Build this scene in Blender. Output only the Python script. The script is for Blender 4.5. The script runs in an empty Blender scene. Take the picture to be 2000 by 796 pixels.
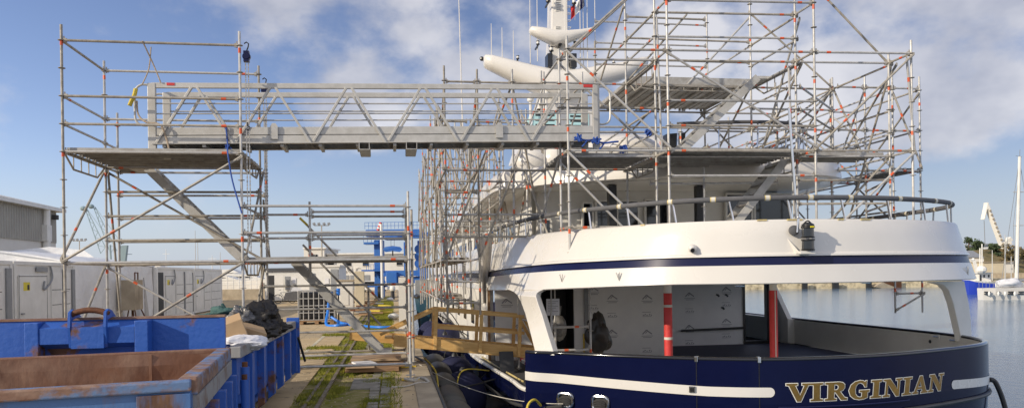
import bpy, math, random
from mathutils import Vector, Matrix
from mathutils.geometry import tessellate_polygon
random.seed(7)
R = random.Random(11)
scene = bpy.context.scene
COL = scene.collection
# ------------------------------------------------------------------ camera
EYE = 2.0
TH = math.radians(8.83)
ROLL = 0.015
FX, CX, CY = 1500.0, 1000.0, 535.0
FWD = Vector((math.sin(TH), math.cos(TH), 0))
RT0 = Vector((math.cos(TH), -math.sin(TH), 0))
IR = (RT0 - ROLL * Vector((0, 0, 1))).normalized()
IU = (Vector((0, 0, 1)) + ROLL * RT0).normalized()
cam = bpy.data.cameras.new('camera')
cam.lens = 27.0; cam.sensor_width = 36.0; cam.sensor_fit = 'HORIZONTAL'
cam.shift_y = (535 - 398) / 2000.0
cam.clip_start = 0.1; cam.clip_end = 6000
camo = bpy.data.objects.new('camera', cam); COL.objects.link(camo)
camo.matrix_world = Matrix.Translation((0, 0, EYE)) @ Matrix((IR, IU, -FWD)).transposed().to_4x4()
scene.camera = camo

def ray(x, y): return FWD + (x - CX) / FX * IR + (CY - y) / FX * IU
def at(x, y, d):
    """the point that a measured picture position has at a distance d in front of the eye"""
    return Vector((0, 0, EYE)) + ray(x, y) * d
def atY(x, y, Y):
    r = ray(x, y); return Vector((0, 0, EYE)) + r * (Y / r.y)
def atX(x, y, X):
    r = ray(x, y); return Vector((0, 0, EYE)) + r * (X / r.x)
def atZ(x, y, Z):
    r = ray(x, y); return Vector((0, 0, EYE)) + r * ((Z - EYE) / r.z)

# ------------------------------------------------------------------ materials
def mat(name, col, rough=.5, metal=0., col2=None, scale=4., thr=(.35, .65), bump=0., bscale=30., rvar=0., stretch=None,
        spec=.5, coat=0., ovar=0., trans=0., detail=5., emis=None, dist=.02):
    m = bpy.data.materials.new(name); m.use_nodes = True
    nt = m.node_tree; N = nt.nodes; L = nt.links
    b = N['Principled BSDF']
    b.inputs['Roughness'].default_value = rough; b.inputs['Metallic'].default_value = metal
    b.inputs['Specular IOR Level'].default_value = spec; b.inputs['Coat Weight'].default_value = coat
    b.inputs['Transmission Weight'].default_value = trans
    b.inputs['Base Color'].default_value = (*col, 1)
    tc = N.new('ShaderNodeTexCoord'); oi = N.new('ShaderNodeObjectInfo')
    ad = N.new('ShaderNodeVectorMath'); ad.operation = 'ADD'
    sc = N.new('ShaderNodeVectorMath'); sc.operation = 'SCALE'; sc.inputs['Scale'].default_value = 37.0
    cx = N.new('ShaderNodeCombineXYZ')
    for i in range(3): L.new(oi.outputs['Random'], cx.inputs[i])
    L.new(cx.outputs[0], sc.inputs[0]); L.new(tc.outputs['Object'], ad.inputs[0]); L.new(sc.outputs[0], ad.inputs[1])
    vec = ad.outputs[0]
    if stretch:
        mp = N.new('ShaderNodeMapping'); mp.inputs['Scale'].default_value = stretch
        L.new(vec, mp.inputs[0]); vec = mp.outputs[0]
    if col2 is not None:
        nz = N.new('ShaderNodeTexNoise'); nz.inputs['Scale'].default_value = scale; nz.inputs['Detail'].default_value = detail
        nz.inputs['Roughness'].default_value = .62
        L.new(vec, nz.inputs['Vector'])
        rp = N.new('ShaderNodeValToRGB'); rp.color_ramp.elements[0].position = thr[0]; rp.color_ramp.elements[1].position = thr[1]
        rp.color_ramp.elements[0].color = (*col, 1); rp.color_ramp.elements[1].color = (*col2, 1)
        L.new(nz.outputs[0], rp.inputs[0]); co = rp.outputs[0]
        if rvar:
            mr = N.new('ShaderNodeMapRange'); mr.inputs['From Min'].default_value = thr[0]; mr.inputs['From Max'].default_value = thr[1]
            mr.inputs['To Min'].default_value = rough; mr.inputs['To Max'].default_value = rough + rvar
            L.new(nz.outputs[0], mr.inputs[0]); L.new(mr.outputs[0], b.inputs['Roughness'])
        if ovar:
            hs = N.new('ShaderNodeHueSaturation'); mo = N.new('ShaderNodeMapRange')
            mo.inputs['To Min'].default_value = 1 - ovar; mo.inputs['To Max'].default_value = 1 + ovar
            L.new(oi.outputs['Random'], mo.inputs[0]); L.new(mo.outputs[0], hs.inputs['Value']); L.new(co, hs.inputs['Color']); co = hs.outputs[0]
        L.new(co, b.inputs['Base Color'])
    if bump:
        n2 = N.new('ShaderNodeTexNoise'); n2.inputs['Scale'].default_value = bscale; n2.inputs['Detail'].default_value = 6
        L.new(vec, n2.inputs['Vector'])
        bp = N.new('ShaderNodeBump'); bp.inputs['Strength'].default_value = bump; bp.inputs['Distance'].default_value = dist
        L.new(n2.outputs[0], bp.inputs['Height']); L.new(bp.outputs[0], b.inputs['Normal'])
    return m

M = {}
M['galv'] = mat('galvanised', (.50, .49, .47), .42, .3, (.36, .35, .33), 9, (.4, .7), rvar=.2, ovar=.13)
M['galv2'] = mat('weathered_galvanised', (.40, .37, .32), .55, .2, (.27, .245, .205), 7, (.4, .65), rvar=.2, ovar=.15)
M['steel_deck'] = mat('deck_steel', (.46, .45, .42), .5, .3, (.32, .30, .27), 5, rvar=.2, ovar=.1)
M['tape'] = mat('orange_tape', (.66, .09, .025), .5, col2=(.55, .12, .04), scale=20, ovar=.1)
M['wtape'] = mat('white_tape', (.58, .56, .50), .5)
M['yellow'] = mat('yellow_plastic', (.75, .50, .02), .5, col2=(.6, .42, .05), scale=15)
M['yellowp'] = mat('yellow_tube', (.62, .50, .2), .5, col2=(.5, .4, .2), scale=12)
M['alu'] = mat('aluminium', (.53, .515, .48), .42, .25, (.43, .42, .39), 5, rvar=.15, ovar=.05)
M['alud'] = mat('aluminium_grip', (.30, .29, .27), .55, .4, (.2, .19, .18), 12)
M['white'] = mat('yacht_white', (.67, .645, .60), .2, col2=(.635, .61, .565), scale=.7, coat=.3, rvar=.12, bump=.03, bscale=1.1, dist=.05)
M['white2'] = mat('yacht_white_matt', (.74, .72, .67), .4, col2=(.66, .64, .59), scale=1.2)
M['navy'] = mat('navy_paint', (.0035, .0055, .030), .10, col2=(.0045, .007, .035), scale=1.5, spec=.14, bump=.03, bscale=1.3, dist=.05)
M['navystripe'] = mat('navy_stripe', (.008, .011, .05), .25, spec=.25)
M['chrome'] = mat('stainless', (.72, .71, .69), .14, 1.)
M['rubber'] = mat('black_rubber', (.016, .016, .017), .45, col2=(.03, .03, .03), scale=8)
M['black'] = mat('black_plastic', (.012, .012, .013), .3, col2=(.02, .02, .02), scale=10)
M['blackcap'] = mat('black_varnish', (.012, .012, .014), .12, coat=.5)
M['foam'] = mat('grey_foam', (.085, .087, .095), .8, col2=(.11, .11, .115), scale=6, bump=.2)
M['gold'] = mat('gold_leaf', (.31, .19, .05), .28, .75, (.24, .145, .04), 14)
M['outline'] = mat('letter_outline', (.8, .78, .7), .35)
M['grey'] = mat('grey_paint', (.72, .70, .65), .4, col2=(.67, .65, .6), scale=2)
M['soffit'] = mat('soffit_paint', (.80, .78, .73), .4, col2=(.76, .74, .69), scale=1.5)
M['membrane'] = mat('wall_membrane', (.80, .79, .77), .6, col2=(.74, .73, .72), scale=2, bump=.15, bscale=6)
M['ink'] = mat('membrane_print', (.26, .26, .28), .6)
M['navymat'] = mat('navy_deck_mat', (.006, .008, .032), .6, col2=(.009, .012, .04), scale=5)
M['grip'] = mat('black_grip_mat', (.045, .043, .042), .8, col2=(.055, .055, .055), scale=6, bump=.2)
M['glass'] = mat('dark_glass', (.012, .014, .017), .06, spec=.8)
M['darkint'] = mat('dark_interior', (.02, .021, .024), .6)
M['red'] = mat('red_wrap', (.60, .045, .05), .55, col2=(.5, .04, .03), scale=5, bump=.2, bscale=12)
M['teal'] = mat('pale_teal', (.42, .66, .68), .4)
M['wood'] = mat('pine', (.70, .45, .17), .6, col2=(.56, .33, .105), scale=3, stretch=(1, 6, 6), bump=.2)
M['woodold'] = mat('old_board', (.34, .21, .11), .8, col2=(.22, .13, .07), scale=3, stretch=(1, 6, 6), bump=.3)
M['ply'] = mat('plywood', (.50, .36, .22), .7, col2=(.4, .27, .16), scale=3)
M['fenderblue'] = mat('fender_cloth', (.008, .010, .045), .85, col2=(.012, .015, .055), scale=5, bump=.2)
M['fenderblack'] = mat('fender_rubber', (.05, .05, .045), .55, col2=(.085, .08, .07), scale=3, bump=.15)
M['rope'] = mat('rope', (.55, .52, .46), .9, col2=(.4, .38, .33), scale=20, bump=.4)
M['ropebeige'] = mat('hemp_rope', (.44, .36, .27), .9, col2=(.33, .26, .19), scale=20, bump=.4)
M['ropeyellow'] = mat('yellow_rope', (.62, .48, .06), .7, col2=(.5, .38, .04), scale=20)
M['ropedark'] = mat('dark_rope', (.03, .03, .03), .85)
M['bluehose'] = mat('blue_hose', (.02, .19, .68), .4)
M['bluestrap'] = mat('blue_strap', (.02, .075, .33), .7)
M['bin'] = mat('black_bag', (.012, .010, .009), .34, col2=(.026, .021, .017), scale=5, bump=.4, bscale=7, dist=.05, spec=.4)
M['silverbag'] = mat('foil_bag', (.22, .21, .20), .3, .3, (.06, .06, .06), 6, bump=.7, bscale=8, dist=.06)
M['greennet'] = mat('green_netting', (.03, .085, .08), .8, col2=(.06, .13, .12), scale=10, bump=.5)
M['card'] = mat('cardboard', (.45, .31, .17), .8, col2=(.39, .26, .14), scale=3)
M['cloth'] = mat('white_sheet', (.72, .72, .74), .7, col2=(.64, .64, .66), scale=3, bump=.3, bscale=5)
M['tarp'] = mat('grey_tarp', (.5, .48, .45), .7, col2=(.38, .36, .34), scale=3, bump=.4, bscale=5)
M['cont'] = mat('container_white', (.76, .75, .71), .45, col2=(.66, .65, .61), scale=1.5, ovar=.05)
M['contgrey'] = mat('container_grey', (.28, .29, .30), .5, col2=(.22, .23, .24), scale=3)
M['gap'] = mat('panel_gap', (.05, .05, .05), .8)
M['sticker'] = mat('yellow_sticker', (.7, .58, .02), .5)
M['wrap'] = mat('shrink_wrap', (.78, .78, .77), .42, col2=(.68, .68, .68), scale=.8, bump=.35, bscale=1.6, dist=.25)
M['corr'] = mat('corrugated_cladding', (.36, .35, .31), .55, col2=(.30, .29, .26), scale=.5)
M['plaster'] = mat('white_plaster', (.70, .68, .63), .8, col2=(.62, .60, .55), scale=.4)
M['concrete'] = mat('concrete', (.46, .39, .29), .9, col2=(.32, .27, .20), scale=1.2, bump=.3, spec=0)
M['sand'] = mat('beige_render', (.58, .51, .37), .85, col2=(.5, .44, .32), scale=.5)
M['craneblue'] = mat('crane_blue', (.03, .13, .46), .4, col2=(.04, .15, .42), scale=1)
M['hullblue'] = mat('trawler_blue', (.02, .05, .42), .4)
M['roofdark'] = mat('dark_roof', (.06, .065, .075), .6)
M['craneteal'] = mat('hazed_green_crane', (.25, .34, .37), .6)  # crane green made paler, distance haze put into the colour
M['cream'] = mat('cream_steel', (.78, .75, .68), .5)
M['leafdark'] = mat('pine_foliage', (.028, .05, .022), .8, col2=(.06, .085, .03), scale=.6, ovar=.2)
M['leafbrown'] = mat('dry_scrub', (.16, .11, .05), .9, col2=(.09, .085, .035), scale=.5, ovar=.2)
M['bark'] = mat('bark', (.10, .07, .045), .9, col2=(.06, .045, .03), scale=6, bump=.5)
M['railrust'] = mat('buried_rail', (.24, .20, .15), .7, col2=(.15, .11, .07), scale=6)
M['ibcblack'] = mat('tank_black', (.02, .02, .021), .5)
M['flagred'] = mat('flag_red', (.55, .02, .02), .7)
M['flagwhite'] = mat('flag_white', (.7, .7, .7), .7)
M['flagblue'] = mat('flag_blue', (.01, .015, .09), .7)
M['grass'] = mat('grass_blades', (.10, .12, .018), .9, col2=(.25, .235, .035), scale=2.2, ovar=.1, spec=.1)
M['rustbar'] = mat('rusty_bar', (.16, .06, .025), .75, .2, (.08, .035, .02), 8, bump=.3)
M['chipgrey'] = mat('worn_grey_paint', (.28, .275, .27), .6, col2=(.16, .085, .05), scale=3, thr=(.52, .68), bump=.2)

def chipped(name, paint, rust, thr, scale=2.0, s2=(1, 1, 1), dark=(.07, .03, .018)):
    """paint worn through to rust, the wear having its own noise shape"""
    m = mat(name, paint, .45, col2=rust, scale=scale, thr=thr, bump=.25, bscale=18, rvar=.35, stretch=s2, detail=9)
    nt = m.node_tree; N = nt.nodes; L = nt.links
    rp = [n for n in N if n.type == 'VALTORGB'][0]
    nz = [n for n in N if n.type == 'TEX_NOISE' and n.outputs[0].links and n.outputs[0].links[0].to_node == rp][0]
    n3 = N.new('ShaderNodeTexNoise'); n3.inputs['Scale'].default_value = scale * 3.1; n3.inputs['Detail'].default_value = 8
    L.new(nz.inputs['Vector'].links[0].from_socket, n3.inputs['Vector'])
    r2 = N.new('ShaderNodeValToRGB'); r2.color_ramp.elements[0].position = .35; r2.color_ramp.elements[1].position = .7
    r2.color_ramp.elements[0].color = (*dark, 1); r2.color_ramp.elements[1].color = (*rust, 1)
    L.new(n3.outputs[0], r2.inputs[0])
    mx = N.new('ShaderNodeMix'); mx.data_type = 'RGBA'
    rp.color_ramp.elements[0].color = (0, 0, 0, 1); rp.color_ramp.elements[1].color = (1, 1, 1, 1)
    L.new(rp.outputs[0], mx.inputs['Factor']); mx.inputs['A'].default_value = (*paint, 1); L.new(r2.outputs[0], mx.inputs['B'])
    b = N['Principled BSDF']
    L.new(mx.outputs['Result'], b.inputs['Base Color'])
    return m
M['skipblue'] = chipped('skip_blue', (.026, .10, .40), (.22, .10, .05), (.56, .63), 1.6)
M['skiprim'] = chipped('skip_rim', (.12, .20, .36), (.31, .205, .15), (.45, .53), 2.6, (1, 1, 1.5), dark=(.17, .085, .055))
M['skipworn'] = chipped('skip_worn_blue', (.075, .17, .38), (.26, .15, .09), (.52, .62), 2.2, (1, 1, .35))
M['skiprust'] = chipped('skip_rust', (.20, .10, .06), (.36, .24, .165), (.44, .66), 1.7, (1, 1, .6), dark=(.10, .045, .028))
M['leaf'] = M['leafdark']

# ------------------------------------------------------------------ mesh builder
class MB:
    def __init__(s): s.v = []; s.f = []; s.m = []
    def add(s, vs, fs, mi=0):
        o = len(s.v); s.v += [Vector(q) for q in vs]
        for f in fs: s.f.append([o + i for i in f]); s.m.append(mi)
    def quad(s, a, b, c, d, mi=0): s.add([a, b, c, d], [(0, 1, 2, 3)], mi)
    def box(s, x0, x1, y0, y1, z0, z1, mi=0):
        s.add([(x0, y0, z0), (x1, y0, z0), (x1, y1, z0), (x0, y1, z0), (x0, y0, z1), (x1, y0, z1), (x1, y1, z1), (x0, y1, z1)],
              [(0, 3, 2, 1), (4, 5, 6, 7), (0, 1, 5, 4), (1, 2, 6, 5), (2, 3, 7, 6), (3, 0, 4, 7)], mi); return s
    def obox(s, c, a, b, d, mi=0):
        c = Vector(c); a = Vector(a); b = Vector(b); d = Vector(d)
        if a.cross(b).dot(d) < 0: a = -a
        s.add([c - a - b - d, c + a - b - d, c + a + b - d, c - a + b - d, c - a - b + d, c + a - b + d, c + a + b + d, c - a + b + d],
              [(0, 3, 2, 1), (4, 5, 6, 7), (0, 1, 5, 4), (1, 2, 6, 5), (2, 3, 7, 6), (3, 0, 4, 7)], mi); return s
    def bar(s, p, q, w, h, up=(0, 0, 1), mi=0):
        """rectangular bar from p to q, w wide across, h along up"""
        p = Vector(p); q = Vector(q); d = (q - p); u = Vector(up)
        sd = d.cross(u)
        if sd.length < 1e-6: sd = d.cross(Vector((1, 0, 0)))
        sd.normalize(); u = sd.cross(d).normalized()
        return s.obox((p + q) / 2, d / 2, sd * w / 2, u * h / 2, mi)
    def tube(s, p, q, r, n=8, mi=0, r2=None, cap=True):
        p = Vector(p); q = Vector(q); d = q - p
        if d.length < 1e-6: return s
        d.normalize(); a = d.orthogonal().normalized(); b = d.cross(a); r2 = r if r2 is None else r2
        vs = []
        for k in range(n):
            t = 2 * math.pi * k / n; e = a * math.cos(t) + b * math.sin(t)
            vs += [p + e * r, q + e * r2]
        fs = [(2 * k, 2 * ((k + 1) % n), 2 * ((k + 1) % n) + 1, 2 * k + 1) for k in range(n)]
        if cap: fs += [tuple(2 * k for k in reversed(range(n))), tuple(2 * k + 1 for k in range(n))]
        s.add(vs, fs, mi); return s
    def path(s, pts, r, n=8, mi=0, closed=False, cap=True):
        pts = [Vector(p) for p in pts]; N = len(pts); vs = []; prev = None
        for i, p in enumerate(pts):
            if closed: d = pts[(i + 1) % N] - pts[i - 1]
            else: d = pts[min(i + 1, N - 1)] - pts[max(i - 1, 0)]
            if d.length < 1e-9: d = Vector((0, 0, 1))
            d.normalize()
            a = d.orthogonal().normalized() if prev is None else (prev - d * prev.dot(d))
            if a.length < 1e-6: a = d.orthogonal()
            a.normalize(); prev = a; b = d.cross(a)
            rr = r(i / max(1, N - 1)) if callable(r) else r
            for k in range(n):
                t = 2 * math.pi * k / n; vs.append(p + (a * math.cos(t) + b * math.sin(t)) * rr)
        fs = []
        for i in range(N if closed else N - 1):
            j = (i + 1) % N
            for k in range(n): fs.append((i * n + k, i * n + (k + 1) % n, j * n + (k + 1) % n, j * n + k))
        if cap and not closed: fs += [tuple(reversed(range(n))), tuple((N - 1) * n + k for k in range(n))]
        s.add(vs, fs, mi); return s
    def lathe(s, c, prof, n=16, mi=0, ax=(0, 0, 1), mis=None):
        c = Vector(c); ax = Vector(ax).normalized(); a = ax.orthogonal().normalized(); b = ax.cross(a); vs = []
        for r, h in prof:
            for k in range(n):
                t = 2 * math.pi * k / n; vs.append(c + ax * h + (a * math.cos(t) + b * math.sin(t)) * r)
        for i in range(len(prof) - 1):
            o = len(s.v)
            seg = vs[i * n:(i + 2) * n]
            s.add(seg, [(k, (k + 1) % n, n + (k + 1) % n, n + k) for k in range(n)], mis[i] if mis else mi)
        return s
    def ball(s, c, r, n=14, mi=0, sq=(1, 1, 1)):
        c = Vector(c); m = max(4, n // 2); vs = []; fs = []
        for i in range(m + 1):
            p = math.pi * i / m
            for k in range(n):
                t = 2 * math.pi * k / n
                vs.append(c + Vector((math.sin(p) * math.cos(t) * sq[0], math.sin(p) * math.sin(t) * sq[1], -math.cos(p) * sq[2])) * r)
        for i in range(m):
            for k in range(n):
                a, b = i * n + k, i * n + (k + 1) % n
                if i == 0: fs.append((a, b + n, a + n))
                elif i == m - 1: fs.append((a, b, a + n))
                else: fs.append((a, b, b + n, a + n))
        s.add(vs, fs, mi); return s
    def loft(s, rings, mi=0, closed=False, mis=None):
        n = len(rings[0])
        for i in range(len(rings) - 1):
            vs = list(rings[i]) + list(rings[i + 1])
            m = n if closed else n - 1
            s.add(vs, [(k, (k + 1) % n, n + (k + 1) % n, n + k) for k in range(m)], mis[i] if mis else mi)
        return s
    def flat(s, pts, mi=0, flip=False):
        """a filled outline (may be concave); points roughly coplanar"""
        pts = [Vector(p) for p in pts]
        fs = [tuple(f) for f in tessellate_polygon([pts])]
        n = Vector((0, 0, 0))
        for f in fs: n += (pts[f[1]] - pts[f[0]]).cross(pts[f[2]] - pts[f[0]])
        if (n.z < 0) != flip: fs = [f[::-1] for f in fs]
        s.add(pts, fs, mi); return s
    def prism(s, outline, off, mi=0):
        """outline points extruded by the vector off"""
        off = Vector(off); a = [Vector(p) for p in outline]; b = [p + off for p in a]; n = len(a)
        t = [tuple(f) for f in tessellate_polygon([a])]
        s.add(a, t, mi); s.add(b, [f[::-1] for f in t], mi)
        s.add(a + b, [(k, (k + 1) % n, n + (k + 1) % n, n + k) for k in range(n)], mi); return s
    def build(s, name, mats, parent=None, smooth=False, loc=None, fix=True, bevel=0):
        if not s.v: s.box(-.01, .01, -.01, .01, -.01, .01)
        if not isinstance(mats, (list, tuple)): mats = [mats]
        if loc is None:
            lo = Vector([min(v[i] for v in s.v) for i in range(3)]); hi = Vector([max(v[i] for v in s.v) for i in range(3)])
            loc = (lo + hi) / 2 if parent else Vector(((lo.x + hi.x) / 2, (lo.y + hi.y) / 2, lo.z))
        loc = Vector(loc)
        me = bpy.data.meshes.new(name); me.from_pydata([v - loc for v in s.v], [], s.f); me.validate()
        for m in mats: me.materials.append(M[m] if isinstance(m, str) else m)
        if len(me.polygons) == len(s.m): me.polygons.foreach_set('material_index', s.m)
        if fix:
            import bmesh
            bm = bmesh.new(); bm.from_mesh(me); bmesh.ops.remove_doubles(bm, verts=bm.verts, dist=1e-5)
            bmesh.ops.recalc_face_normals(bm, faces=bm.faces); bm.to_mesh(me); bm.free()
        if smooth:
            me.polygons.foreach_set('use_smooth', [True] * len(me.polygons))
            try: me.set_sharp_from_angle(angle=math.radians(smooth if smooth is not True else 40))
            except Exception: pass
        o = bpy.data.objects.new(name, me); COL.objects.link(o)
        if parent:
            o.parent = parent; o.location = loc - wloc(parent)
        else: o.location = loc
        if bevel:
            md = o.modifiers.new('bevel', 'BEVEL'); md.width = bevel; md.segments = 2; md.limit_method = 'ANGLE'
        return o
def wloc(o):
    l = Vector(o.location)
    while o.parent: o = o.parent; l += Vector(o.location)
    return l
def tag(o, label=None, cat=None, group=None, kind=None):
    if label: o['label'] = label
    if cat: o['category'] = cat
    if group: o['group'] = group
    if kind: o['kind'] = kind
    return o
def thing(name, loc, label, cat, group=None):
    o = bpy.data.objects.new(name, None); COL.objects.link(o); o.location = loc; o.empty_display_size = .2
    return tag(o, label, cat, group)
def copy_tree(o, loc, label=None, rz=None):
    r = o.copy(); COL.objects.link(r); r.location = loc
    if rz is not None: r.rotation_euler.z = rz
    if label: r['label'] = label
    for c in list(o.children):
        d = c.copy(); COL.objects.link(d); d.parent = r
        for g in list(c.children):
            e = g.copy(); COL.objects.link(e); e.parent = d
    return r
def crom(pts, n=8, closed=False):
    """Catmull-Rom through the points"""
    P = [Vector(p) if len(p) == 3 else Vector((p[0], p[1], 0)) for p in pts]; out = []; N = len(P)
    for i in range(N if closed else N - 1):
        if closed: a, b, c, d = P[i - 1], P[i], P[(i + 1) % N], P[(i + 2) % N]
        else: a, b, c, d = P[max(i - 1, 0)], P[i], P[i + 1], P[min(i + 2, N - 1)]
        for k in range(n):
            t = k / n
            out.append(.5 * ((2 * b) + (c - a) * t + (2 * a - 5 * b + 4 * c - d) * t * t + (3 * b - a - 3 * c + d) * t ** 3))
    if not closed: out.append(P[-1].copy())
    return out
def sag(a, b, d, n=12):
    a = Vector(a); b = Vector(b)
    return [a.lerp(b, k / n) - Vector((0, 0, d * 4 * (k / n) * (1 - k / n))) for k in range(n + 1)]
# ------------------------------------------------------------------ scaffolding kit
class Scaffold:
    def __init__(s, name, loc, label, zb, group=None):
        s.root = thing(name, loc, label, 'scaffold', group); s.zb = zb
    def mats(s, old=.25): return ['galv2' if R.random() < old else 'galv', 'tape', 'galv2']
    def pole(s, x, y, z0, z1, base=False, lean=(0, 0), old=.2, zb=None):
        m = MB(); zb = s.zb if zb is None else zb
        P = lambda z: Vector((x + lean[0] * (z - z0), y + lean[1] * (z - z0), z))
        m.tube(P(z0), P(z1), .0242, 9, 0)
        k = math.ceil((z0 + .05 - zb) / .5)
        while zb + k * .5 < z1 - .03:
            z = zb + k * .5
            m.lathe(P(z), [(.024, -.006), (.060, -.005), (.062, 0), (.060, .005), (.024, .006)], 10, 2); k += 1
        z = z0 + R.uniform(.45, .8)
        while z < z1 - .2:
            m.tube(P(z), P(z + R.uniform(.07, .11)), .0258, 9, 1, cap=False); z += R.choice((1.0, 1.5, 2.0))
        if z1 - z0 > 2.2:                                     # sleeve joint between two lengths
            zj = z0 + 2.0 + R.uniform(-.1, .1)
            m.tube(P(zj), P(zj + .16), .0275, 9, 0, cap=False)
        o = m.build('standard', s.mats(old), s.root, smooth=True)
        if base:
            b = MB(); b.tube((x, y, .02), (x, y, z0 + .02), .017, 8); b.box(x - .075, x + .075, y - .075, y + .075, .032, .042)
            b.tube((x - .09, y, z0 - .02), (x + .09, y, z0 - .02), .012, 6)
            b.build('base_jack', 'galv', s.root)
            p = MB(); p.box(x - .17, x + .17, y - .11, y + .11, .004, .032); p.build('base_pad', 'yellow', s.root, bevel=.008)
        return o
    def ledger(s, a, b, name='ledger', tape=True, r=.0242, old=.25, trim=.045, heads=True):
        a = Vector(a); b = Vector(b); d = (b - a).normalized(); m = MB()
        p = a + d * trim; q = b - d * trim
        m.tube(p, q, r, 8, 0)
        if heads:
            for e, sg in ((a, 1), (b, -1)):
                c = e + d * sg * .062
                m.bar(c - d * .028, c + d * .028, .034, .072, (0, 0, 1), 2)
                m.bar(e + d * sg * .045 + Vector((0, 0, -.05)), e + d * sg * .045 + Vector((0, 0, .075)), .008, .022, d, 2)
        if tape and (b - a).length > .5 and R.random() < .6:
            t = .26 if R.random() < .5 else (b - a).length - .34
            m.tube(a + d * t, a + d * (t + .09), r + .0016, 8, 1, cap=False)
        return m.build(name, s.mats(old), s.root, smooth=True)
    def brace(s, a, b, old=.5, off=(0, 0, 0)):
        o = Vector(off); a = Vector(a) + o; b = Vector(b) + o; d = (b - a).normalized(); m = MB()
        m.tube(a, b, .0242, 8, 0)
        for e, sg in ((a, 1), (b, -1)): m.obox(e + d * sg * .02, d * .06, Vector((0, 0, .03)), d.cross(Vector((0, 0, 1))).normalized() * .018, 2)
        t = R.uniform(.15, .3) * (b - a).length
        m.tube(a + d * t, a + d * (t + .09), .0258, 8, 1, cap=False)
        return m.build('diagonal_brace', s.mats(old), s.root, smooth=True)
    def deck(s, x0, x1, y0, y1, z, along='x', name='deck', w=.32, ribs=True):
        """steel planks with turned-down ribs, laid side by side"""
        m = MB()
        a0, a1, b0, b1 = (x0, x1, y0, y1) if along == 'x' else (y0, y1, x0, x1)
        n = max(1, round((b1 - b0) / w)); st = (b1 - b0) / n
        def bx(p0, p1, q0, q1, r0, r1, mi=0):
            if along == 'x': m.box(p0, p1, q0, q1, r0, r1, mi)
            else: m.box(q0, q1, p0, p1, r0, r1, mi)
        for i in range(n):
            u = b0 + i * st + .006; v = b0 + (i + 1) * st - .006
            bx(a0 + .03, a1 - .03, u, v, z + .035, z + .045)
            for c in (u, v - .012): bx(a0 + .03, a1 - .03, c, c + .012, z - .03, z + .0349)
            for c in (u + (v - u) * .33, u + (v - u) * .66): bx(a0 + .04, a1 - .04, c - .012, c + .012, z + .012, z + .0349)
            k = a0 + .3
            while ribs and k < a1 - .2:
                bx(k, k + .025, u + .013, v - .013, z + .02, z + .0348); k += .42
            for c in (a0, a1 - .03): bx(c, c + .03, u + .03, u + .09, z - .02, z + .05); bx(c, c + .03, v - .09, v - .03, z - .02, z + .05)
        return m.build(name, 'steel_deck', s.root)
    def bracket(s, p, q, drop=.26):
        """trussed deck bearer between two standards"""
        p = Vector(p); q = Vector(q); d = (q - p); L = d.length; d.normalize(); m = MB(); Z = Vector((0, 0, 1))
        m.bar(p + d * .05, q - d * .05, .05, .05)
        a = p + d * .08 - Z * .03; b = p + d * (L * .22) - Z * drop; c = q - d * (L * .22) - Z * drop; e = q - d * .08 - Z * .03
        m.path([a, b, c, e], .019, 7)
        k = L * .22
        while k <= L * .79: m.tube(p + d * k, p + d * k - Z * drop, .012, 6); k += .36
        return m.build('deck_bearer', 'galv2', s.root)
    def stair(s, a, b, side, w=.6, landing=.0, mats='alu'):
        """aluminium flight from the foot a to the head b; side is the across direction"""
        a = Vector(a); b = Vector(b); sd = Vector(side).normalized() * w; m = MB(); d = (b - a).normalized(); up = Vector((0, 0, 1))
        hd = Vector((d.x, d.y, 0)).normalized()
        for o in (Vector((0, 0, 0)), sd): m.bar(a + o, b + o, .035, .17, up)
        n = max(3, round((b.z - a.z) / .22))
        for i in range(n):
            c = a.lerp(b, (i + .5) / n) + sd / 2
            m.obox(c, hd * .10, sd * .47, up * .014, 1)
        if landing: m.obox(b + hd * landing / 2 + sd / 2, hd * landing / 2, sd * .52, up * .03, 0)
        m.obox(a - hd * .1 + sd / 2 + up * .0, hd * .14, sd * .52, up * .03, 0)
        return m.build('stair_flight', [mats, 'alud'], s.root)

# ------------------------------------------------------------------ stair tower on the quay
T = Scaffold('stair_tower', (-2.7, 16.0, 0), 'galvanised scaffold stair tower on the quay holding the shore end of the truss gangway', .32)
XA, XB, XC = -5.82, -2.75, .31
Y1, Y2, Y3 = 14.87, 16.94, 17.67
for x, y, z0, z1, bs in ((XA, Y1, .12, 6.6, 1), (XB, Y1, .12, 6.58, 1), (XC, Y1, .12, 3.62, 1), (XA, Y2, .12, 6.52, 1), (XB, Y2, .12, 6.5, 1),
                         (XC, Y2, .12, 3.48, 1), (XA, Y3, .12, 5.6, 1), (XB, Y3, .12, 5.55, 1), (XC, Y3, .12, 3.3, 1), (XC + .07, Y1 + .32, .25, 3.3, 0), (-1.74, Y2, 2.0, 3.62, 0), (-1.83, Y3, 1.9, 3.0, 0)):
    T.pole(x, y, z0, z1, bs)
X = Vector
for z in (6.32, 5.32, 4.82, 4.32, 2.32): T.ledger((XA, Y1, z), (XB, Y1, z))
for z in (6.32, 5.32): T.ledger((XA, Y2, z), (XB, Y2, z))
for y in (Y2, Y3):
    for z in (3.82, 3.32, 2.82, 2.32): T.ledger((XA, y, z), (XB, y, z), old=.6)
T.ledger((XA, Y2, 4.32), (XB, Y2, 4.32)); T.ledger((XA, Y3, 4.32), (XB, Y3, 4.32))
for z in (6.32, 5.32, 4.82): T.ledger((XA, Y1, z), (XA, Y2, z))
T.ledger((XA, Y2, 4.82), (XA, Y3, 4.82), tape=False); T.ledger((XA, Y2, 4.32), (XA, Y3, 4.32), tape=False)
for x in (XA, XB):
    for z in (2.32, .32): T.ledger((x, Y1, z), (x, Y2, z)); T.ledger((x, Y2, z), (x, Y3, z), tape=False)
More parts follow.
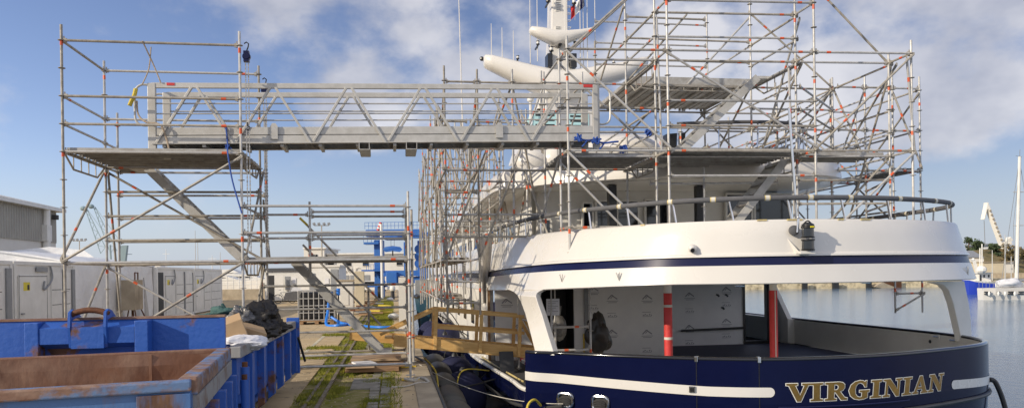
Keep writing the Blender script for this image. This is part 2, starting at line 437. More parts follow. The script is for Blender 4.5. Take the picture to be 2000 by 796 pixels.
T.bracket((XA, Y1, 4.32), (XA, Y2, 4.32)); T.bracket((XB, Y1, 4.32), (XB, Y2, 4.32)); T.bracket((XB, Y1, 2.32), (XB, Y2, 2.32)); T.bracket((XC, Y1, 2.32), (XC, Y2, 2.32))
T.deck(XA + .03, XB - .03, Y1 + .06, Y2 - .06, 4.36, 'x')
T.deck(XA + .03, XA + .75, Y2 + .06, Y3, 4.36, 'x', w=.33)
T.deck(XB + .03, XC - .03, Y1 + .06, Y2 - .06, 2.345, 'x')
T.brace((XA, Y1, 2.36), (XB, Y1, 4.24), off=(0, -.05, 0)); T.brace((XB, Y1, 2.28), (XA, Y1, .4), off=(0, -.05, 0))
T.brace((XA, Y2, 4.24), (XB, Y2, 2.4), off=(0, .05, 0)); T.brace((XA, Y2, 2.26), (XB, Y2, .4), off=(0, .05, 0))
T.brace((XA, Y1, 2.4), (XA, Y2, 4.2), off=(-.05, 0, 0)); T.brace((XA, Y2, 2.26), (XA, Y1, .4), off=(-.05, 0, 0))
T.brace((XA + .05, Y2, 4.2), (XA + .05, Y3, .5)); T.brace((XB + .06, Y1, .4), (XB + .06, Y2, 2.26)); T.brace((XB + .06, Y2, 4.2), (XB + .06, Y1, 2.4)); T.brace((XB + .06, Y2, 3.6), (XB + .06, Y3, 2.4))
# right bay
for z in (3.34, 2.84, 2.32, .32): T.ledger((XB, Y1, z), (XC, Y1, z), old=.1)
T.ledger((XB, Y2, 3.34), (-1.74, Y2, 3.34)); T.ledger((-1.74, Y2, 3.40), (XC, Y2, 3.40)); T.ledger((-1.74, Y2, 3.30), (XC, Y2, 3.30), tape=False)
T.ledger((XB, Y2, 2.84), (-1.74, Y2, 2.84)); T.ledger((-1.74, Y2, 2.90), (XC, Y2, 2.90)); T.ledger((-1.74, Y2, 2.82), (XC, Y2, 2.82), tape=False)
for z in (2.32, 1.82, 1.32, .82, .32): T.ledger((XB, Y2, z), (XC, Y2, z), old=.1)
T.ledger((XB, Y3, .32), (XC, Y3, .32)); T.ledger((XC, Y2, 1.32), (XC, Y3, 1.32), tape=False)
for z in (3.34, 2.84, 2.32): T.ledger((XB, Y1, z), (XB, Y2, z))
for z in (3.34, 2.84, 2.32, .32): T.ledger((XC, Y1, z), (XC, Y2, z)); T.ledger((XC, Y2, z), (XC, Y3, z), tape=False)
# flights
T.stair((-3.15, Y2 + .12, 2.38), (-5.05, Y2 + .12, 4.34), (0, 1, 0), .52, .35)
T.stair((-.28, Y2 + .12, .36), (-2.1, Y2 + .12, 2.34), (0, 1, 0), .52, .3)
for dz in (.46, 1.0):
    T.ledger((-2.0, Y3 - .04, 2.3 + dz), (-.25, Y3 - .04, .4 + dz), 'stair_handrail', heads=False, old=1)
m = MB(); m.tube((-1.96, Y2 + .1, 3.28), (-1.80, Y2 + .1, 3.12), .026, 8); m.build('rail_end_sleeve', 'ropeyellow', T.root)
m = MB(); m.tube((-.55, Y3 + .02, .32), (-.55, Y3 + .02, 1.75), .024, 8, 0); m.build('standard', ['galv2'], T.root, smooth=True)

# ------------------------------------------------------------------ truss gangway
GX0, GX1, GYN, GYF = -4.37, 4.12, 15.12, 15.86
SL = .0185
def gz(x, z): return z + SL * (x - GX0)
G = thing('truss_gangway', (0, 15.5, 4.5), 'long aluminium truss gangway bridging the gap between stair tower and yacht', 'gangway')
apex = [-3.61 + .708 * 2 * k for k in range(6)]
for y, nm in ((GYN, 0), (GYF, 1)):
    x0, x1 = GX0 + nm * .06, GX1 - nm * .05
    m = MB(); m.bar((x0, y, gz(x0, 5.60)), (x1, y, gz(x1, 5.60)), .06, .10); m.build('top_chord', 'alu', G, bevel=.008)
    m = MB()
    m.bar((x0, y - .004, gz(x0, 4.745)), (x1, y - .004, gz(x1, 4.745)), .05, .145)
    m.bar((x0, y - .008, gz(x0, 4.58)), (x1, y - .008, gz(x1, 4.58)), .06, .15)
    m.bar((x0, y - .02, gz(x0, 4.508)), (x1, y - .02, gz(x1, 4.508)), .1, .014)
    m.build('bottom_chord', 'alu', G, bevel=.004)
    m = MB(); m.bar((x0, y, gz(x0, 4.664)), (x1, y, gz(x1, 4.664)), .03, .03); m.build('drain_slot', 'alud', G)
    for z in (5.08, 5.27) if nm == 0 else (5.10, 5.28):
        m = MB(); m.tube((x0, y + .02, gz(x0, z)), (x1, y + .02, gz(x1, z)), .014, 7); m.build('mid_rail', 'alu', G)
    for a in apex:
        for sg in (-1, 1):
            if a + sg * .70 > GX1: continue
            m = MB(); m.bar((a + sg * .05, y - .035, gz(a, 5.56)), (a + sg * .68, y - .035, gz(a, 4.52)), .045, .06, (0, 1, 0)); m.build('truss_diagonal', 'alu', G, bevel=.005)
    for x in (x0, x1):
        m = MB(); m.bar((x, y, gz(x, 4.34)), (x, y, gz(x, 5.64)), .08, .14, (1, 0, 0)); m.build('end_post', 'alu', G, bevel=.008)
    sg = -1
    for x, sg in ((x0, -1), (x1, 1)):
        m = MB(); z1, z0 = gz(x, 5.60), gz(x, 4.86)
        m.path(crom([(x, y, z1), (x + sg * .18, y, z1 + .01), (x + sg * .29, y, z1 - .1), (x + sg * .30, y, z1 - .35), (x + sg * .29, y, z0 + .1), (x + sg * .18, y, z0), (x, y, z0)], 5), .02, 7)
        m.build('grab_loop', 'alu', G, smooth=True)
m = MB()
x = GX0 + .1
while x < GX1 - .1:
    m.box(x, x + .31, GYN + .05, GYF - .05, gz(x, 4.60), gz(x, 4.635)); x += .325
m.build('walkway', 'alud', G)
x = GX0 + .2
while x < GX1: m = MB(); m.bar((x, GYN, gz(x, 4.5)), (x, GYF, gz(x, 4.5)), .06, .10); x += .708; m.build('cross_beam', 'alu', G)
for a, b in ((-.60, -.41), (.30, .50)):
    m = MB()
    for z in (4.37, 4.505): m.box(a, b, GYN - .1, GYF + .1, gz(a, z) - .006, gz(a, z) + .006)
    for q in (a, b): m.box(q - .006, q + .006, GYN - .1, GYF + .1, gz(a, 4.376), gz(a, 4.499))
    m.build('lifting_pocket', 'alu', G)
for a in (-2.18, 2.13):
    m = MB(); m.prism([(a - .07, 0, gz(a, 4.58)), (a + .07, 0, gz(a, 4.58)), (a + .07, 0, gz(a, 4.82)), (a + .03, 0, gz(a, 4.88)), (a - .03, 0, gz(a, 4.88)), (a - .07, 0, gz(a, 4.82))], (0, -.04, 0))
    for i in range(len(m.v)): m.v[i].y += GYN - .04
    m.build('stanchion_socket', 'alu', G)
m = MB(); m.bar((-4.1, GYN - .033, gz(-4, 5.62)), (-3.96, GYN - .033, gz(-4, 5.62)), .01, .05); m.build('red_marker', 'red', G)
m = MB(); m.bar((3.86, GYN - .033, gz(4, 5.62)), (4.05, GYN - .033, gz(4, 5.62)), .01, .06); m.build('red_marker', 'red', G)

# chain hoists hung at the right hand poles of the tower
def hoist(x, y, z, zb, label):
    t = thing('chain_hoist', (x, y, z), label, 'hoist', 'chain hoists carrying the gangway')
    m = MB(); m.lathe((x, y - .06, z), [(.0, 0), (.055, .0), (.075, .03), (.075, .09), (.055, .12), (0, .12)], 12, 0, (0, 1, 0)); m.box(x - .05, x + .05, y - .05, y + .05, z - .1, z + .1); m.build('body', 'navystripe', t)
    m = MB(); m.path([(x - .04, y, z + .24), (x, y, z + .27), (x + .04, y, z + .24), (x + .03, y, z + .18), (x, y, z + .1)], .012, 6); m.build('top_hook', 'black', t)
    for dx in (-.02, .03):
        m = MB(); zz = z - .1; k = 0
        while zz > zb:
            if k % 2: m.box(x + dx - .011, x + dx + .011, y - .004, y + .004, zz - .045, zz)
            else: m.box(x + dx - .004, x + dx + .004, y - .011, y + .011, zz - .045, zz)
            zz -= .036; k += 1
        m.build('chain', 'galv', t)
    m = MB(); m.path([(x, y, 4.9), (x, y, 4.84), (x + .04, y, 4.8), (x + .02, y, 4.75), (x - .03, y, 4.77)], .013, 6); m.build('bottom_hook', 'black', t)
hoist(XB + .12, Y1 + .02, 6.12, 2.5, 'blue chain hoist hung high on the near pole in front of the gangway')
hoist(XB + .13, Y2 - .1, 5.95, 2.6, 'blue chain hoist hung on the rear pole behind the gangway')

def one(name, mb, mats, label, cat, group=None, **k):
    return tag(mb.build(name, mats, None, **k), label, cat, group)
m = MB(); m.path(crom([(-3.05, GYN - .07, 4.86), (-3.02, GYN - .09, 4.5), (-2.97, Y1 - .08, 4.3), (-2.9, Y1 - .06, 3.8), (-2.74, Y1 - .07, 3.2)], 6), .016, 6)
for k in range(6): m.bar((-3.02 + .05 * math.cos(k), GYN - .1, 4.45 + .05 * math.sin(k * 2)), (-2.98 + .06 * math.cos(k * 2.1), GYN - .13, 4.38 + .07 * math.sin(k)), .03, .008)
one('lashing_strap', m, 'bluestrap', 'blue lashing strap tied from the gangway side down to the tower pole', 'strap')
m = MB(); m.path(crom([(-4.36, GYN - .05, 6.3), (-4.40, GYN - .06, 5.9), (-4.52, GYN - .06, 5.6)], 6), .012, 6)
m.path(crom([(-4.44, Y1 - .03, 6.34), (-4.33, GYN - .06, 6.0), (-4.20, GYN - .05, 5.65)], 6), .014, 6)
m.path(crom([(-4.62, GYN - .05, 5.3), (-4.60, GYN - .05, 5.05), (-4.45, GYN - .1, 4.9), (-4.2, GYN - .12, 4.85), (-4.1, GYN - .1, 4.6), (-4.05, GYN - .1, 4.36)], 6), .018, 6)
one('hanging_rope', m, 'ropebeige', 'grey rope slung from the tower top rail to the gangway end', 'rope')
m = MB(); m.path(crom([(-4.64, GYN - .04, 5.52), (-4.66, GYN - .06, 5.4), (-4.7, GYN - .08, 5.3), (-4.74, GYN - .08, 5.2)], 6), .04, 8)
one('rope_bundle', m, 'ropeyellow', 'yellow striped rope bundle wound round the gangway grab loop', 'rope')
# ------------------------------------------------------------------ the yacht
YT = thing('motor_yacht', (7.3, 30, -1.7), 'large white and navy motor yacht berthed stern towards the viewer, caged in scaffolding', 'yacht')
def part(name, mb, mats, parent=None, **k): return mb.build(name, mats, parent or YT, **k)
Zv = Vector((0, 0, 1))
CAP = [(7.3, 64), (3.2, 56), (2.05, 42), (2.03, 30), (2.12, 21.4), (2.28, 18.2), (2.42, 16), (2.5, 14.6), (3.08, 14.13), (3.8, 13.5), (4.69, 12.82), (5.4, 12.4), (6.06, 12.13), (6.88, 12.0),
       (7.9, 12.05), (8.9, 12.26), (10.3, 12.78), (11.3, 13.3), (11.95, 14.0), (12.3, 15.0), (12.4, 16.2), (12.38, 18), (12.3, 22), (12.5, 40), (11.4, 56), (7.3, 64)]
NS = 8
CUR = crom(CAP, NS); I0 = 7 * NS; I1 = 23 * NS                     # I0: after edge of the side gate, port
def off(cur, d):
    """offset a plan curve outward by d (curve runs port -> stern -> starboard)"""
    o = []
    for i, p in enumerate(cur):
        t = cur[min(i + 1, len(cur) - 1)] - cur[max(i - 1, 0)]
        n = Vector((t.y, -t.x, 0)); n = n.normalized() if n.length > 1e-9 else Vector((0, -1, 0))
        o.append(p + n * d)
    return o
def lift(cur, z): return [Vector((p.x, p.y, z(p) if callable(z) else z)) for p in cur]
ZC, ZD = .48, -.25
m = MB()
lv = [(-2.6, -.9), (-1.9, -.3), (-1.3, -.10), (-.8, -.03), (ZD, 0)]
m.loft([lift(off(CUR, d), z) for z, d in lv])
part('hull', m, 'navy', smooth=True)
bw = CUR[I0:I1]
m = MB(); m.loft([lift(bw, ZD), lift(bw, .0), lift(bw, ZC)]); inn = off(bw, -.13)
m.loft([lift(inn, ZC), lift(inn, ZD)], 1)
m.loft([lift(bw, ZC), lift(inn, ZC)], 0)
m.quad((*bw[0].xy, ZD), (*bw[0].xy, ZC), (*inn[0].xy, ZC), (*inn[0].xy, ZD), 0)
part('bulwark', m, ['navy', 'grey'], smooth=True, fix=False)
m = MB(); mid = off(bw, -.055)
m.path(lift(mid, ZC + .02), .062, 10)
for i in range(len(m.v)): m.v[i].z = ZC + .02 + (m.v[i].z - ZC - .02) * .62
part('cap_rail', m, 'blackcap', smooth=60)
# hull length table for placing things round the stern
LEN = [0.]
for a, b in zip(CUR[I0:], CUR[I0 + 1:]): LEN.append(LEN[-1] + (b - a).length)
def hull(s):
    i = 0
    while i < len(LEN) - 2 and LEN[i + 1] < s: i += 1
    a, b = CUR[I0 + i], CUR[I0 + i + 1]; t = (s - LEN[i]) / (LEN[i + 1] - LEN[i]); p = a.lerp(b, t); d = (b - a).normalized()
    return p, Vector((d.y, -d.x, 0)), d
def hull_px(x, z=0.):
    """distance round the stern at which the picture column x meets the hull at height z"""
    best = (1e9, 0); s = 0
    while s < LEN[-1] - .1:
        p, n, d = hull(s); q = p + Zv * (z - EYE); u = CX + FX * q.dot(IR) / q.dot(FWD)
        if abs(u - x) < best[0] and n.dot(Vector((p.x, p.y, 0))) < 0: best = (abs(u - x), s)
        s += .01
    return best[1]
def on(s, z, o=.012): p, n, d = hull(s); return Vector((p.x, p.y, z)) + n * o
def zstripe(x):
    T_ = [(2.4, .055), (5.3, -.045), (6.4, -.045), (10.2, -.15), (12.4, -.26)]
    for a, b in zip(T_, T_[1:]):
        if x <= b[0]: return a[1] + (b[1] - a[1]) * max(0, (x - a[0])) / (b[0] - a[0])
    return T_[-1][1]
def stripe(s0, s1, r0=False, r1=False, hh=.082):
    m = MB(); N = 60; top = []; bot = []
    ss = [s0 + (s1 - s0) * k / N for k in range(N + 1)]
    if r0: ss = [s0 + hh * (1 - math.cos(k * math.pi / 16)) for k in range(8)] + [q for q in ss if q > s0 + hh]
    if r1: ss = [q for q in ss if q < s1 - hh] + [s1 - hh * (1 - math.cos(k * math.pi / 16)) for k in range(8)][::-1]
    for s in ss:
        h = hh
        if r0 and s < s0 + hh: h = math.sqrt(max(0, hh * hh - (s0 + hh - s) ** 2))
        if r1 and s > s1 - hh: h = math.sqrt(max(0, hh * hh - (s - s1 + hh) ** 2))
        p, n, d = hull(s); zc = zstripe(p.x)
        top.append(on(s, zc + h, .008)); bot.append(on(s, zc - h, .008))
    m.loft([bot, top]); return m
part('white_stripe', stripe(.0, hull_px(1513), r1=True), 'white', smooth=True)
part('white_stripe', stripe(hull_px(1858), hull_px(1858) + 9, r0=True), 'white', smooth=True)
# the name in gilt serif capitals
GL = {
 'V': (1.08, [[(0, 1), (.5, 1), (.5, .9), (.39, .88), (.61, .34), (.82, .88), (.71, .9), (.71, 1), (1.1, 1), (1.1, .9), (.99, .88), (.64, 0), (.47, 0), (.12, .88), (0, .9)]]),
 'I': (.68, [[(0, 1), (.58, 1), (.58, .9), (.44, .88), (.44, .12), (.58, .1), (.58, 0), (0, 0), (0, .1), (.14, .12), (.14, .88), (0, .9)]]),
 'R': (1.13, [[(0, 1), (.7, 1), (.86, .96), (.96, .85), (.96, .67), (.87, .54), (.73, .48), (.96, .14), (1.1, .1), (1.1, 0), (.8, 0), (.5, .45), (.44, .45), (.44, .12), (.56, .1), (.56, 0), (0, 0), (0, .1), (.14, .12), (.14, .88), (0, .9)],
              [(.44, .87), (.56, .87), (.65, .79), (.65, .65), (.57, .57), (.44, .57)]]),
 'G': (1.2, [[(.96, 1), (.96, .66), (.87, .66), (.78, .82), (.64, .9), (.49, .86), (.39, .72), (.36, .5), (.39, .28), (.49, .14), (.63, .09), (.73, .12), (.73, .36), (.6, .38), (.6, .48), (1.13, .48), (1.13, .38), (1.03, .36), (1.03, .06), (.83, -.01), (.6, -.03), (.34, .03), (.14, .2), (.04, .5), (.14, .8), (.34, .97), (.6, 1.03), (.76, 1.0), (.87, .93), (.9, 1)]]),
 'N': (1.2, [[(0, 1), (.38, 1), (.86, .4), (.86, .88), (.74, .9), (.74, 1), (1.12, 1), (1.12, .9), (.99, .88), (.99, 0), (.8, 0), (.27, .7), (.27, .12), (.4, .1), (.4, 0), (0, 0), (0, .1), (.14, .12), (.14, .88), (0, .9)]]),
 'A': (1.14, [[(.43, 1), (.62, 1), (.98, .12), (1.1, .1), (1.1, 0), (.6, 0), (.6, .1), (.7, .12), (.65, .26), (.34, .26), (.29, .12), (.4, .1), (.4, 0), (0, 0), (0, .1), (.12, .12)], [(.38, .37), (.61, .37), (.5, .69)]]),
}
def grow(loop, g, hole=False):
    n = len(loop); out = []
    ar = sum(loop[i][0] * loop[(i + 1) % n][1] - loop[(i + 1) % n][0] * loop[i][1] for i in range(n)); sg = 1 if ar > 0 else -1
    for i in range(n):
        p = Vector(loop[i - 1]); q = Vector(loop[i]); r = Vector(loop[(i + 1) % n])
        a = (q - p).normalized(); b = (r - q).normalized()
        na = Vector((a.y, -a.x)) * sg; nb = Vector((b.y, -b.x)) * sg; v = na + nb
        v = v / max(.55, v.length_squared / 2) if v.length > 1e-6 else na
        if v.length > 1.6: v = v.normalized() * 1.6
        out.append(q + v * (-g if hole else g))
    return [(p.x, p.y) for p in out]
def glyph(m, loops, f, mi):
    pts = []; L3 = []
    for l in loops: L3.append([Vector((x, y, 0)) for x, y in l]); pts += L3[-1]
    t = tessellate_polygon(L3); m.add([f(p.x, p.y) for p in pts], [tuple(q) for q in t], mi)
NM = thing('lettering', (8, 12, 0), None, None); NM.parent = YT; NM.location = Vector((8, 12, 0)) - YT.location; NM.name = 'ship_name'
s0, s1 = hull_px(1535, .1), hull_px(1838, -.1)
tot = sum(GL[c][0] for c in 'VIRGINIAN') - .1; sx = (s1 - s0) / tot; u0 = 0
for ch in 'VIRGINIAN':
    w, loops = GL[ch]; m = MB(); ui = u0
    def f(x, y, o):
        s = s0 + (ui + x) * sx
        return on(s + (ui / tot) * .075 * y, -.205 + .305 * y - .012 * (ui / tot), o)
    glyph(m, [grow(l, .034, k > 0) for k, l in enumerate(loops)], lambda x, y: f(x, y, .010), 1)
    glyph(m, loops, lambda x, y: f(x, y, .014), 0)
    m.build('letter', ['gold', 'outline'], NM)
    u0 += w
# gate seams, cleat and fairleads in the stern
for x in (1360, 1483):
    s = hull_px(x, .1); m = MB(); m.obox(on(s, 0, .002), hull(s)[2] * .006, hull(s)[1] * .003, Zv * .46); part('gate_seam', m, 'black')
    m = MB(); m.obox(on(s, ZC + .02, -.04), hull(s)[2] * .03, hull(s)[1] * .07, Zv * .05); part('rail_joint', m, 'chrome', bevel=.01)
s = hull_px(1352, 0); m = MB(); p, n, d = hull(s); m.obox(on(s, -.02, .02), d * .055, n * .015, Zv * .055); m.obox(on(s, -.02, .04), d * .035, n * .012, Zv * .035, 1); part('boarding_cleat', m, ['chrome', 'black'], bevel=.006)
for x, y in ((1105, 780), (1173, 786)):
    s = hull_px(x, -.3); p, n, d = hull(s); z = atY(x, y, p.y).z; m = MB(); g = MB()
    ring = []
    for k in range(28):
        t = 2 * math.pi * k / 28; ct, st = math.cos(t), math.sin(t)
        ring.append(on(s, z, .02) + d * (.15 * (abs(ct) ** .55) * (1 if ct > 0 else -1)) + Zv * (.125 * (abs(st) ** .55) * (1 if st > 0 else -1)))
    m.path(ring, .032, 8, closed=True); fl = part('fairlead', m, 'chrome', smooth=True)
    g.flat([q - n * .012 for q in ring]); g.build('opening', 'darkint', fl)
    r_ = MB()
    for k in range(4):
        a = on(s, z - .1 + .04 * k, .022); r_.path(crom([a - d * .12, a + Zv * .03 + n * .03, a + d * .1 - Zv * .02], 5), .022, 6)
    r_.build('mooring_rope', 'ropedark', fl)
m = MB(); ss = [hull_px(1520, -.35) + k * .1 for k in range(27)]
m.path([on(q, -.30 - .01 * k / 27, .012) for k, q in enumerate(ss)], .016, 6); part('platform_groove', m, 'navystripe', smooth=True)
m = MB(); ss = [hull_px(1935, -.3) - 3.3 + k * .12 for k in range(50)]
m.path([on(q, -.47, .01) for k, q in enumerate(ss)], .04, 8); part('rubbing_strake', m, 'rubber', smooth=True)
m = MB(); q = on(ss[30], -.33, .04); m.path(crom([q + Zv * .05, q + Vector((.1, -.02, .0)), q + Vector((.22, -.05, -.3)), q + Vector((.3, -.1, -.7))], 5), .05, 8); part('bumper_arm', m, 'rubber', smooth=True)

# main deck and its matting
m = MB(); dk = off(CUR[3 * NS:I1 - NS], -.02); m.flat(lift(dk, ZD + .004)); part('main_deck', m, 'white2')
m = MB(); m.flat([(4.2, 17.6, ZD + .01), (12, 17.6, ZD + .01), (12, 22.3, ZD + .01), (4, 22.3, ZD + .01)]); part('deck_mat', m, 'navymat')
m = MB(); m.flat([(2.2, 20.6, ZD + .012), (2.36, 18.2, ZD + .012), (2.50, 16, ZD + .012), (2.6, 14.9, ZD + .012), (3.2, 14.9, ZD + .012), (3.2, 19.78, ZD + .012), (2.5, 20.0, ZD + .012)]); part('grip_mat', m, 'grip')
m = MB(); e = off(CUR[4 * NS:I0 + 1], -.03); m.path(lift(e, ZD + .02), .045, 7); part('deck_edge', m, 'white2', smooth=True)
m = MB(); m.path([(2.36, 20.7, ZD + .03), (2.46, 18.3, ZD + .03), (2.64, 15.7, ZD + .03)], .02, 6); m.path([(2.66, 15.02, ZD + .03), (3.4, 15.0, ZD + .03)], .02, 6); part('mat_edge_tape', m, 'yellowp')
m = MB()
for k in range(9): m.box(3.22, 3.32, 19.4 - .5 * k, 19.88 - .5 * k, ZD + .014, ZD + .07, k % 2)
part('red_white_kerb', m, ['red', 'wtape'])
m = MB(); m.obox((2.55, 17.4, ZD + .22), (.16, -.02, 0), (0, .03, .0), (0, .1, .26)); part('mud_flap', m, 'rubber')

# overhang: fascia, stripe and upper bulwark
TB = [((2.8, 52), (2.42, 52)), ((2.75, 30), (2.42, 30)), ((2.77, 22), (2.42, 22)), ((2.9, 18.1), (2.5, 18)), ((3.4, 15.46), (2.85, 15.1)), ((4.05, 14.15), (3.6, 13.8)), ((4.8, 13.1), (4.5, 12.95)), ((5.6, 12.55), (5.45, 12.4)),
      ((6.5, 12.25), (6.45, 12.06)), ((7.8, 12.2), (7.8, 12.0)), ((9.1, 12.45), (9.15, 12.22)), ((10.3, 13.0), (10.45, 12.74)), ((11.1, 13.75), (11.25, 13.4)), ((11.5, 14.8), (11.78, 14.4)), ((11.6, 16), (11.92, 16)), ((11.7, 20), (11.95, 22)), ((11.7, 52), (11.95, 52))]
TC = crom([a for a, b in TB], NS); BC = crom([b for a, b in TB], NS)
def drop(p): return .19 * min(1, max(0, (p.y - 12.9) / 9)) if p.x < 7 else 0
def dropb(p): return (.10 * min(1, max(0, (p.y - 12.7) / 2.4)) + .09 * min(1, max(0, (p.y - 15.2) / 5))) if p.x < 7 else 0
def band(z0, o=0., zabs=False):
    t = (z0 - 1.77) / 1.10
    c = [b.lerp(a, t) for a, b in zip(TC, BC)]; c = off(c, o) if o else c
    return [Vector((p.x, p.y, z0 - (drop(p) if 1.9 < z0 < 2.5 else dropb(p) if z0 < 1.9 else 0))) for p in c]
m = MB(); m.loft([band(1.77, -.03), band(1.785, 0), band(2.09)]); m.loft([band(1.77, -.03), band(1.80, -.25)]); part('fascia', m, 'white', smooth=True)
m = MB(); m.loft([band(2.09), band(2.092, -.012), band(2.235, -.012), band(2.237, .0)]); part('navy_stripe', m, 'navystripe', smooth=True)
m = MB(); m.loft([band(2.237), band(2.24, .03), band(2.275, .03), band(2.30, .0)]); part('rubbing_ledge', m, 'white', smooth=30)
m = MB(); m.loft([band(2.30), band(2.6), band(2.83), band(2.865, -.02), band(2.87, -.05), band(2.87, -.14)]); m.loft([band(2.87, -.14), [Vector((p.x, p.y, 2.0)) for p in band(2.7, -.16)]]); part('upper_bulwark', m, 'white', smooth=40)
cut = [p for p in BC if p.y < 24]
m = MB(); m.flat(lift(off(cut, -.1), 1.79), flip=True); part('deck_ceiling', m, 'soffit')
m = MB(); m.flat(lift(off([p for p in TC], -.05), 2.02)); part('upper_deck', m, 'white2')
# strips of masking tape left along the top edge
for x, L_ in ((970, .3), (995, .22), (1040, .14), (1262, .1), (1485, .18), (1555, .3), (1640, .12), (1690, .22)):
    b_ = None
    for a, b in zip(band(2.87), band(2.87)[1:]):
        q = a - Vector((0, 0, EYE)); u = CX + FX * q.dot(IR) / q.dot(FWD); dd = (b - a)
        if dd.length > 1e-6 and Vector((dd.y, -dd.x, 0)).dot(Vector((a.x, a.y, 0))) < 0 and (b_ is None or abs(u - x) < b_[0]): b_ = (abs(u - x), a, dd.normalized())
    p, d = b_[1], b_[2]; n = Vector((d.y, -d.x, 0)); m = MB(); m.obox(p - Zv * .012 + n * .001, d * L_ * .45, n * .012, Zv * .012); part('masking_tape', m, 'yellowp')
# soffit lights
for x, y in ((1445, 557), (1690, 551)):
    p = atZ(x, y, 1.79); p = p if p.y < 24 else Vector((8, 13, 1.79)); m = MB(); m.lathe((p.x, min(p.y, 13.4), 1.775), [(0, 0), (.07, 0), (.08, .014)], 12); part('ceiling_light', m, 'chrome')
# fairlead emblems and fittings on the fascia
def band_pt(x, z):
    c = band(z); best = None
    for a, b in zip(c, c[1:]):
        if (b - a).length < 1e-6: continue
        q = a - Vector((0, 0, EYE)); u = CX + FX * q.dot(IR) / q.dot(FWD); n = Vector(((b - a).y, -(b - a).x, 0)).normalized()
        if n.dot(Vector((a.x, a.y, 0))) < 0 and (best is None or abs(u - x) < best[0]): best = (abs(u - x), a.lerp(b, .5), n, (b - a).normalized())
    return best[1:]
for x in (1089, 1195, 1885):
    p, n, d = band_pt(x, 1.94); d.z = 0; p = p + n * .02; m = MB()
    m.bar(p - d * .045 + Zv * .075, p + d * .02 - Zv * .08, .012, .014, n); m.bar(p + d * .03 + Zv * .08, p + d * .022 - Zv * .08, .012, .018, n)
    part('chrome_emblem', m, 'chrome')
# dome camera
p, n, d = band_pt(1352, 2.40); m = MB(); m.lathe(p, [(.075, -.01), (.075, .05), (.065, .09)], 14, 0, n); m.ball(p + n * .09, .068, 14, 0); m.lathe(p + n * .13 - Zv * .03 + d * .02, [(.04, 0), (.036, .03), (0, .03)], 12, 1, n - Zv * .6); part('dome_camera', m, ['white', 'black'], smooth=True)
# double stern light on its bracket
p, n, d = band_pt(1560, 2.5); d.z = 0
lt = MB(); c = p + n * .19
lt.prism([c - n * .2 - d * .09 + Zv * -.235, c - n * .2 + d * .09 + Zv * -.235, c + n * .06 + d * .13 - Zv * .235, c + n * .06 - d * .13 - Zv * .235], (0, 0, .05)); lt.prism([c - n * .2 - d * .14 - Zv * .23, c - n * .2 - d * .24 + Zv * .04, c - n * .02 - d * .1 - Zv * .22], d * .01)
ob = part('light_bracket', lt, 'white2', bevel=.01)
m = MB(); z = -.18
for a in (0, .21): m.lathe(c + d * .03 + Zv * (z + a), [(.0, 0), (.105, 0), (.112, .02), (.10, .03), (.098, .16), (.112, .17), (.112, .195), (.0, .2)], 16, 0, mis=[0, 0, 0, 1, 0, 0, 0])
m.lathe(c + d * .03 + Zv * .23, [(.11, 0), (.10, .03), (.05, .06), (0, .065)], 16); m.box(*sum([[q - .03, q + .03] for q in (c + d * .05 + n * .1).xy], []), c.z + .2, c.z + .225, 2)
m.path(crom([c - d * .05 + Zv * .26, c + d * .03 + Zv * .32, c + d * .1 + Zv * .26], 4), .012, 6)
part('stern_light', m, ['black', 'glass', 'sticker'], smooth=40)
m = MB(); m.lathe(p - d * .14 + Zv * .17 + n * .01, [(0, .0), (.085, .0), (.085, .05), (.04, .07), (0, .07)], 14, 0, n); m.tube(p - d * .11 + n * .1 + Zv * .13, p - d * .09 + n * .1 + Zv * .36, .024, 10, 1); m.lathe(p - d * .09 + n * .1 + Zv * .36, [(.024, 0), (.045, .015), (.04, .035), (0, .04)], 12, 1)
part('flagstaff_socket', m, ['foam', 'chrome'], smooth=True)

# padded handrail round the upper deck
RC = off(TC, -.07); RC = [p for p in RC if p.y < 21.8]
rl = lift(RC, 3.24); m = MB(); m.path(rl, .047, 10); HR = part('handrail', m, 'foam', smooth=True)
acc = 0; nxt = .5; ns = .9; st = []
for a, b in zip(rl, rl[1:]):
    L_ = (b - a).length; d = (b - a).normalized()
    while acc + L_ > nxt:
        c = a + d * (nxt - acc); m = MB(); m.tube(c - d * .03, c + d * .03, .0495, 10, 0, cap=False); m.tube(c - d * .05, c - d * .03, .049, 10, 1, cap=False); m.tube(c + d * .03, c + d * .045, .049, 10, 1, cap=False); m.build('rail_tape', ['wtape', 'yellowp'], HR); nxt += R.choice((.75, 1.1, .9))
    while acc + L_ > ns:
        c = a + d * (ns - acc); n = Vector((d.y, -d.x, 0)); g = MB(); g.tube((c.x + n.x * .01 + d.x * .06, c.y + n.y * .01 + d.y * .06, 2.86), c - Zv * .04, .019, 8); part('stanchion', g, 'chrome', smooth=True); ns += .98
    acc += L_

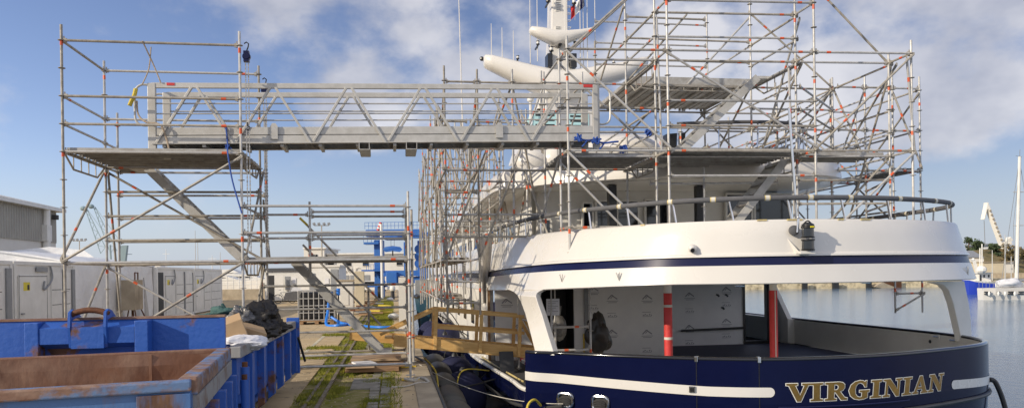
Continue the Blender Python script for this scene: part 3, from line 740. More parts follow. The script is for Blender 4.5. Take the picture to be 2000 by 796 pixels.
# pillars between cap rail and overhang
def pillar(rows, th, ins, mt='white'):
    """rows: (z, left, right) points of the outer face; thickness th towards ins"""
    m = MB(); rings = []
    for z, a, b in rows:
        a = Vector((a[0], a[1], z)); b = Vector((b[0], b[1], z)); i = Vector(ins) * th
        rings.append([a, b, b + i, a + i])
    m.loft(rings, closed=True); return part('pillar', m, mt, bevel=.012, smooth=30)
def pz(x, y, Y): p = atY(x, y, Y); return (p.z, (p.x, p.y))
rows = []
bl_, br_ = band_pt(1012, 1.78)[0].y, band_pt(1050, 1.78)[0].y
for (xl, xr, y, Yl, Yr) in ((1046, 1082, 692, 14.45, 14.18), (1043, 1079, 680, 14.5, 14.2), (1034, 1068, 645, 14.75, 14.32), (1025, 1058, 612, 15.1, 14.5), (1017, 1050, 590, 15.35, 14.62), (1010, 1046, 577, 15.55, 14.68), (1003, 1047, 571, 15.85, 14.64), (994, 1052, 567, 16.2, 14.5), (985, 1062, 563, 0, 0)):
    t_ = min(1, (692 - y) / 122.); Yl = 14.45 + (bl_ + (998 - 1012) * -.0 - 14.45) * t_; Yr = 14.18 + (br_ - 14.18) * t_
    if y < 575: Yl, Yr = band_pt(xl, 1.78)[0].y, band_pt(xr, 1.78)[0].y
    a = pz(xl, y, Yl); b = pz(xr, y, Yr); rows.append(((a[0] + b[0]) / 2, a[1], b[1]))
pillar(rows, .16, (.75, .5, 0))
rows = []
for (xl, xr, y, Yl, Yr) in ((1878, 1900, 664, 15.0, 15.3), (1877, 1898, 655, 15.0, 15.3), (1869, 1896, 620, 14.9, 15.2), (1862, 1892, 590, 14.8, 15.1), (1853, 1887, 565, 14.7, 15.0), (1843, 1885, 555, 14.6, 14.9), (1820, 1884, 549, 14.5, 14.8)):
    a = pz(xl, y, Yl); b = pz(xr, y, Yr); rows.append((min(1.77, (a[0] + b[0]) / 2), a[1], b[1]))
pillar(rows, .16, (-.4, .8, 0), 'white2')
m = MB(); m.prism([(12.1, 22.0, .5), (12.1, 23.2, 1.785), (12.1, 23.5, 1.785), (12.1, 23.5, .5)], (-.14, 0, 0)); part('side_wing', m, 'white2')
m = MB(); m.box(11.96, 12.2, 22, 50, ZD, .5); part('side_wall', m, 'grey')
# walls of the aft deck
YW1, YW2 = 19.8, 22.2
def wx(px, Y, z=.6):
    p = atY(px, 620, Y); return p.x
xs = wx(1306, YW1); xg0, xg1 = wx(1455, YW2), wx(1501, YW2); xd0, xd1 = wx(1052, YW1), wx(1122, YW1)
m = MB()
m.box(2.62, xd0, YW1, YW1 + .1, ZD, 1.79); m.box(xd1 + .28, xs, YW1, YW1 + .1, ZD, 1.79); m.box(xs, xs + .1, YW1 + .0, YW2, ZD, 1.79); m.box(xs + .1, xg0 - .06, YW2, YW2 + .1, ZD, 1.79); m.box(xg1 + .06, wx(1516, YW2), YW2, YW2 + .1, ZD, 1.79)
m.box(xd1 + .0, xd1 + .28, YW1 + .02, YW1 + .1, ZD, 1.79)
WL = part('aft_wall', m, 'membrane')
m = MB(); m.box(xd0, xd1, YW1 + 1.6, YW1 + 1.65, ZD, 1.79); m.box(xd0 - .05, xd0, YW1, YW1 + 1.6, ZD, 1.79); m.box(xd1, xd1 + .05, YW1 + .1, YW1 + 1.6, ZD, 1.79); part('passage', m, 'darkint')
m = MB(); m.box(xd0 + .5, xd1 - .02, YW1 + .9, YW1 + .96, ZD, 1.6); m.box(xd1 - .1, xd1 - .05, YW1 + .86, YW1 + .9, .5, .62, 1); part('door', m, ['darkint', 'chrome'])
m = MB(); q = wx(1141, YW1); m.box(q, q + .11, YW1 - .05, YW1 - .004, ZD, 1.79); m.box(q - .04, q - .004, YW1 - .03, YW1 - .004, ZD, .4, 1); part('door_post', m, ['contgrey', 'yellow'])
f = MB()
for a, b in ((xg0 - .06, xg0), (xg1, xg1 + .06)): f.box(a, b, YW2 - .04, YW2 + .1, ZD, 1.79)
f.box(xg0, xg1, YW2 - .04, YW2 + .1, ZD, ZD + .1); part('door_frame', f, 'black')
m = MB(); m.bar((wx(1329, YW2), YW2 - .06, .22), (wx(1451, YW2), YW2 - .06, .26), .06, .07); part('wall_rail', m, 'black')
def logo(_, x, Y, z, k, sc=1.0):
    y = Y - .004; m = MB()
    def ln(a, b, w=.018): m.bar((x + a[0] * sc, y, z + a[1] * sc), (x + b[0] * sc, y, z + b[1] * sc), .003, w * sc, (0, 0, 1))
    if k:
        ln((-.13, -.02), (-.02, .09), .028); ln((-.02, .09), (.03, .05), .03); ln((.03, .05), (.13, -.02), .028); ln((-.05, .0), (.0, .05)); ln((-.16, -.07), (.16, -.07), .012); ln((-.12, -.11), (.12, -.11), .014)
    else:
        ln((-.14, .06), (.1, .06), .01)
        for i, a in enumerate((-.12, -.075, -.02, .05, .1)): ln((a, -.025), (a + .03, -.02 + .03 * (i % 2)), .022)
        ln((-.13, -.055), (.12, -.055), .01)
    m.build('membrane_print', 'ink', WL)
m = MB()
for x, ys in ((1196, (582, 615, 650)), (1264, (582, 613, 650, 683))):
    for i, y in enumerate(ys): p = atY(x, y, YW1); logo(m, p.x, YW1, p.z, i % 2 == 0)
for x, y in ((990, 590), (1012, 640), (1159, 566), (1159, 600)): p = atY(x, y, YW1); logo(m, p.x, YW1, p.z, y != 600)
for x, ys in ((1347, (577, 606, 640, 668)), (1419, (566, 594, 628, 655))):
    for i, y in enumerate(ys): p = atY(x, y, YW2); logo(m, p.x, YW2, p.z, i % 2 == 0, 1.05)
for x, y in ((1402, 576), (1419, 576), (1412, 601)): p = atY(x, y, YW2); m = MB(); m.bar((p.x - .06, YW2 - .01, p.z + .03), (p.x + .05, YW2 - .01, p.z - .03), .01, .05); m.bar((p.x, YW2 - .012, p.z + .04), (p.x + .02, YW2 - .012, p.z - .05), .01, .03); m.build('cable_hole', 'black', WL)
# columns wrapped in red
for x, wh in ((1305, 'band'), (1511, 'seam')):
    p = atZ(x, 699, .3); yy = 14.6 if x == 1305 else 15.1; q = atY(x, 640, yy); m = MB()
    m.tube((q.x, q.y, ZD), (q.x, q.y, 1.79), .075, 16); c = part('column', m, 'white2', smooth=True)
    m = MB(); m.tube((q.x, q.y, .1), (q.x, q.y, 1.58), .083, 16, 0)
    if wh == 'band':
        for z in (1.30, .66): m.tube((q.x, q.y, z), (q.x, q.y, z + .05), .085, 16, 1)
    else: m.bar((q.x, q.y - .082, .1), (q.x, q.y - .082, 1.57), .02, .012, (0, -1, 0), 1)
    m.build('red_wrapping', ['red', 'wtape'], c, smooth=True)
# mooring bits on the inner starboard bulwark
for x, y in ((1833, 657), (1866, 664)):
    p = atX(x, y, 12.2); m = MB(); m.box(p.x - .04, p.x + .0, p.y - .05, p.y + .05, p.z - .05, p.z + .05); m.tube(p + Vector((-.07, -.08, 0)), p + Vector((-.07, .08, 0)), .02, 7, 1); part('inner_cleat', m, ['white2', 'chrome'])
for x, y in ((1570, 638), (1691, 652), (1816, 666)):
    p = atX(x, y, 12.24); m = MB(); m.lathe((12.245, p.y, p.z), [(0, .01), (.035, .01), (.045, 0)], 10, 0, (-1, 0, 0)); part('drain_fitting', m, 'black')

# main-deck side wall, upper house, sun deck
m = MB(); m.box(2.46, 2.6, 20.0, 56, ZD, 1.8); part('side_wall', m, 'white2')
m = MB(); m.box(2.44, 2.50, 19.9, 19.995, ZD, 1.66); m.box(2.46, 3.0, 19.74, 19.79, 1.6, 1.66); part('gate_frame', m, 'woodold')
HX0, HX1, HY = 3.7, 10.9, 20.3
m = MB(); c = crom([(HX0, 54), (HX0, 30), (HX0, 21.3), (HX0 + .15, 20.7), (HX0 + .6, 20.3), (7.3, 20.15), (HX1 - .6, 20.3), (HX1 - .15, 20.7), (HX1, 21.3), (HX1, 30), (HX1, 54)], 6)
m.loft([lift(c, 2.02), lift(c, 4.22)]); part('upper_house', m, 'white2', smooth=40)
for x0, x1, y0 in ((1062, 1078, 430), (1140, 1160, 398), (1166, 1203, 394), (1207, 1249, 394), (1262, 1285, 392), (1288, 1306, 392), (1420, 1470, 380), (1475, 1545, 378)):
    a, b = wx(x0, 20.12), wx(x1, 20.12); z1 = min(4.1, atY((x0 + x1) / 2, y0, 20.12).z); m = MB(); m.box(a, b, 20.06, 20.11, 2.05, z1); w = part('window', m, 'glass')
    f = MB()
    for u in (a, b): f.box(u - .03, u + .03, 20.04, 20.13, 2.05, z1)
    f.box(a, b, 20.04, 20.13, z1, z1 + .05); f.build('frame', 'white2', w)
k = 23
while k < 52:
    m = MB(); m.box(HX0 - .02, HX0 + .02, k, k + 1.5, 2.7, 3.6); part('window', m, 'glass'); m = MB(); m.box(2.44, 2.47, k + .5, k + 1.3, .5, 1.2); part('window', m, 'glass'); k += 2.6
for x in (1196, 1367):
    q = atY(x, 380, 18.7); m = MB(); m.box(q.x - .10, q.x + .10, 18.65, 18.85, 2.02, 4.2); part('column', m, 'black')
OC = crom([(2.72, 52), (2.7, 30), (2.72, 20.9), (3.25, 19.7), (4.1, 18.6), (5.8, 17.5), (7.5, 16.9), (9.2, 16.7), (10.6, 17.1), (11.5, 18.5), (11.9, 21), (11.9, 30), (11.9, 52)], 8)
m = MB(); m.loft([lift(off(OC, -.5), 4.22), lift(off(OC, -.08), 4.2), lift(OC, 4.23), lift(off(OC, -.03), 4.6), lift(off(OC, -.12), 4.72), lift(off(OC, -.3), 4.74)]); part('sun_deck_edge', m, 'white', smooth=50)
m = MB(); m.flat(lift(off(OC, -.35), 4.22), flip=True); part('upper_ceiling', m, 'soffit'); m = MB(); m.flat(lift(off(OC, -.2), 4.735)); part('sun_deck', m, 'white2')
m = MB(); c1 = crom([(4.6, 50), (4.6, 28), (4.7, 24.6), (5.4, 23.6), (7.4, 23.2), (9.4, 23.6), (10.0, 24.6), (10.1, 28), (10.1, 50)], 6)
m.loft([lift(c1, 4.72), lift(off(c1, -.1), 5.9), lift(off(c1, -.25), 6.25), lift(off(c1, -.6), 6.45)]); m.flat(lift(off(c1, -.6), 6.45)); part('sun_deck_house', m, 'white', smooth=50)
for px, py, r, sq in ((1238, 296, .55, (1.5, 1, .8)), (1040, 318, .5, (1.2, 1, .9)), (1090, 312, .45, (1.2, 1, .9))):
    p = at(px, py, 22); m = MB(); m.ball(p, r, 18, 0, sq); part('equipment_cover', m, 'white', smooth=True)
rc = off(OC, -.9); rc = [p for p in rc if p.y < 23 and p.x > 6.8]; m = MB(); m.path([Vector((p.x, p.y, 5.62)) for p in rc], .045, 8); sr = part('sun_deck_rail', m, 'foam', smooth=True)
for p in rc[::5]: m = MB(); m.tube((p.x, p.y, 4.73), (p.x + .05, p.y + .05, 5.6), .02, 6); m.build('stanchion', 'chrome', sr)
q = at(1322, 280, 20.5); m = MB(); m.prism([q + Vector((-.28, 0, .25)), q + Vector((.25, 0, .3)), q + Vector((.2, 0, -.2)), q + Vector((-.05, 0, -.36)), q + Vector((-.3, 0, -.25))], (0, .3, 0)); part('hanging_cover', m, 'black')
# funnel casing with pale louvres, mast, radar arms
D = 33.
def P3(x, y, d=D): return at(x, y, d)
a, b = P3(1017, 276), P3(1172, 276); zt = P3(1090, 203).z; zb = P3(1090, 300).z
m = MB(); y0 = a.y - .3
pf = [(0, 0), (.12, .55), (.2, .8), (.3, .95), (.45, 1.0), (.78, 1.0), (.93, .93), (.985, .8), (1, .5), (1, 0)]
w = b.x - a.x
m.prism([(a.x + u * w, y0, zb + v * (zt - zb)) for u, v in pf], (0, 4, 0)); part('funnel_casing', m, 'white', bevel=.06)
for x0, x1, y1, y2 in ((1038, 1088, 222, 262), (1108, 1152, 222, 262)):
    p, q = P3(x0, y1), P3(x1, y2); m = MB(); m.box(p.x, q.x, y0 - .03, y0 - .004, q.z, p.z); l = part('louvre_panel', m, 'teal')
    g = MB()
    for k in range(4):
        z = p.z - .1 - k * (p.z - q.z - .1) / 3.8; g.box(p.x + .12, q.x - .12, y0 - .034, y0 - .031, z - .05, z + .03)
    g.build('louvre_slot', 'black', l)
p = P3(1024, 245); m = MB()
m.prism([P3(1017, 264) - Vector((0, .32, 0)), P3(1033, 264) - Vector((0, .32, 0)), P3(1035, 224) - Vector((0, .32, 0)), P3(1032, 226) - Vector((0, .32, 0))], (0, -.01, 0)); part('louvre_panel', m, 'teal')
def tower(rows, dep, name, mt='white'):
    m = MB(); rings = []
    for x0, x1, y in rows:
        p, q = P3(x0, y), P3(x1, y); rings.append([p, q, q + Vector((0, dep, 0)), p + Vector((0, dep, 0))])
    m.loft(rings, closed=True); return part(name, m, mt, bevel=.04)
tower([(1050, 1137, 212), (1060, 1130, 165), (1072, 1112, 130), (1077, 1109, 60), (1079, 1108, -70)], 1.0, 'mast')
for y0_, y1_ in ((0, 22), (52, 73)):
    p, q = P3(1084, y0_), P3(1097, y1_); m = MB(); m.box(p.x, q.x, p.y - .05, p.y + .02, q.z, p.z); g = part('mast_vent', m, 'grey'); s_ = MB()
    for k in range(6): z = q.z + (k + .5) * (p.z - q.z) / 6; s_.box(p.x + .04, q.x - .04, p.y - .056, p.y - .051, z - .012, z + .012)
    s_.build('vent_slot', 'black', g)
for x0, x1 in ((1067, 1077), (1112, 1124)):
    p, q = P3(x0, 108), P3(x1, 134); m = MB(); m.box(p.x, q.x, p.y - .3, p.y + .3, q.z, p.z); part('speaker_grille', m, 'black')
def wing(rows, name, y_off=0.):
    """radar arm as a lofted body: rows of (x, top y, bottom y, depth)"""
    m = MB(); rings = []
    for x, yt, yb, dp in rows:
        t, b = P3(x, yt), P3(x, yb); c = (t + b) / 2; h = (t - b).length / 2; ring = []
        for k in range(14):
            a_ = 2 * math.pi * k / 14; ca, sa = math.cos(a_), math.sin(a_)
            ring.append(c + Vector((0, y_off + dp * abs(ca) ** .6 * (1 if ca > 0 else -1), h * abs(sa) ** .7 * (1 if sa > 0 else -1))))
        rings.append(ring)
    m.loft(rings, closed=True); m.flat(rings[0]); m.flat(rings[-1]); return part(name, m, 'white', smooth=60)
wing([(944, 112, 125, .25), (947, 109, 131, .4), (960, 110, 138, .5), (1000, 120, 158, .6), (1040, 130, 178, .7), (1075, 138, 192, .8), (1100, 140, 194, .8), (1125, 138, 190, .8), (1160, 132, 172, .7), (1210, 124, 158, .6), (1250, 114, 142, .5), (1262, 112, 130, .3)], 'radar_arm')
wing([(1032, 60, 66, .15), (1036, 56, 70, .25), (1055, 58, 80, .35), (1080, 63, 92, .4), (1105, 64, 88, .4), (1130, 62, 78, .3), (1152, 58, 68, .2)], 'radar_arm', -.2)
p = P3(942, 115); m = MB(); m.ball(p - Vector((.02, 0, 0)), .1, 10); part('arm_light', m, 'black')
for x, yb, yt in ((960, 112, 46), (981, 116, 54), (1003, 120, 60), (1036, 128, -60), (1050, 120, -60), (1134, 150, -60), (1140, 150, -60), (1148, 150, -60), (1163, 140, -60)):
    m = MB(); m.tube(P3(x, yb), P3(x - .02 * (yb - yt) * .5, yt), .022, 6, r2=.012); part('whip_antenna', m, 'white')
m = MB(); m.tube(atY(904, 260, 26), atY(894, -70, 26), .03, 6, r2=.012); part('whip_antenna', m, 'white')
for k in range(16):
    z = P3(1112, 150).z + .3 * k; q = P3(1112 - k * .2, 120); m = MB(); m.path([(q.x - .02, q.y - .1, z), (q.x + .1, q.y - .1, z), (q.x + .1, q.y + .1, z), (q.x - .02, q.y + .1, z)], .015, 5); part('mast_rung', m, 'white2')
for x, y, r in ((1068, 4, .11), (1118, 8, .1), (1074, 100, .1), (1048, 88, .08), (1120, 84, .08), (1009, 116, .07), (1195, 124, .07), (1091, 88, .09)):
    q = P3(x, y); m = MB(); m.lathe((q.x, q.y - .3, q.z - r), [(0, 0), (r, 0), (r, r * .5), (r * .75, r * .6), (r * .75, r * 1.6), (r, r * 1.7), (r, r * 2), (0, r * 2.1)], 10, 0, mis=[0, 0, 0, 1, 0, 0, 0]); m.box(q.x - .03, q.x + .03, q.y - .3, q.y + .3, q.z - r - .06, q.z - r, 0); part('mast_lamp', m, ['black', 'grey'], smooth=40)
for x, y in ((1032, 205), (1062, 200)):
    q = P3(x, y); m = MB(); m.tube((q.x, q.y - .5, q.z - .8), (q.x, q.y - .5, q.z), .06, 8); m.lathe((q.x, q.y - .5, q.z), [(.06, 0), (.14, .05), (.14, .3), (.05, .4), (0, .4)], 12); part('aerial_pod', m, 'white', smooth=40)
m = MB(); q = P3(1093, 45); m.path([(q.x + .1, q.y - .53, q.z + 3), (q.x + .1, q.y - .53, q.z - .4), (q.x + .16, q.y - .6, q.z - 2), (q.x + .16, q.y - .85, q.z - 3.2)], .018, 5); part('mast_cable', m, 'grey')
# flag
p = P3(1123, 6); m = MB(); F_ = thing('courtesy_flag', p, 'small red white and blue flag hanging beside the mast', 'flag')
m.tube(P3(1123, -40), P3(1123, 40), .008, 5); m.build('halyard', 'rope', F_)
c0 = [P3(1133, -6), P3(1125, 2), P3(1117, 12)]; m = MB()
cols = ['flagblue', 'flagwhite', 'flagred']
for i in range(3):
    a, b = (1142 - i * 9, 1133 - i * 9)
    pts = [[P3(a - (i * 0) + v * .1 * 0, -12 + i * 9 + v) for v in (0, 10, 24)], [P3(b, -4 + i * 9 + v) for v in (0, 12, 25)]]
    g = MB(); g.loft([[q + Vector((0, .1 * (j % 2), 0)) for j, q in enumerate(pts[0])], [q + Vector((0, -.08 * (j % 2), 0)) for j, q in enumerate(pts[1])]]); o = g.build('flag_band', cols[i], F_)
    sm = o.modifiers.new('thick', 'SOLIDIFY'); sm.thickness = .01
# ------------------------------------------------------------------ scaffold on the stern
S = Scaffold('stern_scaffold', (7, 16, 2.0), 'tall galvanised scaffold standing on the yacht stern round a wide steel deck', .41)
FXs = [3.45, 5.47, 8.52, 10.6]
def yf(x): return 14.75 - .058 * (x - 3.45)
def yr(x): return 15.48 - .058 * (x - 3.45)
zb = 2.06
tops = [6.66, 8.6, 8.6, 6.68]; topr = [6.62, 8.6, 8.6, 6.62]
for x, t1, t2 in zip(FXs, tops, topr):
    S.pole(x, yf(x), zb, t1, old=.05); S.pole(x, yr(x), zb, t2, old=.1)
def row(y_, z, i, j, **k):
    a, b = FXs[i], FXs[j]; S.ledger((a, y_(a), z), (b, y_(b), z), **k)
for z in (6.41, 4.41): 
    for i in range(3): row(yf, z, i, i + 1); row(yr, z, i, i + 1)
for z in (5.41, 4.91): row(yf, z, 1, 2); row(yr, z, 0, 1)
for z in (7.41, 6.91): row(yr, z, 1, 2)
row(yf, 7.41, 1, 2); row(yf, 8.4, 1, 2); row(yr, 8.4, 1, 2); row(yf, 2.41, 1, 2); row(yf, 3.91, 1, 2, old=0)
row(yr, 2.41, 0, 1, old=.8); row(yf, 2.9, 0, 1, old=1)
for x in FXs:
    for z in (6.41, 4.41): S.ledger((x, yf(x), z), (x, yr(x), z), trim=.03)
    S.ledger((x, yf(x), 2.91), (x, yr(x), 2.91), trim=.03)
for x in FXs[1:3]: S.ledger((x, yf(x), 7.41), (x, yr(x), 7.41), trim=.03)
def fb(i, j, z0, z1, y_=yf, o=-.05, **k): a, b = FXs[i], FXs[j]; S.brace((a, y_(a), z0), (b, y_(b), z1), off=(0, o, 0), **k)
fb(0, 1, 6.34, 4.48); fb(0, 1, 6.34, 4.48, yr, .05); fb(1, 2, 6.34, 4.48); fb(2, 3, 4.46, 6.36); fb(3, 2, 4.36, 2.5, old=.1); fb(3, 2, 4.36, 2.3, yr, .05, old=.9); fb(0, 1, 4.36, 2.4); fb(0, 1, 4.3, 2.2, yr, .05)
S.brace((3.45, 14.9, 6.36), (5.5, 15.9, 8.3), old=1); S.brace((3.45, 15.5, 6.36), (5.5, 16.4, 8.3), old=1)
S.brace((FXs[2] + .42, 15.3, 8.2), (FXs[3] - .02, 15.1, 6.45), old=1)
# inner rows
Y3s, Y4s, Y5s = 17.4, 20.3, 22.6
IN = [5.48, 8.6, 10.72]
for x in IN:
    S.pole(x, Y3s, 4.75 if x > 6 else 2.05, 8.6 if x < 9 else 6.7, old=.3); S.pole(x + .05, Y4s, 4.75, 7.3 if x > 5.5 else 8.3, old=.4)
S.pole(8.75, Y4s, 7.45, 9.2, old=.1)
for z in (7.68, 8.26, 8.84): S.ledger((5.5, Y4s, z), (8.75, Y4s, z), old=.3)
S.ledger((5.48, Y3s, 8.0), (7.5, Y3s, 8.0)); S.ledger((5.48, Y3s, 7.0), (8.6, Y3s, 7.0)); S.ledger((5.48, Y3s, 7.5), (8.6, Y3s, 7.5))
for a, b in zip(IN, IN[1:]):
    for z in (6.41, 5.41, 4.41): S.ledger((a, Y3s, z), (b, Y3s, z), old=.5); S.ledger((a + .05, Y4s, z), (b + .05, Y4s, z), old=.5)
S.ledger((IN[0], Y3s, 4.91), (IN[1], Y3s, 4.91)); S.ledger((IN[1], Y3s, 5.9), (IN[2], Y3s, 5.9), old=.6)
for x in IN:
    for z in (6.41, 5.41, 4.41, 4.91): S.ledger((x, yr(x), z), (x, Y3s, z), old=.6); S.ledger((x, Y3s, z), (x + .05, Y4s, z), old=.6)
for x in (IN[1], IN[0]):
    S.ledger((x, yr(x), 7.41), (x, Y3s, 7.41), old=.6); S.ledger((x, yr(x), 6.91), (x, Y3s, 6.91), old=.6); S.ledger((x, Y3s, 7.41), (x, Y4s, 7.41), old=.6)
    S.bracket((x + .08, yr(x), 6.41), (x + .08, Y3s, 6.41)); S.bracket((x + .08, yr(x), 4.41), (x + .08, Y3s, 4.41))
for x in IN[1:]:
    S.brace((x + .05, yr(x), 6.36), (x + .05, Y3s, 4.5), old=.8); S.brace((x - .05, Y3s, 6.36), (x - .05, Y4s, 4.5), old=.8); S.brace((x - .05, Y4s, 6.36), (x - .05, Y3s, 4.5), old=.8)
S.brace((IN[0] - .05, Y3s, 8.2), (IN[0] - .05, Y4s, 6.5)); S.brace((IN[1], Y3s + .05, 4.5), (IN[2], Y3s + .05, 6.36), old=.9); S.brace((IN[1], Y3s, 8.2), (IN[2], Y3s, 6.45), old=.9)
S.brace((IN[2], Y3s, 6.4), (IN[1], Y4s, 4.5), old=.8); S.brace((FXs[2] + .1, yr(8.5), 7.3), (FXs[2] + .25, Y3s, 4.6), old=.4); S.brace((FXs[2] - .1, yr(8.5) + .1, 6.3), (FXs[2] - .0, yr(8.5) + .1, 2.3), old=.4)
S.brace((FXs[1] + .05, yr(5.5), 7.3), (FXs[1] + .12, yr(5.5), 4.4), old=.3); S.brace((FXs[0] - .05, yr(3.4), 4.3), (FXs[0] - .35, 17.1, 2.4), old=.6)
S.brace((FXs[3] + .05, yr(10.6), 6.3), (FXs[3] + .2, Y3s, 2.2), old=.4); S.brace((FXs[3] - .1, yf(10.6), 6.3), (FXs[3] + .05, yf(10.6), 4.4), old=.2)
S.ledger((IN[0] - 2, Y3s, 4.9), (IN[0], Y3s, 4.9)); S.ledger((3.47, Y3s, 6.41), (IN[0], Y3s, 6.41)); S.ledger((3.47, Y3s, 4.41), (IN[0], Y3s, 4.41), old=.6)
for z in (6.41, 5.41): S.ledger((3.45, yr(3.45), z), (3.47, Y3s, z), old=.5)
S.deck(3.5, 5.42, 15.5, 17.3, 4.45); S.deck(5.53, 8.46, 14.75, 17.3, 4.45); S.deck(8.6, 10.5, 15.1, 16.1, 4.45)
S.deck(5.5, 8.6, Y3s + .08, Y4s, 6.46, 'y', w=.6, ribs=False)
m = MB(); m.box(5.5, 8.6, Y3s + .03, Y3s + .06, 6.44, 6.62); m.build('toe_board', 'steel_deck', S.root)
S.bracket((5.5, Y3s, 6.41), (8.6, Y3s, 6.41), .12)
S.stair((6.2, 16.55, 4.45), (8.35, 16.55, 6.43), (0, 1, 0), .55, .32); S.stair((6.85, 15.9, 2.3), (8.55, 15.75, 4.40), (0, 1, 0), .55, .25)
for x, y, z0, z1 in ((9.35, Y4s, 4.75, 6.3), (7.0, 17.9, 4.5, 5.6), (6.6, 18.2, 4.5, 5.4), (9.9, 18.6, 4.75, 6.4)): S.pole(x, y, z0, z1, old=.3)
for x in (4.45, 6.45, 7.5, 9.55):
    S.ledger((x, 17.4, 6.41), (x, Y4s, 6.41), old=.6); S.ledger((x, 17.4, 4.98), (x, Y4s, 4.98), old=.6)
for z in (4.95, 5.41, 5.9): S.ledger((IN[1], yr(8.6), z), (IN[2], Y3s, z), old=.6); S.ledger((IN[1] + .05, Y4s, z), (IN[2] + .05, Y4s, z), old=.6)
for z in (2.9, 3.4, 3.9): S.ledger((FXs[2], yr(8.5), z), (FXs[3], yr(10.6), z), old=.4); S.ledger((FXs[3], yr(10.6), z), (11.52, 17.3, z), old=.5)
for x0, x1 in ((5.48, 7.0), (7.0, 8.6)): S.brace((x0, Y4s, 4.8), (x1, Y4s, 6.35), old=.8); S.brace((x0, Y3s + .03, 6.45), (x1, Y3s + .03, 8.1), old=.8)
for x in (3.47, 4.45): S.pole(x, Y3s + .1, 4.8, 6.7, old=.3); S.pole(x, Y4s, 4.8, 6.4, old=.3)
S.ledger((3.47, Y3s + .1, 5.41), (5.48, Y3s, 5.41)); S.ledger((3.47, Y4s, 5.8), (5.48, Y4s, 5.8)); S.brace((3.47, Y4s, 6.3), (3.47, Y3s, 4.8), old=.8); S.brace((4.45, Y4s, 4.8), (4.45, Y3s, 6.3), old=.8)
p = atY(1375, 420, 15.9); S.pole(p.x, 15.9, 2.05, atY(1375, 326, 15.9).z, old=0, lean=(.005, 0))
S.ledger((5.47, 15.9, 3.9), (8.5, 15.9, 3.93), old=0)
m = MB(); a, b = atY(1541, 212, 12.75), atY(1556, 424, 12.75); m.tube(b, a, .022, 12)
one('flagstaff', m, 'chrome', 'bare polished flagstaff rising above the stern light', 'flagstaff', smooth=True)
# blue straps tied along the deck
for i, (x, y, lb) in enumerate(((1128, 270, 'blue strap knotted round the gangway inner end'), (1162, 275, 'blue strap pulled taut beyond the gangway end post'), (1215, 292, 'coiled blue strap hanging below the deck ledger'), (1262, 260, 'blue strap tied to the upper guard rail'))):
    p = atY(x, y, 15.0 if i < 2 else 15.35); m = MB()
    for k in range(4): m.path(crom([p + Vector((R.uniform(-.09, .09), -.05 + R.uniform(-.03, .03), R.uniform(-.08, .08))) for _ in range(5)], 5), .016, 5)
    if i in (0, 1): m.path(crom([p, p + Vector((.18, 0, -.04)), p + Vector((.36, 0, -.02)), p + Vector((.5, .05, .0))], 5), .02, 5); m.path(crom([p + Vector((.2, 0, -.03)), p + Vector((.13, -.03, -.12)), p + Vector((.08, -.03, -.17))], 5), .018, 5)
    one('tie_strap', m, 'bluestrap', lb, 'strap')

# ------------------------------------------------------------------ scaffold hung along the port side
Q = Scaffold('side_scaffold', (1.6, 26, 1.0), 'long galvanised scaffold hung along the quay side of the yacht', .35)
PX0, PX1 = 1.2, 1.94
Q.pole(PX0, 17.2, 1.0, 6.68); Q.pole(PX1, 17.2, 1.1, 6.62); Q.pole(2.74, 17.2, 2.9, 6.64); Q.pole(3.47, 17.2, 2.4, 6.6)
for z in (6.33, 4.35): Q.ledger((PX0, 17.2, z), (PX1, 17.2, z)); Q.ledger((PX1, 17.2, z), (2.74, 17.2, z)); Q.ledger((2.74, 17.2, z), (3.47, 17.2, z))
Q.ledger((PX1, 17.2, 5.35), (3.47, 17.2, 5.35)); Q.ledger((PX1, 17.2, 4.85), (3.47, 17.2, 4.85))
for z in (3.85, 3.35, 2.85, 1.85, 1.37): Q.ledger((PX0, 17.2, z), (PX1, 17.2, z), old=.6)
for z in (3.35, 2.85): Q.ledger((PX1, 17.2, z), (3.47, 17.2, z))
Q.brace((PX0, 17.15, 2.36), (PX1, 17.15, 4.3), old=1); Q.brace((PX0, 17.2, 2.36), (PX0 - .0, 19.7, 4.3), old=.9); Q.brace((PX1, 17.15, 2.36), (2.74, 17.15, 4.3), old=1); Q.brace((PX1, 17.2, 2.36), (PX1, 19.7, 4.3), old=.9)
Q.brace((PX0, 17.2, 6.3), (PX0, 19.7, 4.4), old=.8); Q.brace((PX1, 17.2, 6.3), (PX1, 19.7, 4.4), old=.8); Q.brace((2.74, 17.2, 6.3), (2.1, 19.7, 4.4), old=.8); Q.brace((2.74, 17.2, 6.3), (3.6, 18.5, 3.2), old=.8); Q.brace((3.47, 17.2, 6.3), (2.74, 17.6, 4.3), old=.6)
Q.brace((3.0, 17.2, 4.3), (3.47, 16.0, 2.3), old=.6)
ys = [17.2 + 2.07 * k for k in range(9)]
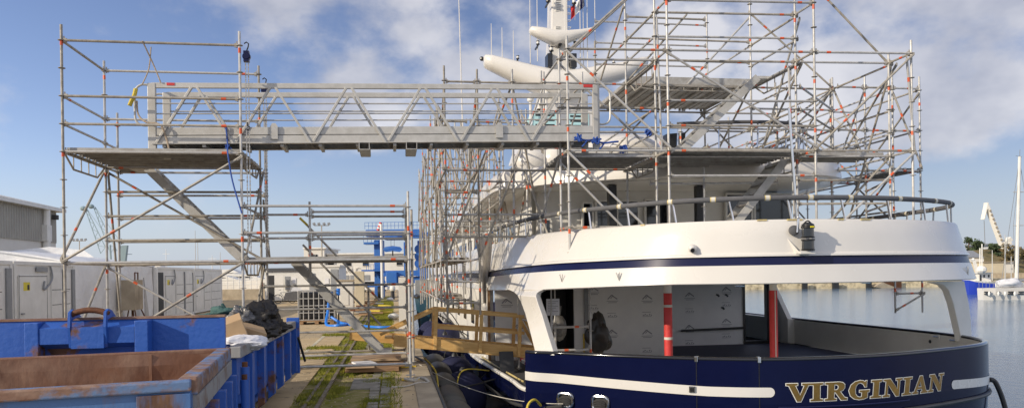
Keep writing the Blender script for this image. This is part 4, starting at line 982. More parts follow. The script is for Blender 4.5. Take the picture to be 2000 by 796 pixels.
for i, y in enumerate(ys[1:], 1):
    t = 6.35 + (.5 if i in (3, 6) else 0) - (.6 if i in (1, 7) else 0) + (.3 if i == 8 else 0); b = R.uniform(.75, 1.2)
    Q.pole(PX0, y, b, t); Q.pole(PX1, y, b + .1, t - .1)
    if i % 2: Q.pole(PX1 + .3, y + .6, 1.4, t - .9)
    for z in (5.85, 4.35, 3.35, 2.36, 1.37): Q.ledger((PX0, y, z), (PX1, y, z), trim=.03)
    y0 = ys[i - 1]
    for z in (5.85, 4.85, 4.35, 2.36, 1.37): Q.ledger((PX0, y0, z), (PX0, y, z), old=.5)
    for z in (4.35, 2.36): Q.ledger((PX1, y0, z), (PX1, y, z), old=.5)
    z0, z1 = (4.4, 6.2) if i % 2 else (6.2, 4.4)
    Q.brace((PX0 - .05, y0, z0), (PX0 - .05, y, z1), old=.7); Q.brace((PX1, y0, z1), (PX1, y, z0), old=.7)
    z0, z1 = (2.4, 4.3) if i % 2 else (4.3, 2.4)
    Q.brace((PX0 - .05, y0, z0), (PX0 - .05, y, z1), old=.7); Q.brace((PX0, y, z0), (PX1, y, z1), old=.5)
for i in (1, 2, 3, 4, 5, 6, 7): Q.deck(PX0 + .04, PX1 - .04, ys[i] + .03, ys[i + 1] - .03, 2.40, 'y')
Q.deck(PX0 + .04, PX1 - .04, 21.4, 23.4, 1.42, 'y', w=.33)
# inner row standing on the side deck
iy = [19.3, 21.4, 23.5, 25.6, 27.7]
for i, y in enumerate(iy):
    Q.pole(2.72, y, 2.9, 6.5 - .2 * (i % 2), old=.5); Q.pole(3.42, y, 2.05, 6.2, old=.5)
    for z in (5.85, 4.35, 3.35): Q.ledger((PX1, y - .06, z), (2.72, y, z), trim=.03); Q.ledger((2.72, y, z), (3.42, y, z), trim=.03)
    if i:
        for z in (5.85, 5.35, 4.35, 3.85): Q.ledger((2.72, iy[i - 1], z), (2.72, y, z), old=.6)
        z0, z1 = (4.4, 6.2) if i % 2 else (6.2, 4.4); Q.brace((2.72, iy[i - 1], z0), (2.72, y, z1), old=.8); Q.brace((3.42, iy[i - 1], z1 - 1.8), (3.42, y, z0 - 1.8), old=.8)
for i, y in enumerate(ys[1:6], 1): Q.brace((PX0, y, 6.2), (PX1, y, 4.4), old=.8); Q.brace((PX1 + .1, ys[i - 1], 4.4), (2.7, y, 6.2), old=.8); Q.brace((PX0 + .1, ys[i - 1], 1.4), (PX0 + .1, y, 2.3), old=.6)
# ------------------------------------------------------------------ scaffold along the far side
W = Scaffold('far_side_scaffold', (12.6, 20, 1.0), 'galvanised scaffold hung along the far side of the yacht towards open water', .41)
for x in (11.52, 12.26, 13.0): W.pole(x, 17.3, .9 if x > 12 else 2.05, 6.75)
W.pole(10.76, 17.55, 2.05, 6.7)
for z in (6.45, 5.4, 4.41, 2.41): 
    for a, b in ((10.76, 11.52), (11.52, 12.26), (12.26, 13.0)): W.ledger((a, 17.3, z), (b, 17.3, z), old=.4)
W.ledger((12.26, 17.3, 1.38), (13.0, 17.3, 1.38)); W.brace((12.26, 17.25, .98), (13.0, 17.25, 1.36))
wy = [17.3, 19.9, 22.5, 25.1, 27.7]
for i, y in enumerate(wy[1:], 1):
    for x in (12.22, 12.96): W.pole(x, y, .95 if i == 4 and x > 12.5 else 2.1, 6.6 - .1 * i)
    for z in (6.41, 5.41, 4.41, 3.41, 2.41):
        W.ledger((12.22, y, z), (12.96, y, z), trim=.03)
        W.ledger((12.22, wy[i - 1], z), (12.22, y, z), old=.5)
        if z in (6.41, 5.41, 4.41, 2.41): W.ledger((12.96, wy[i - 1], z), (12.96, y, z), old=.5)
    z0, z1 = (4.5, 6.3) if i % 2 else (6.3, 4.5)
    W.brace((12.22, wy[i - 1], z0), (12.22, y, z1), old=.8); W.brace((12.96, wy[i - 1], z1), (12.96, y, z0), old=.8)
    W.brace((12.22, wy[i - 1], z1 - 2), (12.22, y, z0 - 2), old=.8); W.brace((12.96, wy[i - 1], z0 - 2), (12.96, y, z1 - 2), old=.8)
W.brace((11.52, 17.3, 6.4), (12.22, 19.9, 4.5), old=.8); W.brace((10.76, 17.4, 4.4), (12.2, 19.9, 6.3), old=.8); W.brace((10.76, 17.4, 6.4), (11.5, 17.2, 4.5), old=.8); W.brace((12.26, 17.25, 6.3), (13.0, 17.25, 4.5), old=.3)
W.deck(12.26, 12.92, 20, 22.4, 2.45, 'y', w=.33); W.deck(12.26, 12.92, 17.4, 19.8, 4.45, 'y', w=.33)

# small frame on the aft deck
A = Scaffold('deck_trestle', (3.9, 16, ZD), 'small scaffold frame propped under the ceiling of the aft deck', .3)
fx = [wx(1077, 15.6), wx(1153, 15.6)]
for x in fx: A.pole(x, 15.6, ZD, 1.2, old=0); 
A.pole(fx[0] + .27, 16.5, ZD, 1.2, old=0); A.pole(2.9, 17.8, ZD, 1.2, old=0)
for z in (atY(1100, 638, 15.6).z, atY(1100, 683, 15.6).z): A.ledger((fx[0], 15.6, z), (fx[1], 15.6, z), old=0); A.ledger((fx[0], 15.6, z + .02), (fx[0] + .27, 16.5, z + .02), old=0)
A.ledger((fx[0], 15.6, .95), (2.9, 17.8, .95))
for x, y in ((fx[0], 15.6), (fx[1], 15.6), (fx[0] + .27, 16.5), (2.9, 17.8)):
    m = MB(); m.tube((x, y, 1.18), (x, y, 1.68), .016, 8); m.lathe((x, y, 1.68), [(.02, 0), (.09, .1), (.09, .105)], 4); m.lathe((x, y, 1.35), [(.016, 0), (.06, .005), (.016, .01)], 8); m.build('jack_head', 'galv', A.root)
m = MB(); p = atY(1168, 650, 15.75)
from mathutils import noise as NZ
m.ball((0, 0, 0), 1, 40)
for i, v in enumerate(m.v):
    n = v.normalized(); k = 1 + .45 * NZ.noise(n * 1.4 + Vector((2, 0, 5))) - .3 * abs(NZ.noise(n * 4 + Vector((0, 3, 0)))); m.v[i] = p + Vector((n.x * .27 + .06 * -n.z, n.y * .12, n.z * .42 - .02)) * k
one('hanging_black_bag', m, 'bin', 'black plastic bag hung on the small frame of the aft deck', 'bag', smooth=180)
m = MB(); p, q = atY(1067, 583, 15.9), atY(1093, 615, 15.9); m.box(p.x, q.x, 15.9, 15.912, q.z, p.z)
m2 = m
for k in range(7): m.box(p.x + .03, q.x - .03 - .05 * (k % 3), 15.896, 15.8985, p.z - .06 - k * .035, p.z - .05 - k * .035, 1)
one('paper_notice', m2, ['cloth', 'ink'], 'sheet of paper pinned up behind the small frame on the aft deck', 'notice')
m = MB(); p = atY(1092, 640, 16.9); m.ball(p, .2, 12, 0, (.9, .6, 1.5)); m.tube(p + Vector((0, 0, .3)), p + Vector((.02, 0, .5)), .04, 8); one('hanging_clear_bag', m, 'silverbag', 'pale clear plastic sack hanging behind the small frame', 'bag', smooth=True)
m = MB(); p = atY(1015, 650, 18.2); m.tube(p - Zv * .2, p + Zv * .2, .045, 12); m.tube(p + Zv * .2, p + Zv * .26, .02, 8, 1); one('fire_extinguisher', m, ['red', 'black'], 'red fire extinguisher hanging in the side opening of the yacht', 'extinguisher', smooth=True)
m = MB(); a = atY(935, 462, 20.3); b = atY(940, 592, 20.3)
rings = []
for k in range(9):
    t = k / 8; z = a.z + (b.z - a.z) * t; sp = .30 * (1 - t) + .12
    rings.append([Vector((a.x + .1 * t + sp * j / 5, 20.3 + .05 * math.sin(j * 1.7 + k * .8) + .3 * j / 5, z)) for j in range(6)])
m.loft(rings); o = m.build('grey_tarpaulin', 'tarp'); tag(o, 'grey tarpaulin hanging down the yacht side at the end of the white bulwark', 'tarpaulin'); md = o.modifiers.new('thick', 'SOLIDIFY'); md.thickness = .015
from mathutils import noise as NZ
# ------------------------------------------------------------------ quay, water
def st(o): return tag(o, kind='structure')
def ground_mat():
    m = mat('quay_concrete', (.47, .36, .215), .9, col2=(.56, .44, .28), scale=.9, bump=.35, bscale=9, dist=.03, spec=0)
    nt = m.node_tree; N = nt.nodes; L = nt.links; b = N['Principled BSDF']
    src = b.inputs['Base Color'].links[0].from_socket
    tc = N.new('ShaderNodeTexCoord')
    def nz(sc, det, a, c, st=None):
        n = N.new('ShaderNodeTexNoise'); n.inputs['Scale'].default_value = sc; n.inputs['Detail'].default_value = det
        v = tc.outputs['Object']
        if st:
            mp = N.new('ShaderNodeMapping'); mp.inputs['Scale'].default_value = st; L.new(v, mp.inputs[0]); v = mp.outputs[0]
        L.new(v, n.inputs['Vector']); r = N.new('ShaderNodeValToRGB'); r.color_ramp.elements[0].position = a; r.color_ramp.elements[1].position = c; L.new(n.outputs[0], r.inputs[0]); return r.outputs[0]
    def mix(f, a, col):
        x = N.new('ShaderNodeMix'); x.data_type = 'RGBA'; L.new(f, x.inputs['Factor']); L.new(a, x.inputs['A']); x.inputs['B'].default_value = (*col, 1); return x.outputs['Result']
    c = mix(nz(.25, 5, .45, .7), src, (.36, .30, .215)); c = mix(nz(3.2, 8, .6, .74), c, (.20, .18, .14)); c = mix(nz(1.4, 8, .62, .74, (1, .25, 1)), c, (.19, .18, .11))
    br = N.new('ShaderNodeTexBrick'); br.inputs['Scale'].default_value = 1.; br.inputs['Brick Width'].default_value = 3.; br.inputs['Row Height'].default_value = 2.4; br.inputs['Mortar Size'].default_value = .008; br.offset = 0
    L.new(tc.outputs['Object'], br.inputs['Vector']); c = mix(br.outputs['Fac'], c, (.22, .20, .15)); L.new(c, b.inputs['Base Color'])
    return m
gm = ground_mat()
QE = .70
m = MB(); m.quad((-500, -60, 0), (-1.62, -60, 0), (-1.62, 900, 0), (-500, 900, 0)); m.quad((-.06, -60, 0), (QE, -60, 0), (QE, 140, 0), (-.06, 140, 0)); m.quad((-1.62, -60, -.05), (-.06, -60, -.05), (-.06, 900, -.05), (-1.62, 900, -.05)); m.quad((-.06, 140, 0), (QE, 140, 0), (QE, 900, 0), (-.06, 900, 0))
m.quad((-1.62, -60, -.05), (-1.62, -60, 0), (-1.62, 900, 0), (-1.62, 900, -.05)); m.quad((-.06, -60, -.05), (-.06, -60, 0), (-.06, 900, 0), (-.06, 900, -.05))
m.quad((QE, -60, 0), (QE, 900, 0), (QE, 900, -5), (QE, -60, -5))
st(m.build('quay', gm, loc=(0, 0, 0)))
m = MB(); y = -40
while y < 120: m.box(.36, QE + .03, y, y + 1.94, -.2, .022); y += 1.96
st(m.build('quay_coping', 'concrete', bevel=.02))
moss = mat('mossy_track_bed', (.36, .29, .18), .95, col2=(.17, .18, .035), scale=1.6, thr=(.38, .60), bump=.8, bscale=14, dist=.06, spec=0)
m = MB(); nx, ny = 12, 300
for i in range(nx):
    for j in range(ny):
        def pt(i, j):
            x = -1.62 + 1.56 * i / nx; y = 5 + 75 * j / ny; z = -.03 + .045 * NZ.noise((x * 2.2, y * .9, 0)) + .03 * NZ.noise((x * 7, y * 5, 3)) - (.045 if -1.12 < x < -.75 else 0)
            return (x, y, max(z, -.045) if 0 < i < nx else -.02)
        m.quad(pt(i, j), pt(i + 1, j), pt(i + 1, j + 1), pt(i, j + 1))
st(m.build('track_bed', moss, smooth=True, loc=(0, 0, 0)))
m = MB(); m.box(-1.215, -1.155, 2, 110, -.03, .012); m.box(-1.42, -1.37, 2, 110, -.03, .004); tag(m.build('crane_rail', 'railrust'), 'narrow steel crane rail sunk in the grassy strip along the quay', 'rail')
m = MB(); pv = mat('granite_sett', (.30, .28, .24), .85, col2=(.2, .185, .15), scale=4, bump=.3)
for k in range(34):
    y = 9.5 + k * .27
    for c in range(2): 
        if R.random() < .8: m.box(-.42 + c * .19 + R.uniform(-.01, .01), -.26 + c * .19, y, y + .22, -.04, .004 + R.uniform(-.006, .01))
y = 10
for y0, y1 in ((14.0, 15.4), (22, 23.2), (31, 33), (26.5, 27.3)): m.box(-.78, -.30, y0, y1, -.04, .006)
tag(m.build('granite_setts', pv), kind='structure')
def blades(name, spots, label):
    m = MB()
    for x, y, z, n in spots:
        for k in range(n):
            a = R.uniform(0, 6.28); r = R.uniform(0, .09); h = R.uniform(.02, .065) * (1 + .008 * y); w = .0055 * (1 + y * .03)
            px, py = x + r * math.cos(a), y + r * math.sin(a); t = R.uniform(0, 6.28); l = R.uniform(.3, 1.1) * h
            m.add([(px - w * math.cos(t), py - w * math.sin(t), z), (px + w * math.cos(t), py + w * math.sin(t), z), (px + l * math.cos(t * 2.3), py + l * math.sin(t * 2.3), z + h)], [(0, 1, 2)])
    return tag(m.build(name, 'grass', loc=(0, 0, 0), fix=False), label, 'grass', kind='stuff')
sp = []
for k in range(16000):
    y = 9 + 52 * R.random() ** 1.5; x = R.uniform(-1.08, -.03)
    q = NZ.noise((x * 1.9, y * .55, 7.)) + .35 * NZ.noise((x * 6, y * 3, 1.))
    edge = (.45 if x > -.2 else 0) + (.15 if x < -.85 else 0) + (.45 if y > 22 else 0) - (.45 if y < 14 and x < -.6 else 0)
    if q + edge > .12: sp.append((x, y, -.03, 8))
for k in range(2600):
    y = 9 + 26 * R.random(); x = R.uniform(-1.6, -1.22)
    if NZ.noise((x * 2, y * .8, 2.)) > .02: sp.append((x, y, -.02, 4))
for k in range(700):
    x = R.uniform(-2.4, -1.55); y = R.choice((22.2, 19.6, 27)) + R.gauss(0, .22)
    sp.append((x, y, .0, 4))
for k in range(160): sp.append((R.uniform(-.1, .1), R.uniform(10, 17), .0, 4))
blades('grass', sp, 'short green grass growing along the sunken crane track')
m = MB()
for k in range(2): pass
m.obox((-2.34, 20.5, .004), (.05, 0, 0), (0, 7.5, 0), (0, 0, .001)); st(m.build('painted_line', mat('worn_line', (.60, .54, .38), .8, col2=(.35, .31, .24), scale=3, thr=(.5, .65))))
stones = MB()
for k in range(1500):
    x = R.choice((R.uniform(-1.6, .6), R.uniform(-3, .6))); y = R.uniform(9.5, 30); s_ = R.uniform(.003, .009) * (1 + .02 * y); c = Vector((x, y, (-.035 if -1.6 < x < -.06 else .0) + s_ * .5))
    a = Vector((R.gauss(0, 1), R.gauss(0, 1), R.gauss(0, .4))).normalized() * s_; b = a.orthogonal().normalized() * s_ * R.uniform(.5, 1); stones.obox(c, a, b, a.cross(b).normalized() * s_ * .5)
tag(stones.build('gravel', 'concrete', fix=False), 'loose gravel and crumbs scattered on the quay', kind='stuff')
# water
wm = mat('harbour_water', (.12, .20, .28), .09, spec=.5)
nt = wm.node_tree; N_ = nt.nodes; tc = N_.new('ShaderNodeTexCoord'); b = N_['Principled BSDF']; b.inputs['IOR'].default_value = 1.33
mp = N_.new('ShaderNodeMapping'); mp.inputs['Scale'].default_value = (1, .55, 1); nt.links.new(tc.outputs['Object'], mp.inputs[0])
n1 = N_.new('ShaderNodeTexNoise'); n1.inputs['Scale'].default_value = 2.4; n1.inputs['Detail'].default_value = 7; n1.inputs['Roughness'].default_value = .6; nt.links.new(mp.outputs[0], n1.inputs['Vector'])
bp = N_.new('ShaderNodeBump'); bp.inputs['Strength'].default_value = .30; bp.inputs['Distance'].default_value = .12; nt.links.new(n1.outputs[0], bp.inputs['Height']); nt.links.new(bp.outputs[0], b.inputs['Normal'])
WZ = -1.7
m = MB(); m.quad((-3000, -300, WZ), (4000, -300, WZ), (4000, 5000, WZ), (-3000, 5000, WZ)); st(m.build('water', wm, loc=(0, 0, 0)))

# ------------------------------------------------------------------ timber gangway
B = thing('timber_gangway', (.8, 18, .4), 'home made timber gangway with handrails from the quay to the yacht', 'gangway')
def tz(x): return .60 - .117 * (x - .55)
for y in (17.55, 18.45):
    m = MB(); m.bar((-1.02 if y > 18 else .0, y, tz(-.3) - .06 if y > 18 else tz(0) - .12), (3.5, y, tz(3.5) - .13), .06, .25); m.build('side_beam', 'wood', B, bevel=.006)
    m = MB(); m.bar((.95, y, tz(.95) + .67), (3.0, y, tz(3.0) + .70), .05, .075); m.build('handrail', 'wood', B, bevel=.005)
    m = MB(); m.bar((.95, y, tz(.95) + .27), (3.0, y, tz(3.0) + .32), .03, .07); m.build('mid_rail', 'wood', B, bevel=.004)
    m = MB(); m.bar((.95, y, tz(.95) + .67), (-.3, y, tz(0) + .02), .03, .065); m.build('rail_stay', 'wood', B, bevel=.004)
    m = MB(); m.bar((3.0, y, tz(3.0) + .66), (3.45, y, tz(3.4) - .1), .03, .08); m.build('rail_stay', 'wood', B, bevel=.004)
    for x in (.92, 1.95, 2.85):
        m = MB(); m.bar((x + .0, y - .05, tz(x) - .24), (x + .05, y - .05, tz(x) + .68), .08, .045, (0, 1, 0)); m.build('post', 'wood', B, bevel=.005)
m = MB(); x = -.2
while x < 3.4: m.box(x, x + .17, 17.6, 18.4, tz(x) - .1, tz(x) - .06); x += .19
m.build('walkway', 'wood', B)
m = MB(); m.box(-.9, .1, 17.4, 18.7, .03, .12); m.box(-.95, .16, 17.3, 18.75, .12, .17, 1)
one('landing_pallet', m, ['woodold', 'ply'], 'flat board platform lying under the shore end of the timber gangway', 'platform', bevel=.004)
m = MB(); m.box(-1.0, .1, 16.2, 17.2, .02, .11); m.box(-.98, -.4, 16.1, 17.1, .115, .135, 1); m.box(-.38, .2, 16.25, 17.0, .115, .13, 0)
one('board_pile', m, ['woodold', 'ply'], 'pile of old boards at the foot of the lower stair flight', 'boards', bevel=.004)
m = MB(); m.obox((-.62, 16.6, .16), (.2, .05, 0), (-.08, .3, 0), (0, 0, .02)); one('pale_sheet', m, 'cloth', 'pale blue board lying on top of the pile of old boards', 'board')

# ------------------------------------------------------------------ fenders and lines in the gap
k = 0
for (x, y, z, r, lb) in ((1.55, 17.6, -.80, .56, 'big blue cloth covered ball fender nearest the viewer with a yellow line'), (1.55, 19.9, -.62, .5, 'blue cloth covered ball fender below the middle of the timber gangway'), (1.4, 21.6, -.95, .5, 'blue cloth covered ball fender floating low behind the black fenders'),
                          (1.55, 23.6, -.35, .5, 'blue cloth covered ball fender under the far handrail of the timber gangway'), (1.5, 27.0, -.3, .55, 'blue cloth covered ball fender seen left of the timber gangway post'), (1.75, 25.4, .0, .42, 'blue cloth covered ball fender pressed high against the white hull side'), (1.5, 31.0, -.4, .55, 'farthest blue cloth covered ball fender along the yacht side')):
    f = thing('ball_fender', (x, y, z - r), lb, 'fender', 'blue ball fenders between yacht and quay')
    m = MB(); m.ball((x, y, z), r, 24, 0, (1, 1, 1.08)); m.build('body', 'fenderblue', f, smooth=True)
    m = MB(); m.lathe((x, y, z + r * 1.05), [(.09, 0), (.07, .06), (.04, .1), (0, .1)], 10); m.build('neck', 'rubber', f, smooth=True)
    m = MB(); m.path(crom([(x, y, z + r * 1.12), (x + .1, y, z + r * 1.1 + .3), (2.3, y + .2, .1)] if k else [(2.2, y + .3, ZD), (x + .1, y - .1, z + r * 1.16), (x - .12, y - r * .55, z + r * .9), (x - .18, y - r * 1.02, z), (x - .16, y - r * .9, z - .6)], 5), .016, 6); m.build('lanyard', 'ropeyellow' if k == 0 else 'ropedark', f, smooth=True); k += 1
for (y, L_, z, lb) in ((12.9, 1.35, -.62, 'black tube fender nearest the viewer below the quay edge'), (14.6, 1.5, -.6, 'second black tube fender from the viewer along the quay edge'), (16.4, 1.4, -.55, 'third black tube fender along the quay edge'), (18.2, 1.4, -.5, 'black tube fender below the landing of the timber gangway'), (20.2, 1.4, -.5, 'farthest black tube fender along the quay edge')):
    m = MB(); m.lathe((1.06, y, z), [(0, 0), (.16, .0), (.30, .06), (.34, .16), (.345, L_ / 2), (.34, L_ - .16), (.30, L_ - .06), (.16, L_), (0, L_)], 22, 0, (0.03, 1, -.0))
    one('tube_fender', m, 'fenderblack', lb, 'fender', 'black tube fenders along the quay', smooth=50)
def line(name, pts, r, mt, lb, cat='rope', n=6): m = MB(); m.path(pts, r, n); return one(name, m, mt, lb, cat, smooth=True)
line('mooring_line', sag((.55, 17.0, .05), on(hull_px(1105, -.35), -.42, .1), .22, 16), .008, 'rope', 'thin pale mooring line slanting from the quay to the stern fairlead')
line('mooring_line', crom([(.2, 14.75, .05), (.35, 14.6, .03), (.5, 14.9, .03), (.6, 14.5, .05), (.72, 14.2, -.1)], 6), .028, 'rope', 'thick white rope lying knotted beside the foot of the tower')
line('mooring_line', crom([(-.05, 13.9, .02), (.2, 13.95, .02), (.45, 14.3, .025), (.62, 14.25, .03)], 6), .014, 'rope', 'thin grey rope end lying on the quay slab in the shade')
line('edge_cable', crom([(.76, 11, .0), (.75, 13, .03), (.74, 15, .04), (.72, 17, .06), (.5, 18.2, .1)], 6), .025, 'rubber', 'black cable running along the quay edge', 'cable')
line('edge_cable', crom([(.8, 11.4, -.12), (.82, 13, -.16), (.86, 15.2, -.25), (.9, 17, -.1), (.7, 18.2, .08)], 6), .018, 'ropeyellow', 'thin yellow hose hanging just below the quay edge', 'hose')
line('edge_cable', crom([(.72, 15.5, .05), (1.0, 16.2, -.35), (1.6, 16.9, -.45), (2.3, 17.5, -.4)], 6), .02, 'ropedark', 'upper dark cable sagging from the quay to the yacht side', 'cable')
line('edge_cable', crom([(.72, 16.2, .05), (.95, 16.8, -.55), (1.5, 17.6, -.7), (2.2, 18.5, -.4)], 6), .016, 'ropedark', 'lower dark cable sagging between quay and yacht', 'cable')
s_ = hull_px(1105, -.35); a = on(s_, -.46, .12)
line('shore_power_cable', crom([a, a + Vector((-.35, .5, -.1)), a + Vector((-.75, 1.3, -.12)), Vector((2.2, 17, -.6)), Vector((1.95, 19, -.5))], 6), .035, 'ropedark', 'thick black cable bundle running along the hull into the stern fairlead', 'cable', 8)
line('yellow_hose', crom([(2.75, 14.35, -.5), (2.6, 14.2, -.36), (2.45, 14.1, -.45), (2.4, 14.0, -.8), (2.38, 14.0, -1.4)], 6), .026, 'ropeyellow', 'yellow hose looping over the cut edge of the hull', 'hose')
p = Vector((2.2, 24, 0)); m = MB(); a, b = atX(855, 604, 2.2), atX(905, 664, 2.3); m.bar(a, b, .12, .12); m.bar(a + Vector((.0, 0, -.25)), b + Vector((0, 0, -.1)), .06, .1)
for k in range(9): c = a.lerp(b, k / 8); m.tube(c - Zv * .08 - Vector((.1, 0, 0)), c + Zv * .1 - Vector((.1, 0, 0)), .03, 7, 1)
one('stowed_gangway', m, ['alu', 'rubber'], 'folded light metal boarding ladder stowed along the yacht side', 'ladder')

# ------------------------------------------------------------------ skips
K = thing('roll_off_skip', (-3.3, 11.6, 0), 'blue open skip full of rubbish with a rusty lifting hook bar', 'skip', 'blue steel skips')
kx0, kx1, ky0, ky1, kz = -4.85, -1.78, 9.1, 14.1, 1.226
m = MB()
m.box(kx1 - .06, kx1, ky0 + .07, ky1, .5, kz - .13); m.box(kx0, kx0 + .06, ky0 + .07, ky1, .5, kz - .13); m.box(kx0 + .06, kx1 - .06, ky1 - .06, ky1, .3, kz - .02); m.box(kx0 + .06, kx1 - .06, ky0 + .07, ky1 - .06, .34, .40)
m.obox((kx1 - .14, (ky0 + ky1) / 2, .42), (.12, 0, .08), (0, (ky1 - ky0) / 2 - .05, 0), (-.01, 0, .015)); m.build('body', 'skipblue', K)
for q in (kx0, kx1): m = MB(); m.box(q - .07, q + .065, ky0 + .0, ky1, kz - .13, kz); m.build('rim', 'chipgrey', K, bevel=.01)
for k in range(6):
    y = ky0 + .55 + k * .86; m = MB(); m.prism([(kx1, y, .28), (kx1 + .085, y, .34), (kx1 + .09, y, kz - .131), (kx1, y, kz - .131)], (0, .16, 0)); m.build('rib', 'skipblue', K, bevel=.006)
m = MB(); m.box(kx0, -1.89, ky0, ky0 + .065, .34, 1.565); m.box(-1.94, -1.885, ky0 - .02, ky0 - .0, .34, 1.56, 0); m.build('headboard', 'skipblue', K)
m = MB(); m.box(kx0, -1.885, ky0 - .015, ky0 + .08, 1.567, 1.592); m.build('headboard_rim', 'skiprust', K)
for a in (-3.91, -2.80): m = MB(); m.box(a, a + .14, ky0 - .17, ky0 - .001, .34, 1.555); m.build('headboard_rib', 'skipblue', K, bevel=.008)
m = MB(); m.prism([(-3.765, ky0 - .002, 1.555), (-3.765, ky0 - .16, 1.49), (-3.765, ky0 - .16, 1.32), (-3.765, ky0 - .002, 1.26)], (.96, 0, 0)); m.build('headboard_beam', 'skipblue', K)
for a in (-3.46, -3.10): m = MB(); m.prism([(a, ky0 + .1, 1.595), (a, ky0 - .02, 1.67), (a, ky0 - .12, 1.69), (a, ky0 - .20, 1.66), (a, ky0 - .22, 1.5), (a, ky0 - .185, 1.28), (a, ky0 - .163, 1.27), (a, ky0 - .163, 1.57), (a, ky0 - .03, 1.595)], (.026, 0, 0)); m.build('hook_cheek', 'skipblue', K)
m = MB(); m.box(-3.43, -3.1, ky0 - .21, ky0 - .164, 1.27, 1.5); m.build('hook_plate', 'skipblue', K)
m = MB(); m.path(crom([(-3.46, ky0 - .14, 1.63), (-3.37, ky0 - .14, 1.665), (-3.26, ky0 - .14, 1.68), (-3.15, ky0 - .14, 1.665), (-3.07, ky0 - .14, 1.63)], 5), .033, 12); m.build('hook_bar', 'rustbar', K, smooth=True)
m = MB(); m.box(kx1 - .1, kx1 + .12, ky1, ky1 + .09, .3, kz + .06); m.build('door_post', 'skipblue', K, bevel=.01)
m = MB(); m.tube((kx1 + .13, ky1 - .25, .95), (kx1 + .2, ky1 + .12, .5), .022, 8); m.build('latch_lever', 'rubber', K)
for y in (ky0 + .8, ky1 - 1.2):
    for x in (kx1 - .35, kx0 + .35): m = MB(); m.lathe((x - .1, y, .16), [(0, 0), (.15, 0), (.155, .1), (.15, .2), (0, .2)], 16, 0, (1, 0, 0)); m.build('roller', 'rubber', K, smooth=40)
m = MB(); m.box(kx1 - .5, kx1 - .38, ky0 + .3, ky1, .3, .34); m.box(kx0 + .4, kx0 + .52, ky0 + .3, ky1, .3, .34); m.build('skid_rail', 'skipblue', K)
m = MB()
for y, n in ((10.62, 4), (11.48, 3)):
    for k in range(n):
        c = y + k * .10; m.box(kx1 + .001, kx1 + .004, c, c + .03, .78, .9)
        if k % 2: m.box(kx1 + .001, kx1 + .004, c, c + .075, .87, .9)
        else: m.box(kx1 + .001, kx1 + .004, c, c + .07, .78, .805)
m.build('worn_white_lettering', 'cloth', K)
# near skip
E1 = thing('skip', (-2.5, 6.8, 0), 'empty blue skip with a rusty red brown inside standing nearest the viewer', 'skip', 'blue steel skips')
FR, NR = Vector((-1.66, 8.13, 0)), Vector((-1.40, 5.63, 0)); dl = Vector((-.983, -.19, 0)); FL, NL = FR + dl * 5, NR + dl * 5
rz = 1.30
def wall(a, b, z0, z1, th, inn, mt, name, **k):
    m = MB(); n = Vector(inn) * th; m.prism([(a.x, a.y, z0), (b.x, b.y, z0), (b.x, b.y, z1), (a.x, a.y, z1)], n); return m.build(name, mt, E1, **k)
ein = dl; nin = (FR - NR).normalized()
wall(NR, NL, .25, rz - .075, .05, nin * .5, 'skipworn', 'side_wall'); wall(FR, FL, .25, rz - .06, .05, -nin, 'skipworn', 'side_wall')
wall(NR + nin * .0, FR, .25, rz - .1, .05, ein, 'skipworn', 'end_wall')
i0, i1, i2, i3 = NR + nin * .06 + dl * .07, FR - nin * .06 + dl * .07, FL - nin * .06, NL + nin * .06
m = MB()
def noisy(a, b, c, d, nu, nv, amp, nrm):
    P_ = lambda u, v: a.lerp(b, u).lerp(d.lerp(c, u), v)
    rows = []
    for j in range(nv + 1):
        r = []
        for i in range(nu + 1):
            p = P_(i / nu, j / nv); k = amp * (0 if j in (0, nv) or i in (0, nu) else 1); r.append(p + Vector(nrm) * k * NZ.noise((p.x * 2.1, p.y * 2.1, p.z * 3)))
        rows.append(r)
    m.loft(rows)
up = lambda v, z: Vector((v.x, v.y, z))
noisy(up(i1, rz - .02), up(i2, rz - .02), up(i2, .35), up(i1, .35), 40, 8, .03, -nin); noisy(up(i0, rz - .02), up(i3, rz - .02), up(i3, .35), up(i0, .35), 40, 8, .03, nin); noisy(up(i0, rz - .02), up(i1, rz - .02), up(i1, .35), up(i0, .35), 20, 8, .02, ein); m.flat([up(i0, .36), up(i1, .36), up(i2, .36), up(i3, .36)])
m.bar(up(i1 + dl * .63 - nin * .01, .4), up(i1 + dl * .63 - nin * .01, rz - .03), .025, .02, nin)
m.build('rusty_lining', 'skiprust', E1, smooth=30, fix=False)
def rim(a, b, w, z, mt, h=.07): m = MB(); m.bar(up(a, z - h / 2), up(b, z - h / 2), w, h); return m.build('rim', mt, E1, bevel=.012)
rim(NR + nin * .02, NL + nin * .02, .11, rz, 'skiprim', .075); rim(FR - nin * .02, FL - nin * .02, .08, rz, 'skiprust', .05); rim(NR + dl * .03 + nin * .06, FR + dl * .03 - nin * .05, .13, rz + .006, 'skiprim', .12)
m = MB(); c = NR + dl * .17 - nin * .012; m.obox(up(c, .72), dl * .17, nin * .012, Zv * .49); m.build('corner_plate', 'skipworn', E1, bevel=.004)
m = MB(); m.bar(up(NR + dl * .34 - nin * .02, .98), up(NR + dl * .62 - nin * .02, .985), .02, .018); m.build('weld_seam', 'rustbar', E1)
for t in (.12, .3, .52, .74, .93):
    m = MB(); c = NR.lerp(FR, t) - dl * .05; m.obox(up(c, .70), -dl * .05, nin * .05, Zv * .34); m.build('rib', 'skipblue', E1, bevel=.006)
m = MB(); m.bar(up(NR.lerp(FR, .03) - dl * .012, rz - .185), up(NR.lerp(FR, .97) - dl * .012, rz - .185), .06, .14); m.build('end_band', 'chipgrey', E1)
